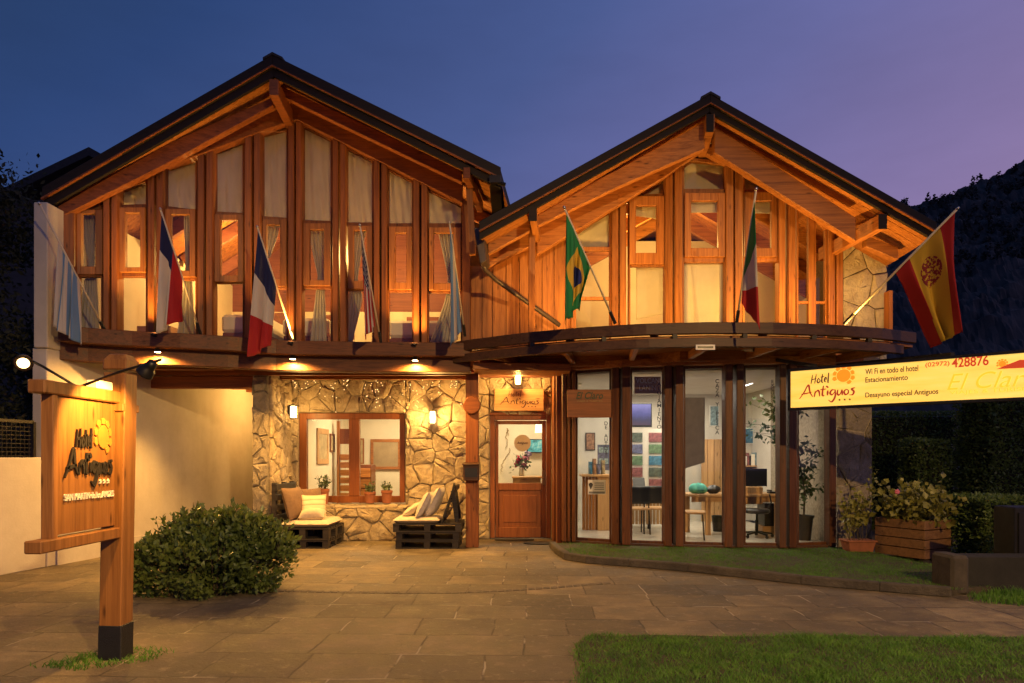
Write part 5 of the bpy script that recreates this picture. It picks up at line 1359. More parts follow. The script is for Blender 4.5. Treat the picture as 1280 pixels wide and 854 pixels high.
def spa(t, x, y):
    base = ramp(t, y, [(0, FR), (.25, FY_), (.75, FR)], 'CONSTANT')
    dx = math_(t, 'SUBTRACT', x, .30); dy = math_(t, 'SUBTRACT', y, .5); r2 = math_(t, 'ADD', math_(t, 'MULTIPLY', dx, dx), math_(t, 'MULTIPLY', dy, dy))
    nn = noise(t, coords(t), 26, 3); msk = math_(t, 'MULTIPLY', lt(t, r2, .022), math_(t, 'GREATER_THAN', nn.outputs[0], .47))
    return mixc(t, msk, base, (.28, .03, .04))
M_SPA = uvmat('red_yellow_red_cloth', spa)
POLE = plain('pale_flag_pole', (0.55, 0.47, 0.34), .5, 0, .1, 10)
def flag(label, base, tip, mat, s0, s1, fly_tip, fly_low, amp=.05, waves=2.2, pole_r=.013, sag=0.0):
    b_, t_ = P(*base), P(*tip); f = thing('flag', label, 'flag', b_, 'flags along the front')
    m = MB(); m.tube([b_, lerp(b_, t_, .5), t_], pole_r, 10); m.build('pole', POLE, f, smooth=True)
    m = MB(); m.lathe([(.006, 0), (.017, .012), (.019, .025), (.012, .045), (.003, .05)], t_ - (t_ - b_).normalized()*.01, 10, t_ - b_); m.build('finial', STEEL, f, smooth=True)
    m = MB(); m.tube([b_ - (t_ - b_).normalized()*.03, b_ + (t_ - b_).normalized()*.16], .024, 10); m.build('socket', BLACK, f)
    h0, h1 = lerp(t_, b_, s0), lerp(t_, b_, s1)
    ft, fl2 = P(*fly_tip, h0.y + .05), P(*fly_low, h1.y - .05); ph = (base[0] * .37) % 6.28
    def fn(u, v):      # u along the fly, v along the hoist
        hp_ = lerp(h0, h1, v); fp = lerp(ft, fl2, v); p = lerp(hp_, fp, u)
        k = u ** .55
        w = amp * k * math.sin(2*math.pi*waves*v + ph + 1.1*u) + amp*.45*k*math.sin(2*math.pi*waves*2.3*v + ph*2 - 2*u)
        p = p + Vector((.28*amp*k*math.cos(2*math.pi*waves*v + ph), w, sag*math.sin(math.pi*u)*(v-.5)))
        return p
    m = MB(); m.grid(fn, 30, 44); o = m.build('cloth', mat, f, smooth=True)
    s = o.modifiers.new('thickness', 'SOLIDIFY'); s.thickness = .003
flag('limp white flag with light blue stripes, leftmost, by the white end wall', (132, 415, 9.75), (50, 256, 8.8), M_URU, .27, .58, (66, 408), (102, 432), .05, 2.6)
flag('flag with a blue canton over white and red, before the third window', (250, 416, 10.15), (201, 263, 9.3), M_CHI, .03, .52, (196, 417), (228, 398), .06, 1.6)
flag('vertical blue, white and red tricolour hanging over the front beam', (367, 425, 10.65), (322, 285, 9.8), M_FRA, .02, .50, (312, 447), (337, 432), .06, 1.3)
flag('narrow hanging flag with red and white stripes and a starry blue canton', (476, 427, 10.75), (450, 283, 9.9), M_USA, .04, .55, (455, 424), (470, 408), .06, 1.7)
flag('light blue and white flag hanging folded at the right end of the larger gable', (581, 418, 10.8), (562, 280, 9.95), M_ARG, .03, .50, (563, 434), (577, 415), .05, 1.6)
flag('green flag with yellow diamond on a pole leaning left, before the boarded wall', (768, 402, 9.55), (706, 261, 8.75), M_BRA, .03, .50, (707, 404), (727, 380), .12, 2.3)
flag('green, white and red flag on the pole leaning right, before the middle gable window', (921, 402, 9.42), (945, 238, 8.6), M_ITA, .06, .55, (951, 412), (927, 380), .03, 1.2)
flag('large red and yellow flag with a crest on the long pole at the right corner', (1057, 403, 9.85), (1196, 262, 8.55), M_SPA, .01, .52, (1201, 415), (1168, 433), .12, 1.7, .016)

# ------------------------------------------------------------------ small fittings on the bay
scam = thing('security_camera', 'small white security camera under the pergola rail', 'camera', P(931, 437, 10.4))
c = P(931, 437, 10.38); m = MB(); m.tube([c, c + Vector((.10, -.08, -.02))], .028, 12); m.build('body', WHITE, scam, smooth=False); m = MB(); m.tube([c + Vector((.101, -.081, -.02)), c + Vector((.106, -.085, -.021))], .022, 12); m.build('lens', BLACK, scam); m = MB(); m.tube([c + Vector((0, .0, 0)), c + Vector((-.02, .22, .03))], .012, 8); m.build('bracket', WHITE, scam)
pq = thing('small_plaque', 'small white plaque with a dark line of print on the beam under the pergola', 'plaque', P(882, 434, 9.33))
c = P(882, 434, 9.33); w_ = 12 * 9.33 / F; m = MB(); m.box(c.x - w_, c.x + w_, 9.335, 9.349, c.z - .035, c.z + .035); m.build('plate', WHITE, pq); m = MB(); m.box(c.x - w_*.82, c.x + w_*.82, 9.331, 9.334, c.z - .014, c.z + .014); m.build('print', BLACK, pq)

# ------------------------------------------------------------------ planters at the right end of the lawn
pb = thing('planter_box', 'large slatted wooden planter box of yellowish shrubs at the end of the raised lawn', 'planter', (5.6, 9.9, 0))
c0, c1, c2 = Vector((5.52, 10.35, .03)), Vector((5.84, 9.66, .03)), Vector((6.36, 9.92, .03)); c3 = c0 + c2 - c1
m = MB()
for i in range(4):
    z = .03 + i * .138
    for a, b in ((c0, c1), (c1, c2), (c2, c3), (c3, c0)):
        d_ = (b - a).normalized(); m.beam(a + Vector((0, 0, z + .06)) - d_*.012, b + Vector((0, 0, z + .06)) + d_*.012, .028, .126)
m.build('boards', W_DULL_X, pb, bevel=.005)
m = MB(); m.prism([c0 + Vector((0, 0, .45)), c1 + Vector((0, 0, .45)), c2 + Vector((0, 0, .45)), c3 + Vector((0, 0, .45))], (0, 0, .03)); m.build('soil', SOIL, pb)
for c in (c0, c1, c2, c3): m = MB(); m.box(c.x - .05, c.x + .05, c.y - .05, c.y + .05, -.0, .05); m.build('foot', W_BLK, pb)
rg = np.random.default_rng(5); pos = []; out = []; st_ = MB()
for k in range(46):
    a, b = rg.uniform(0, 1), rg.uniform(0, 1); base = lerp(lerp(c0, c1, a), lerp(c3, c2, a), b) + Vector((0, 0, .48)); h = rg.uniform(.25, .62); tip = base + Vector((rg.normal()*.10, rg.normal()*.10, h))
    st_.tube([base, lerp(base, tip, .5), tip], [.007, .005, .003], 4)
    for q in range(26):
        p = lerp(base, tip, rg.uniform(.2, 1.05)) + Vector(rg.normal(size=3) * .055); pos.append(tuple(p)); out.append((0, -.1, .3))
link_mesh('foliage', leaf_mesh('f', pos, .095, rg, .85, .1, np.array(out)), LEAF_YEL, pb); st_.build('stems', BARK, pb)
fl1 = thing('flower_pot', 'low terracotta trough with tall sparse plants left of the planter box', 'flower pot', (5.05, 10.4, 0))
m = MB(); xx, yy = 5.27, 10.4; m.add([(xx-.17, yy-.11, .06), (xx+.17, yy-.11, .06), (xx+.17, yy+.11, .06), (xx-.17, yy+.11, .06), (xx-.21, yy-.14, .24), (xx+.21, yy-.14, .24), (xx+.21, yy+.14, .24), (xx-.21, yy+.14, .24)], [(3,2,1,0),(4,5,6,7),(0,1,5,4),(1,2,6,5),(2,3,7,6),(3,0,4,7)]); m.box(xx-.225, xx+.225, yy-.155, yy+.155, .225, .25); m.build('trough', TERRA, fl1, bevel=.006)
pos = []; out = []; st_ = MB()
for k in range(11):
    base = Vector((xx + rg.uniform(-.16, .16), yy + rg.uniform(-.08, .08), .24)); tip = base + Vector((rg.normal()*.06 + (.08 if k > 5 else -.05), rg.normal()*.05, rg.uniform(.5, 1.2 if k > 5 else .8)))
    st_.tube([base, lerp(base, tip, .5), tip], [.006, .005, .002], 4)
    for q in range(34): pos.append(tuple(lerp(base, tip, rg.uniform(.25, 1.03)) + Vector(rg.normal(size=3)*.035))); out.append((0, 0, .2))
link_mesh('foliage', leaf_mesh('f', pos, .075, rg, .7, .15, np.array(out)), LEAF_YEL, fl1); st_.build('stems', BARK, fl1)
m = MB(); c = P(1122, 615, 9.75)
for k in range(5): 
    a = k*1.257; m.lathe([(.004, -.01), (.022, 0), (.004, .012)], c + Vector((math.cos(a)*.02, 0, math.sin(a)*.02)), 8, (math.cos(a)*.4, -1, math.sin(a)*.4))
m.build('flower', plain('pink_petal', (.55, .13, .20), .7), pb)

# ------------------------------------------------------------------ hedges on the right
def hedge(label, boxes, n_per, seed, mat=LEAF_HEDGE, name='hedge', size=.06):
    rg = np.random.default_rng(seed); pos = []; out = []; core = MB()
    for (x0, x1, y0, y1, z0, z1) in boxes:
        core.box(x0 + .10, x1 - .10, y0 + .12, y1 - .10, z0, z1 - .10)
        def face(n, fn, nv):
            for i in range(n):
                a, b = rg.random(), rg.random(); p = fn(a, b); q = .05 * mnoise.noise((p[0]*2.2, p[1]*2.2, p[2]*2.2)) + abs(rg.normal())*.03
                pos.append((p[0] - nv[0]*q, p[1] - nv[1]*q, p[2] - nv[2]*q)); out.append((nv[0]*.6, nv[1]*.6, nv[2]*.6 + .25))
        face(int(n_per*(x1-x0)*(z1-z0)), lambda a, b: (lerp(x0, x1, a), y0, lerp(z0, z1, b)), (0, -1, 0))
        face(int(n_per*(x1-x0)*(y1-y0)*.8), lambda a, b: (lerp(x0, x1, a), lerp(y0, y1, b), z1), (0, 0, 1))
        face(int(n_per*(y1-y0)*(z1-z0)*.8), lambda a, b: (x0, lerp(y0, y1, a), lerp(z0, z1, b)), (-1, 0, 0))
    t = thing(name, label, 'hedge', (boxes[0][0], boxes[0][2], 0))
    link_mesh('foliage', leaf_mesh('f', pos, size, rg, .6, 0, np.array(out)), mat, t)
    core.build('branches', plain('hedge_twigs', (.018, .016, .01), .9), t)
hedge('dark hedge set back in the shade behind the planter box', [(6.4, 10.0, 14.2, 15.0, 0, 2.45)], 1100, 2)
hedge('clipped column of hedge standing between planter box and tall hedge', [(7.45, 8.05, 12.5, 13.2, 0, 1.82)], 1700, 21)
hedge('tall bright clipped hedge at the right edge under the box sign', [(8.4, 11.0, 11.9, 13.0, 0, 2.75)], 1700, 22)
hedge('low clipped hedge in front of the tall one at the right edge', [(6.55, 7.6, 9.4, 10.3, 0, .92)], 2200, 3)
# low stone block and dark cabinet at the right edge
lw = thing('low_wall', 'low dark rendered wall with a rounded stone end beside the verge', 'wall', (5.1, 7.5, 0))
m = MB(); m.box(4.78, 4.98, 7.42, 7.80, 0, .43); m.build('stone_end', plain('dark_rough_stone', (.045, .036, .028), .9, 0, .4, 8, .6), lw, bevel=.03)
m = MB(); m.box(4.98, 5.9, 7.55, 7.85, 0, .40); m.build('wall', plain('dark_render', (.014, .013, .012), .9, 0, .4, 5, .4), lw, bevel=.01)
gc = thing('meter_cabinet', 'dark metal meter cabinet behind the low wall at the right edge', 'cabinet', (6.0, 7.95, 0))
m = MB(); m.box(5.85, 6.5, 7.95, 8.3, 0, .92); m.build('case', METAL_DK, gc, bevel=.012); m = MB(); m.box(5.89, 6.46, 7.93, 7.948, .10, .86); m.build('door', METAL_DK, gc, bevel=.006)

# ------------------------------------------------------------------ left edge: garden wall, mesh fence, tree, neighbour
gw = thing('garden_wall', 'long white rendered garden wall running from the left edge to the hotel', 'wall', (-6.6, 8, 0))
m = MB(); a, b = Vector((sidew(6.2), 6.2, 0)), Vector((sidew(9.34), 9.34, 0)); th = Vector((.2, 0, 0)); m.prism([a, b, b - th, a - th], (0, 0, 1.5)); m.build('wall', STUCCO, gw, bevel=.01)
mf = thing('mesh_fence', 'dark wire mesh fence panel on top of the garden wall', 'fence', (-6.7, 8.4, 1.5))
m = MB(); za, zb2 = 1.5, 1.98
for i in range(44):
    y = lerp(6.4, 9.25, i/43); x = sidew(y) - .1; m.beam((x, y, za), (x, y, zb2), .008, .008)
for i in range(9):
    z = lerp(za + .02, zb2 - .02, i/8); m.beam((sidew(6.4) - .1, 6.4, z), (sidew(9.25) - .1, 9.25, z), .007, .007)
m.build('mesh', METAL_DK, mf)
m = MB(); m.beam((sidew(6.4) - .1, 6.4, zb2), (sidew(9.25) - .1, 9.25, zb2), .04, .04); [m.beam((sidew(y) - .1, y, 1.5), (sidew(y) - .1, y, zb2), .05, .05) for y in (6.4, 7.8, 9.25)]; m.build('frame', METAL_DK, mf)
def night_tree(label, x, y, h, rad, n, seed, z0=1.2):
    rg = np.random.default_rng(seed); t = thing('garden_tree', label, 'tree', (x, y, 0))
    m = MB(); m.tube([(x, y, 0), (x + .05, y, h*.4), (x - .05, y + .05, h*.7)], [.13, .10, .05], 8); pos = []; cl = []
    for k in range(34):
        a = rg.uniform(0, 6.28); hh = rg.uniform(z0, h); r_ = rad * math.sqrt(rg.random()) * (1 - .55 * (hh - z0)/(h - z0)); e_ = Vector((x + math.cos(a)*r_, y + math.sin(a)*r_, hh)); cl.append(e_)
        s_ = Vector((x, y, max(.5, hh - r_*.8))); m.tube([s_, lerp(s_, e_, .6) + Vector((0, 0, .08)), e_], [.03, .018, .008], 5)
    for i in range(n):
        c = cl[rg.integers(len(cl))]; v = rg.normal(size=3) * np.array([.26, .26, .22]); pos.append((c.x + v[0], c.y + v[1], c.z + v[2]))
    for i in range(14):     # thin upright shoots on top
        c = cl[rg.integers(len(cl))]; 
        if c.z < h*.75: continue
        tp_ = c + Vector((rg.normal()*.1, 0, rg.uniform(.3, .7))); m.tube([c, tp_], [.008, .003], 4)
        for q in range(30): pos.append(tuple(lerp(c, tp_, rg.random()) + Vector(rg.normal(size=3)*.03)))
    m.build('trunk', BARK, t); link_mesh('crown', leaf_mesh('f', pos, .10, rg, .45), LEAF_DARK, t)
night_tree('black leafy tree at the left edge overhanging the garden wall', -8.05, 10.2, 5.75, 1.3, 11000, 9, 2.0)
night_tree('dark shrub like tree behind the mesh fence at the far left', -8.3, 11.8, 3.6, 1.5, 6000, 10, .6)
nh = thing('neighbour_house', 'dark neighbouring house with a low pitched roof behind the trees at the left', 'house', (-12, 18, 0))
m = MB(); m.box(-19, -11.6, 20.4, 27, 0, 9.2); m.build('wall', plain('dark_house_wall', (.05, .045, .045), .9), nh)
m = MB(); m.prism([(-19.5, 20, 8.2), (-15.0, 20, 9.35), (-12.4, 20, 10.6), (-11.5, 20, 10.1), (-11.5, 20, 9.9), (-12.4, 20, 10.35), (-15.0, 20, 9.1), (-19.5, 20, 7.9)], (0, 8, 0)); m.build('roof', ROOF, nh)
# ================================================================== behind the glass
def drape(name, label, rows, dfn, off, mat, amp=.02, waves=4, cat='curtain', group=None, parent=None):
    """cloth hung between photo rows (y, left, right)"""
    ys = [r[0] for r in rows]; xl = table(ys, [r[1] for r in rows]); xr = table(ys, [r[2] for r in rows])
    def fn(u, v):
        y = lerp(ys[0], ys[-1], v); x = lerp(xl(y), xr(y), u); p = P(x, y, dfn(x) + off)
        return p + Vector((0, amp * math.sin(2*math.pi*waves*u + ys[0]) + amp*.5*mnoise.noise((u*5, v*3, ys[0])), 0))
    m = MB(); m.grid(fn, 36, 22); o = m.build(name, mat, parent, smooth=True)
    s = o.modifiers.new('thickness', 'SOLIDIFY'); s.thickness = .004
    return tag(o, label, cat if parent is None else None, group)
# cloth screens behind the top lights of the left gable, curtains behind the lower ones
names = ['', 'second', 'third', 'fourth', 'fifth', 'sixth', 'seventh', 'eighth', 'ninth']
for i, u in enumerate(UNITS):
    if not u['top']: continue
    x0, x1 = u['low'][0], u['low'][2]; t0_, t1_ = u['top'][0][1] - 4, u['top'][1][1] - 4; yb3 = u['top'][2][1] + 1
    def fn(a, b, x0=x0, x1=x1, t0_=t0_, t1_=t1_, yb3=yb3, i=i):
        x = lerp(x0 - 1, x1 + 1, a); y = lerp(lerp(t0_, t1_, a), yb3, b)
        return P(x, y, dL(x) + .07) + Vector((0, .035*mnoise.noise((a*3 + i*7, b*3, i)) + .016*math.sin(a*9 + i + b*3) + .012*math.sin(a*21 - b*5 + i), 0))
    m = MB(); m.grid(fn, 24, 24); o = m.build('cloth_screen', CURTAIN, smooth=True)
    o.modifiers.new('thickness', 'SOLIDIFY').thickness = .003
    tag(o, 'pale cloth screen in the %s slanted top light from the left, larger gable' % names[i], 'screen', 'cloth screens of the larger gable')
GC = 'curtains of the larger gable'
drape('curtain', 'tied back curtain behind the first window from the left, by the leftmost flag', [(262, 103, 121), (300, 106, 120), (338, 113, 119), (348, 108, 122), (416, 96, 126)], dL, .12, CURTAIN, .03, 5, group=GC)
drape('curtain', 'narrow curtain behind the window with the blue canton flag', [(262, 231, 241), (330, 233, 239), (350, 232, 240), (421, 222, 246)], dL, .12, CURTAIN, .03, 3, group=GC)
drape('curtain', 'small gathered curtain behind the window beside the tricolour flag', [(276, 335, 352), (300, 334, 346), (322, 332, 338)], dL, .12, CURTAIN, .03, 3, group=GC)
drape('curtain', 'waisted grey curtain right of the tall king post', [(280, 384, 406), (330, 394, 406), (346, 398, 405), (360, 396, 406), (428, 388, 409)], dL, .12, CURTAIN, .03, 4, group=GC)
drape('curtain', 'curtain swept to the left behind the stars and stripes', [(282, 441, 460), (330, 440, 450), (352, 438, 447), (372, 436, 454), (428, 434, 441)], dL, .12, CURTAIN, .03, 4, group=GC)
drape('curtain', 'long curtain swept to the right behind the light blue flag', [(286, 547, 573), (345, 560, 570), (360, 560, 569), (380, 555, 570), (428, 538, 566)], dL, .12, CURTAIN, .03, 5, group=GC)
# beds seen through the lower lights
def bed(label, x0, x1, y0, y1, z):
    t = thing('bed', label, 'bed', ((x0+x1)/2, y0, z), 'beds upstairs')
    m = MB(); m.box(x0, x1, y0, y1, z, z + .25); m.build('base', W_CEIL, t, bevel=.01)
    m = MB(); m.box(x0 - .02, x1 + .02, y0 - .02, y1, z + .25, z + .55); m.build('mattress', WHITE, t, bevel=.05)
    m = MB(); m.box(x0, x1, y1 + .0, y1 + .06, z, z + 1.0); m.build('headboard', W_CEIL, t, bevel=.01)
    m = MB(); m.box(x0 + .12, x1 - .12, y1 - .5, y1 - .05, z + .55, z + .68); m.build('pillow', WHITE, t, bevel=.05)
bed('white bed behind the fourth lower window', -4.75, -4.05, 11.2, 13.2, 3.3)
bed('white bed seen between the tricolour and the striped flag', -3.85, -3.1, 11.5, 13.4, 3.3)
bed('white bed at the right end of the room', -2.1, -1.2, 11.7, 13.6, 3.3)
cb = thing('carton', 'cardboard carton on the floor behind the second lower window', 'carton', (-5.8, 11.2, 3.3))
m = MB(); m.box(-6.05, -5.5, 11.0, 11.4, 3.3, 3.62); m.build('box', W_PALE_X, cb, bevel=.005); m = MB(); m.box(-5.82, -5.74, 10.995, 11.4, 3.3, 3.625); m.build('tape', plain('carton_tape', (.25, .16, .07), .4), cb)
# blinds of the right gable
GB = 'blinds of the smaller gable'
CREAM_BL = plain('cream_blind_cloth', (.66, .56, .38), .9, 0, .06, 5)
def blind(label, pts, off=.07, amp=.008, mat=None):
    (a0, a1, b1, b0) = pts
    def fn(u, v):
        x = lerp(lerp(a0[0], a1[0], u), lerp(b0[0], b1[0], u), v); y = lerp(lerp(a0[1], a1[1], u), lerp(b0[1], b1[1], u), v)
        return P(x, y, dR(x) + off) + Vector((0, amp * mnoise.noise((u*3, v*4, a0[0])), 0))
    m = MB(); m.grid(fn, 14, 14); o = m.build('blind', mat or CREAM_BL, smooth=True); o.modifiers.new('thickness', 'SOLIDIFY').thickness = .004
    tag(o, label, 'blind', GB)
blind('slanted cream screen behind the leftmost light of the smaller gable', [(718, 289), (764, 259), (764, 311), (718, 311)], .07, .03)
blind('small triangular screen over the left casement of the smaller gable', [(789, 243), (831, 219), (831, 246), (789, 246)], .07, .03)
blind('cream screen in the peaked top light at the middle of the smaller gable', [(854, 196), (907, 202), (907, 240), (854, 240)], .07, .04)
blind('small triangular screen over the right casement of the smaller gable', [(929, 213), (973, 238), (973, 242), (929, 242)], .07, .03)
blind('cream blind half lowered in the middle casement', [(862, 248), (900, 248), (900, 266), (862, 266)], .05)
blind('cream blind half lowered in the right casement', [(941, 248), (967, 248), (967, 267), (941, 267)], .05)
blind('cream blind half lowered in the left casement', [(793, 254), (823, 254), (823, 274), (793, 270)], .05)
blind('wide cream blind filling the middle lower light of the smaller gable', [(854, 326), (907, 326), (907, 416), (854, 416)], .06)
blind('cream blind covering most of the lower light under the left casement', [(795, 334), (831, 331), (831, 392), (795, 400)], .06)

# lobby: pictures, mirror, slatted stair screen, desk, flowers
def framed(label, cat, name, x0, x1, z0, z1, y, fmat, imat, fw=.05, grp=None):
    t = thing(name, label, cat, ((x0+x1)/2, y, z0), grp); m = MB()
    m.box(x0, x1, y, y + .03, z0, z0 + fw); m.box(x0, x1, y, y + .03, z1 - fw, z1); m.box(x0, x0 + fw, y + .001, y + .03, z0 + fw, z1 - fw); m.box(x1 - fw, x1, y + .001, y + .03, z0 + fw, z1 - fw)
    m.build('frame', fmat, t, bevel=.004); m = MB(); m.box(x0 + fw, x1 - fw, y + .015, y + .03, z0 + fw, z1 - fw); m.build('picture', imat, t); return t
ART = plain('picture_sheet', (.40, .30, .16), .6, 0, .3, 6)
YW = 16.24
def framed_side(label, y0, y1, z0, z1, fmat, fw):
    t = thing('framed_picture', label, 'picture', (-3.95, (y0+y1)/2, z0)); m = MB(); x0, x1 = -3.957, -3.93
    m.box(x0, x1, y0, y1, z0, z0 + fw); m.box(x0, x1, y0, y1, z1 - fw, z1); m.box(x0, x1 - .001, y0, y0 + fw, z0 + fw, z1 - fw); m.box(x0, x1 - .001, y1 - fw, y1, z0 + fw, z1 - fw)
    m.build('frame', fmat, t, bevel=.004); m = MB(); m.box(x0, x1 - .014, y0 + fw, y1 - fw, z0 + fw, z1 - fw); m.build('picture', ART, t)
framed_side('tall wood framed picture on the lobby side wall behind the left pane', 13.82, 14.66, 1.36, 2.10, W_PALE, .11)
framed_side('small dark framed picture beside the tall one in the lobby', 14.80, 15.16, 1.62, 2.02, W_RD_Z, .04)
framed('wide wood framed mirror on the lobby wall behind the right pane', 'mirror', 'wall_mirror', X(463, YW), X(501, YW), Z(587, YW), Z(549, YW), YW, W_OR_X, plain('mirror_reflection_tone', (.50, .38, .22), .35, .5, .3, 1.5), .07)  # warm mirror colour stands in for the reflected room
framed('narrow framed picture left of the mirror in the lobby', 'picture', 'framed_picture', X(449, YW), X(455, YW), Z(580, YW), Z(548, YW), YW, W_OR_Z, ART, .03)
ss = thing('stair_screen', 'orange slatted stair screen and opening in the lobby seen through the porch window', 'stair screen', (X(428, 15), 15, 0))
m = MB()
for i in range(8): z = .25 + i*.17; m.box(X(425, 15), X(437, 15), 15, 15.05, z, z + .13)
m.build('slats', W_OR_X, ss, bevel=.006)
m = MB(); m.box(X(421, 15), X(424, 15), 15, 15.1, .03, 2.3); m.box(X(436.5, 15), X(438.5, 15), 15, 15.1, .03, 2.3); m.build('posts', W_OR_Z, ss)
m = MB(); m.box(X(424, 15), X(436, 15), 15.06, 15.10, Z(555, 15), Z(536, 15)); m.build('upper_panel', W_DOOR, ss)
dwr = thing('drawer_chest', 'low orange chest of drawers in the lobby behind the right pane', 'chest', (X(457, 15.2), 15.2, 0))
m = MB(); m.box(X(449, 15.2), X(464, 15.2), 15.2, 15.7, .03, Z(581, 15.2)); m.build('body', W_DOOR, dwr, bevel=.01)
for i in range(5): m = MB(); z = .12 + i*.235; m.box(X(450, 15.2), X(463, 15.2), 15.175, 15.2, z, z + .2); m.build('drawer', W_OR_X, dwr, bevel=.006)
tb = thing('lobby_bench', 'low white bench under the mirror in the lobby', 'bench', (X(485, 15.6), 15.6, 0))
m = MB(); m.box(X(466, 15.6), X(500, 15.6), 15.4, 15.9, .03, .42); m.build('body', W_DOOR, tb, bevel=.01); m = MB(); m.box(X(466, 15.6), X(500, 15.6), 15.38, 15.9, .421, .56); m.build('cushion', FABRIC_CR, tb, bevel=.03)
# reception behind the entrance door
rd = thing('reception_desk', 'wooden reception desk seen through the door glass', 'desk', (X(655, 14.2), 14.2, 0))
m = MB(); m.box(X(641, 14), X(676, 14), 14.0, 14.06, .03, Z(598, 14)); m.build('front', W_PALE_X, rd, bevel=.006); m = MB(); m.box(X(640, 14), X(680, 14), 13.95, 14.6, Z(598, 14) + .001, Z(595.5, 14)); m.build('desktop', W_PALE_X, rd, bevel=.006)
fv = thing('flower_vase', 'glass vase of red and pink flowers on the reception desk', 'vase', (X(653, 14.1), 14.1, Z(595.5, 14)))
zt0 = Z(595.5, 14); vx = X(652, 14.15)
m = MB(); m.lathe([(.05, 0), (.06, .06), (.045, .14), (.055, .18)], (vx, 14.15, zt0), 14); m.build('vase', plain('pale_vase', (.55, .50, .40), .2), fv, smooth=True)
rg = np.random.default_rng(8)
for i, (px, py, r_, cc) in enumerate([(649, 575, .065, (.45, .02, .03)), (657, 572, .06, (.48, .16, .20)), (660, 567, .055, (.40, .30, .42)), (646, 580, .05, (.35, .02, .05)), (655, 582, .05, (.40, .06, .10))]):
    c = P(px, py, 14.12); pos = [tuple(c + Vector(rg.normal(size=3)*r_*.35)) for _ in range(60)]
    link_mesh('flower', leaf_mesh('f', pos, r_*.9, rg, .9), plain('petal', cc, .7), fv)
pos = [tuple(Vector((vx + rg.normal()*.08, 14.15 + rg.normal()*.06, zt0 + .26 + rg.normal()*.08))) for _ in range(120)]; link_mesh('leaves', leaf_mesh('f', pos, .09, rg, .4), LEAF_POT, fv)
scn = thing('wall_screen', 'wall screen with blue and green picture behind the reception', 'screen', (X(669, 15), 14.98, 1.4))
m = MB(); m.box(X(658.5, 14.9), X(680, 14.9), 14.95, 15.0, Z(566, 14.9), Z(549, 14.9)); m.build('case', BLACK, scn)
def screen_mat(name, a, b_, c, s, sc=6):
    m, t, bs_ = newmat(name); n = noise(t, coords(t), sc, 4, .7); e_ = ramp(t, n.outputs[0], [(.35, a), (.5, b_), (.65, c)]); L(t, e_, bs_.inputs['Emission Color']); L(t, e_, bs_.inputs['Base Color']); bs_.inputs['Emission Strength'].default_value = s; return m
m = MB(); m.box(X(660, 14.9), X(680, 14.9), 14.943, 14.949, Z(565, 14.9), Z(550, 14.9)); m.build('display', screen_mat('lit_display', (.01, .06, .06), (.05, .25, .28), (.30, .42, .35), .6), scn)
mp_ = thing('wall_map', 'line drawn map on the white wall behind the reception', 'map', (X(640, 15), 15.0, 1.2))
m = MB(); rr = random.Random(4)
for (x0, y0) in ((628, 590), (632, 560), (636, 545)):
    px, py = x0, y0; path = []
    for k in range(26):
        path.append(P(px, py, 15.06)); px += rr.uniform(-1.6, 1.9); py -= rr.uniform(.4, 2.2)
        if py < 535: break
    m.tube(path, .007, 4)
m.build('drawing', plain('map_line', (.30, .20, .08), .8), mp_)
m = MB(); m.box(X(622, 15.1), X(690, 15.1), 15.1, 15.16, .03, 2.86); wl = m.build('partition', CREAM_WALL, hotel)
st = thing('round_sticker', 'round grey brown sticker on the glass of the entrance door', 'sticker', P(652, 554, YB + .06))
m = MB(); cdd = P(653, 554, YB + .055); m.lathe([(.155, 0), (.155, .006)], cdd, 32, (0, -1, 0)); m.build('disc', plain('sticker_film', (.36, .29, .22), .6, 0, .1), st)
f6 = Frame((cdd.x, YB + .047, cdd.z), (1, 0, 0), (0, 0, 1)); fit_text('Antiguos', 'lettering', INK_BR, f6, -.10, .10, -.03, .03, st, .002, .01, .3)
cp = thing('pendant_lamp', 'small ribbed pendant lamp behind the door glass', 'pendant lamp', P(674, 532, 13.8))
c = P(674, 541, 13.8); m = MB(); m.lathe([(.03, .20), (.07, .16), (.085, .0), (.08, 0.0)], c, 14); m.build('shade', glow('pendant_shade', (1, .8, .5), 1.6), cp); m = MB(); m.tube([c + Vector((0, 0, .2)), Vector((c.x, c.y, 2.86))], .006, 6); m.build('cord', BLACK, cp)

# ------------------------------------------------------------------ the travel agency behind the bay
def wtext(body, px, ytop, ybot, wpx, mat, label):
    d = dB(px) + .02; fr_ = Frame((0, d, 0), (1, 0, 0), (0, 0, 1))
    o = fit_text('\n'.join(body), 'window_lettering', mat, fr_, X(px - wpx/2, d), X(px + wpx/2, d), Z(ybot, d), Z(ytop, d), bay, .002, .012, 0, .82); o['label'] = label
GREY_INK = plain('dark_film_lettering', (.02, .02, .022), .5)
wtext('ALOJAMIENTO', 824, 478, 536, 5.5, GREY_INK, 'vertical window lettering ALOJAMIENTO')
wtext('CAZA Y PESCA', 896.5, 474, 543, 5.0, GREY_INK, 'vertical window lettering CAZA Y PESCA')
wtext('EXCURSIONES', 965.5, 475, 526, 5.0, GREY_INK, 'vertical window lettering EXCURSIONES')
wtext('DE AUTOS', 757.5, 527, 568, 4.8, GREY_INK, 'vertical window lettering DE AUTOS')
ws = thing('window_notice', 'white notice with a map pin stuck inside the first narrow bay window', 'notice', P(743, 608, 11.25))
d = dB(745) + .03; m = MB(); m.box(X(735, d), X(757, d), d, d + .006, Z(618, d), Z(600, d)); m.build('sheet', WHITE, ws)
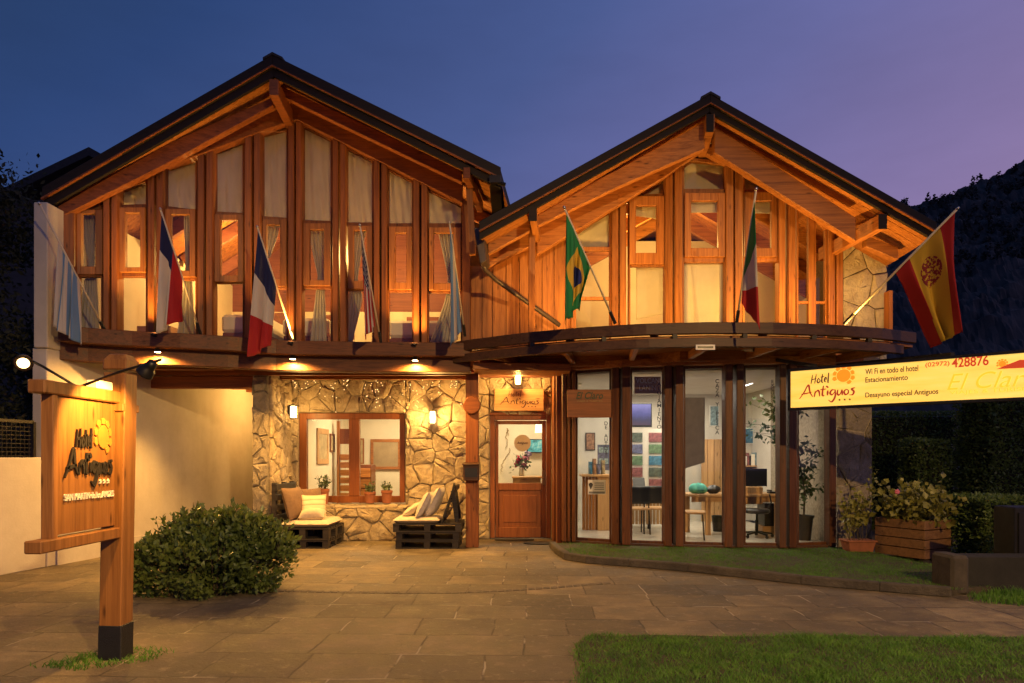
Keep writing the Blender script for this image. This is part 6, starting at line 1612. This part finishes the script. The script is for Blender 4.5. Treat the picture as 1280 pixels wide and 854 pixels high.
m = MB(); c = P(738.5, 606, d - .003); m.lathe([(.035, 0), (.035, .004)], c, 18, (0, 1, 0)); m.prism([c + Vector((-.03, .001, -.015)), c + Vector((.03, .001, -.015)), c + Vector((0, .001, -.085))], (0, .003, 0)); m.build('pin_print', BLACK, ws)
m = MB()
for i in range(4): m.box(X(743, d), X(755, d), d - .003, d - .0005, Z(604.5 + i*2.6, d), Z(603.3 + i*2.6, d))
m.box(X(736, d), X(756, d), d - .003, d - .0005, Z(617, d), Z(614.5, d)); m.build('print', plain('grey_print', (.20, .20, .20), .6), ws)
# ceiling tube, TV, brochure wall, poster
tl = thing('tube_light', 'long white fluorescent tube under the shop ceiling', 'lamp', (4.4, 12.0, 2.7))
ta, tbq = P(931, 482, 13.3), P(964, 470, 12.0); m = MB(); m.tube([ta, tbq], .014, 10); m.build('tube', glow('tube_glow', (1.0, .97, .90), 14), tl); m = MB(); m.beam(ta + Vector((0, 0, .045)), tbq + Vector((0, 0, .045)), .07, .03); m.build('fitting', WHITE, tl)
tv = thing('television', 'flat television with a violet and blue picture on the shop wall', 'television', P(799, 520, 14))
YT = 14.0; m = MB(); m.box(X(786, YT), X(815, YT), YT, YT + .05, Z(534, YT), Z(504, YT)); m.build('case', BLACK, tv, bevel=.006)
m = MB(); m.box(X(787.5, YT), X(813.5, YT), YT - .006, YT - .001, Z(531.5, YT), Z(505.5, YT))
def tv_mat():
    m_, t, b = newmat('television_picture'); tc = t.nodes.new('ShaderNodeTexCoord'); sp = N(t, 'ShaderNodeSeparateXYZ'); L(t, tc.outputs['Object'], sp.inputs[0])
    n = noise(t, coords(t), 5, 5, .7); f = math_(t, 'ADD', math_(t, 'MULTIPLY', sp.outputs['Z'], 1.6), math_(t, 'MULTIPLY', n.outputs[0], .35))
    e_ = ramp(t, f, [(.15, (.12, .06, .10)), (.35, (.05, .05, .14)), (.55, (.10, .10, .38)), (.85, (.30, .28, .75))]); L(t, e_, b.inputs['Emission Color']); b.inputs['Base Color'].default_value = (0, 0, 0, 1); b.inputs['Emission Strength'].default_value = .8; return m_
m.build('display', tv_mat(), tv)
m = MB(); m.beam((X(800, YT), YT + .05, Z(519, YT)), (X(800, YT), 15.2, Z(519, YT)), .08, .08); m.build('arm', METAL_DK, tv)
vb = thing('mountain_poster', 'orange brown poster reading VOLCAN LANIN high behind the second bay window', 'poster', P(808, 470, 12.3))
YV = 11.45; m = MB(); m.box(X(793, YV), X(826, YV), YV, YV + .01, Z(492, YV), Z(471, YV)); m.build('sheet', W_PALE_X, vb)
fvv = Frame((0, YV, 0), (1, 0, 0), (0, 0, 1)); fit_text('VOLCAN', 'upper_lettering', INK_WH, fvv, X(795, YV), X(824, YV), Z(479, YV), Z(473, YV), vb, .003); fit_text('LANIN', 'lower_lettering', INK_WH, fvv, X(799, YV), X(820, YV), Z(488, YV), Z(482, YV), vb, .003)
rk = thing('brochure_rack', 'white rack of colourful travel brochures on the back wall of the shop', 'brochure rack', P(808, 590, 14.6))
YK = 14.6; m = MB(); m.box(X(786, YK), X(833, YK), YK, YK + .04, Z(612, YK), Z(536, YK)); m.build('backboard', AGENCY_WALL, rk)
cols = [(.05, .16, .25), (.25, .13, .07), (.10, .17, .09), (.28, .22, .12), (.09, .10, .18), (.20, .07, .07), (.20, .29, .32), (.07, .09, .07)]
rr = random.Random(9); mats8 = [screen_mat('brochure_print', tuple(c*.5 for c in cc), cc, tuple(min(1, c*1.7) for c in cc), 0.0, 14) for cc in cols]
for j in range(5):
    for (p0, p1) in ((787, 803), (811, 831)):
        m = MB(); y0 = 541 + j*14.5; m.box(X(p0, YK), X(p1, YK), YK - .02, YK - .004, Z(y0 + 11.5, YK), Z(y0, YK)); m.build('brochure', rr.choice(mats8), rk)
sb_ = thing('poster_board', 'board of small posters behind the first bay window', 'poster', P(753, 570, 14)); YQ = 13.6
m = MB(); m.box(X(747, YQ), X(762, YQ), YQ, YQ + .02, Z(588, YQ), Z(556, YQ)); m.build('board', mats8[4], sb_); m = MB(); [m.box(X(748.5 + 6.5*i, YQ), X(754 + 6.5*i, YQ), YQ - .006, YQ - .001, Z(566 + 14*j, YQ), Z(559 + 14*j, YQ)) for i in (0, 1) for j in (0, 1)]; m.build('prints', mats8[6], sb_)
pt = thing('timber_partition', 'orange boarded counter front in the left part of the shop', 'partition', (X(748, 13), 13, .1))
m = MB()
for i in range(9):
    a = X(728 + i*4.0, 13.2); m.box(a, a + .055, 13.2, 13.24, .1, Z(596, 13.2))
m.build('boards', W_OR_Z, pt, bevel=.004); m = MB(); m.box(X(747, 13.1), X(762, 13.1), 13.1, 13.16, .1, Z(596, 13.1)); m.build('panel', W_PALE, pt, bevel=.006); m = MB(); m.box(X(727, 13.1), X(764, 13.1), 13.05, 13.6, Z(596, 13.1) + .001, Z(593, 13.1)); m.build('counter_top', W_PALE_X, pt, bevel=.006)
pt2 = thing('wall_panel', 'upright pale wood panelling behind the table', 'panelling', (X(885, 14.9), 14.9, .1))
for i in range(4): m = MB(); a = X(878 + i*8, 14.9); m.box(a, a + .13, 14.95, 15.0, .1, 1.9); m.build('board', W_PALE, pt2, bevel=.006)
# two counters with slatted fronts, chairs
def chair(label, x, y, rz, z=.1):
    t = thing('office_chair', label, 'chair', (x, y, z), 'chairs in the shop'); c, s = math.cos(rz), math.sin(rz)
    def W(a, b, h): return Vector((x + a*c - b*s, y + a*s + b*c, z + h))
    m = MB(); 
    m.prism([W(-.22, -.21, .44), W(.22, -.21, .44), W(.22, .21, .44), W(-.22, .21, .44)], (0, 0, .045)); m.build('seat', W_PALE_X, t, bevel=.015)
    m = MB(); pts = []
    def fn(u, v): 
        a = lerp(-.21, .21, u); return W(a*(1 - .12*v), .21 + .05*v - .05*math.cos(a*7), lerp(.56, .88, v))
    m.grid(fn, 10, 6); o = m.build('backrest', BLACK, t, smooth=True); o.modifiers.new('s', 'SOLIDIFY').thickness = .02
    for a in (-.19, .19):
        m = MB(); m.tube([W(a, -.19, 0), W(a, -.16, .44)], .012, 8); m.build('leg', METAL_DK, t); m = MB(); m.tube([W(a, .26, 0), W(a, .19, .44), W(a*.95, .22, .84)], .012, 8); m.build('leg', METAL_DK, t)
chair('black backed chair beside the long table, nearest the third bay window', X(866, 11.75), 11.75, R(75))
chair('black chair left behind the second bay window', X(794, 12.6), 12.6, R(190))
chair('black chair right behind the second bay window', X(818, 12.7), 12.7, R(170))
ct = thing('service_counter', 'service counter with a slatted front behind the second bay window', 'counter', (X(810, 13.4), 13.4, .1))
m = MB(); [m.box(X(790 + i*4.4, 13.3), X(793 + i*4.4, 13.3), 13.3, 13.33, .2, .75) for i in range(10)]; m.build('slats', W_PALE, ct); m = MB(); m.box(X(785, 13.2), X(836, 13.2), 13.1, 13.9, .86, .90); m.build('top', W_PALE_X, ct, bevel=.006); m = MB(); [m.box(X(p, 13.3), X(p, 13.3) + .06, 13.4, 13.46, .1, .86) for p in (788, 811, 832)]; m.build('legs', METAL_DK, ct)
pp_ = thing('paper_stack', 'loose white papers on the service counter', 'papers', (X(815, 13.3), 13.3, .9)); 
for i in range(4): m = MB(); c = Vector((X(806 + i*5, 13.3), 13.25 + .05*i, .903 + .006*i)); a = .3*i; u_ = Vector((math.cos(a), math.sin(a), 0))*.11; v_ = Vector((-math.sin(a), math.cos(a), 0))*.15; m.prism([c - u_ - v_, c + u_ - v_, c + u_ + v_, c - u_ + v_], (0, 0, .005)); m.build('sheet', WHITE, pp_)
lt_ = thing('long_table', 'long pale wood table with thick legs behind the third and fourth bay windows', 'table', (4.2, 12.4, .1))
m = MB(); m.box(X(861, 12.2), X(976, 12.2), 12.2, 12.9, .80, .845); m.build('table_top', W_PALE_X, lt_, bevel=.006)
m = MB(); m.box(X(864, 12.3), X(974, 12.3), 12.26, 12.29, .70, .799); m.build('apron', W_PALE_X, lt_)
for px, yy_ in ((885, 12.27), (868, 12.78), (972, 12.27)): m = MB(); m.box(X(px, 12.3) - .045, X(px, 12.3) + .045, yy_, yy_ + .09, .10, .80); m.build('leg', W_PALE, lt_, bevel=.006)
def bag(name, label, mat, c, rx, ry, rz, seed):
    def fn(u, v):
        a, b = u*2*math.pi, v*math.pi; k = 1 + .22*mnoise.noise((math.cos(a)*1.6 + seed, math.sin(a)*1.6, v*3))
        return (c[0] + rx*k*math.cos(a)*math.sin(b), c[1] + ry*k*math.sin(a)*math.sin(b), c[2] + rz*max(0, .75 + k*-math.cos(b)*.9) * .7)
    m = MB(); m.grid(fn, 24, 14); return tag(m.build(name, mat, smooth=True), label, 'bag')
bag('cloth_bundle', 'crumpled turquoise cloth bundle on the long table', plain('turquoise_cloth', (.10, .40, .33), .9, 0, .2, 20), (X(873, 12.4), 12.42, .846), .17, .12, .16, 1)
bag('hand_bag', 'black hand bag next to the turquoise bundle on the long table', BLACK, (X(892, 12.4), 12.42, .846), .13, .10, .13, 2)
mo = thing('computer_monitor', 'black computer monitor on the table behind the fourth bay window', 'monitor', P(945, 612, 12.4))
YM = 12.42; m = MB(); m.box(X(930, YM), X(959, YM), YM, YM + .035, Z(608, YM), Z(586, YM)); m.build('screen', BLACK, mo, bevel=.008); m = MB(); m.box(X(943, YM), X(946, YM), YM + .005, YM + .03, .865, Z(604, YM)); m.build('stem', BLACK, mo); m = MB(); m.lathe([(.11, 0), (.11, .012), (.03, .02)], (X(944.5, YM), YM + .03, .846), 20); m.build('foot', BLACK, mo)
pc = thing('computer_tower', 'dark computer tower on the floor under the long table', 'computer', (X(964, 12.3), 12.5, .1)); m = MB(); m.box(X(956, 12.5), X(972, 12.5), 12.5, 12.9, .24, .66); m.build('case', METAL_DK, pc, bevel=.01); m = MB(); m.box(X(953, 12.5), X(972, 12.5), 12.48, 12.9, .10, .24); m.build('plinth_box', W_PALE_X, pc, bevel=.006)
sw = thing('swivel_chair', 'swivel chair on a five star foot behind the fourth bay window', 'chair', (X(946, 12.1), 12.0, .1))
sc_ = Vector((X(946, 12.0), 12.0, .1)); m = MB(); m.lathe([(.02, .10), (.028, .12), (.028, .30), (.018, .31), (.018, .42)], sc_, 12); m.build('column', METAL_DK, sw)
m = MB(); [m.beam(sc_ + Vector((0, 0, .10)), sc_ + Vector((math.cos(k*1.257)*.27, math.sin(k*1.257)*.27, .065)), .035, .03) for k in range(5)]; m.build('star_foot', METAL_DK, sw)
for k in range(5): m = MB(); m.lathe([(.028, -.012), (.028, .012)], sc_ + Vector((math.cos(k*1.257)*.27, math.sin(k*1.257)*.27, .028)), 12, (math.sin(k), math.cos(k), 0)); m.build('castor', BLACK, sw)
m = MB(); m.lathe([(.19, .42), (.22, .44), (.22, .48), (.19, .50)], sc_, 20); m.build('seat', BLACK, sw, smooth=True); m = MB(); m.tube([sc_ + Vector((.20, .1, .45)), sc_ + Vector((.30, .12, .6)), sc_ + Vector((.26, .1, .75))], .014, 8); m.tube([sc_ + Vector((-.20, .1, .45)), sc_ + Vector((-.30, .12, .6)), sc_ + Vector((-.26, .1, .72))], .014, 8); m.build('arms', BLACK, sw)
m = MB(); m.box(sc_.x - .16, sc_.x + .20, sc_.y + .24, sc_.y + .28, .66, .98); m.build('backrest', W_PALE, sw, bevel=.02)
for i, (px, py, w_, h_, mt, lb) in enumerate([(936, 545, 16, 20, 0, 'landscape poster on the shop back wall above the monitor'), (958, 548, 14, 15, 2, 'small poster on the shop back wall near the fig tree'), (893, 520, 12, 26, 6, 'tall pale blue poster on the shop back wall behind the third pane'), (738, 552, 12, 22, 1, 'brown poster on the shop back wall behind the first pane')]):
    t = thing('wall_poster', lb, 'poster', P(px, py, 15.15), 'posters on the shop back wall'); yy_ = 15.17
    m = MB(); m.box(X(px - w_/2, yy_), X(px + w_/2, yy_), yy_, yy_ + .02, Z(py + h_/2, yy_), Z(py - h_/2, yy_)); m.build('frame', BLACK if i % 2 else WHITE, t)
    m = MB(); m.box(X(px - w_/2 + 1, yy_), X(px + w_/2 - 1, yy_), yy_ - .006, yy_ - .001, Z(py + h_/2 - 1, yy_), Z(py - h_/2 + 1, yy_)); m.build('print', mats8[mt], t)
bsf = thing('binder_shelf', 'wall shelf of box files and binders low on the shop back wall', 'shelf', (X(945, 15), 15.0, 1.0))
m = MB(); [m.box(X(925, 14.9), X(978, 14.9), 14.9, 15.18, z, z + .025) for z in (.95, 1.3)]; m.build('boards', W_PALE_X, bsf)
for j, z in enumerate((.976, 1.326)):
    x = X(927, 14.9)
    while x < X(974, 14.9):
        w_ = rr.uniform(.035, .08); m = MB(); m.box(x, x + w_, 14.93, 15.15, z, z + rr.uniform(.2, .29)); m.build('binder', rr.choice(mats8 + [BLACK, WHITE, WHITE]), bsf); x += w_ + .006
# indoor fig tree behind the fourth and fifth panes
it = thing('indoor_tree', 'tall leafy indoor fig in a dark pot behind the last two bay windows', 'house plant', (X(1005, 11.6), 11.6, .1))
bxp = Vector((X(1006, 11.55), 11.6, .1)); m = MB(); m.lathe([(.11, 0), (.155, .38), (.17, .38), (.17, .42), (.15, .42), (.14, .36)], bxp, 20); m.build('pot', plain('dark_plant_pot', (.03, .025, .022), .6), it)
rg = np.random.default_rng(31); m = MB(); pos = []
spine = [bxp + Vector((0, 0, .36)), bxp + Vector((.03, .02, .8)), bxp + Vector((-.04, .05, 1.3)), bxp + Vector((-.10, .1, 1.9)), bxp + Vector((-.16, .1, 2.4))]; m.tube(spine, [.018, .015, .012, .009, .005], 7)
for k in range(60):
    zz = rg.uniform(.85, 2.65); s_ = Vector((bxp.x + float(np.interp(zz, [.4, 1.4, 2.5], [0, -.04, -.16])), bxp.y + .06, zz - .15)); e_ = s_ + Vector((rg.normal()*.28 - (.24 if zz > 1.5 else 0), rg.normal()*.10, .12 + rg.normal()*.10)); e_.y = max(11.25, e_.y); e_.z = min(e_.z, 2.8)
    m.tube([s_, e_], [.005, .003], 4)
    for q in range(14): pos.append(tuple(lerp(s_, e_, rg.uniform(.3, 1.1)) + Vector(rg.normal(size=3)*.045)))
m.build('trunk', BARK, it); link_mesh('crown', leaf_mesh('f', pos, .11, rg, .5, .5), LEAF_FICUS, it)
gb = thing('glass_screen', 'hanging grey film blind behind the third bay window', 'screen', P(870, 520, 11.3)); YF = 11.35
m = MB(); m.prism([P(856, 497, YF), P(881, 497, YF), P(881, 578, YF), P(856, 586, YF)], (0, .006, 0)); m.build('sheet', plain('grey_film', (.22, .21, .21), .7), gb)

def small(name, label, cat, build, mat): 
    m = MB(); build(m); return tag(m.build(name, mat, bevel=.004), label, cat)
lp = thing('laptop', 'open laptop on the service counter behind the second pane', 'laptop', (X(800, 13.3), 13.3, .9))
m = MB(); m.box(X(793, 13.3), X(808, 13.3), 13.22, 13.42, .901, .915); m.build('keyboard', METAL_DK, lp); m = MB(); m.prism([(X(793, 13.3), 13.42, .915), (X(808, 13.3), 13.42, .915), (X(808, 13.3), 13.50, 1.10), (X(793, 13.3), 13.50, 1.10)], (0, .012, 0)); m.build('lid', BLACK, lp)
small('waste_bin', 'small dark waste bin on the shop floor behind the third pane', 'bin', lambda m: m.lathe([(.10, 0), (.13, .30), (.12, .30), (.10, .05)], (X(899, 12.9), 12.95, .1), 16), METAL_DK)
for i, (px, h, mt) in enumerate([(736, .24, 0), (741, .30, 1), (746, .20, 4), (752, .27, 3)]):
    tag(MB().box(X(px, 13.3), X(px, 13.3) + .055, 13.2, 13.4, Z(593, 13.1) + .002, Z(593, 13.1) + h).build('folder', mats8[mt]), 'standing folder on the boarded counter top behind the first pane', 'folder', 'folders on the boarded counter')
small('desk_telephone', 'black desk telephone on the long table beside the monitor', 'telephone', lambda m: (m.box(X(961, 12.4), X(969, 12.4), 12.35, 12.5, .846, .88), m.box(X(961, 12.4), X(963.5, 12.4), 12.34, 12.51, .885, .915)), BLACK)
small('pen_cup', 'small cup of pens on the long table near the fig tree', 'cup', lambda m: (m.lathe([(.03, 0), (.035, .09)], (X(972, 12.4), 12.45, .846), 12), [m.tube([(X(972, 12.4) + .01*k, 12.45, .87), (X(972, 12.4) + .025*k, 12.45 + .01*k, 1.01)], .004, 5) for k in (-1, 0, 1)]), plain('orange_cup', (.35, .14, .04), .5))
# ================================================================== lights inside the rooms
lamp('POINT', 'upstairs_lamp', (-5.0, 12.3, 5.0), 130, WARM2, .12)
lamp('POINT', 'upstairs_lamp', (-2.3, 12.6, 5.2), 200, WARM2, .12)
lamp('POINT', 'upstairs_lamp', (2.6, 12.6, 5.3), 130, WARM2, .12)
lamp('AREA', 'lobby_lamp', (-2.4, 14.6, 2.83), 110, (1, .74, .40), (1.2, .8), (-2.4, 14.6, 0))
lamp('AREA', 'lobby_lamp', (.2, 13.8, 2.83), 50, (1, .78, .48), (.6, .5), (.2, 13.8, 0))
lamp('AREA', 'shop_room_light', (3.0, 13.8, 2.86), 90, (1, .88, .70), (2.5, .8), (3.0, 13.8, 0))
lamp('AREA', 'shop_room_light', (3.1, 11.75, 2.86), 55, (1, .88, .70), (2.2, .4), (3.1, 12.3, 0))  # added near the glass to brighten poster and shop front
# uplights standing on the pergola deck wash the smaller gable
def deck_uplight(x, power, label):
    y = AX(x) + .17; c = Vector((x, y, 3.19)); t = thing('deck_uplight', label, 'spotlight', c, 'uplights on the pergola deck')
    m = MB(); m.lathe([(.06, 0), (.06, .05), (.052, .055), (.05, .048)], c, 16); m.build('housing', METAL_DK, t); m = MB(); m.lathe([(.046, .049), (.046, .052)], c, 16); m.build('lit_face', SPOT_FACE, t)
    lamp('SPOT', 'deck_up_light', c + Vector((0, 0, .10)), power, WARM, .035, (x, 10.9, 5.6), 155, .9)
deck_uplight(.85, 135, 'small uplight on the pergola deck below the boarded wall')
deck_uplight(2.0, 105, 'small uplight on the pergola deck below the green flag')
deck_uplight(3.5, 105, 'small uplight on the pergola deck below the green, white and red flag')
deck_uplight(4.95, 170, 'small uplight on the pergola deck below the stone corner')

# round lamp added under the ceiling to brighten the carport
cl_ = thing('added_ceiling_lamp', 'added round lamp under the carport ceiling brightening the white side wall', 'ceiling lamp', (-4.6, 13.8, 2.89))
m = MB(); m.lathe([(.10, 0), (.11, -.03), (.10, -.05)], (-4.6, 13.8, 2.95), 20); m.build('housing', METAL_DK, cl_); m = MB(); m.lathe([(.085, -.051), (.07, -.06)], (-4.6, 13.8, 2.95), 20); m.build('lit_glass', LIT, cl_)
lamp('POINT', 'carport_fill', (-4.6, 13.8, 2.78), 95, WARM2, .07)

# street lamp on the far pavement behind the viewer: its light falls on the lawn, the shrub and the sign
sl_ = thing('street_lamp', 'tall street lamp across the road, lighting lawn, shrub and timber sign', 'street lamp', (6.2, -6.2, 0))
m = MB(); m.tube([(6.2, -6.2, 0), (6.2, -6.2, 3.2), (6.2, -6.2, 6.2), (5.9, -5.8, 6.7), (5.3, -5.0, 6.8)], [.09, .07, .055, .05, .045], 12); m.build('mast', METAL_DK, sl_, smooth=True)
m = MB(); m.box(4.85, 5.4, -5.1, -4.8, 6.74, 6.86); m.build('head', METAL_DK, sl_, bevel=.02); m = MB(); m.box(4.9, 5.3, -5.07, -4.83, 6.725, 6.739); m.build('lit_glass', SPOT_FACE, sl_)
lamp('SPOT', 'street_light', (5.1, -4.95, 6.70), 8800, (1.0, .60, .20), .12, (.8, 6.5, 0), 70, .8)
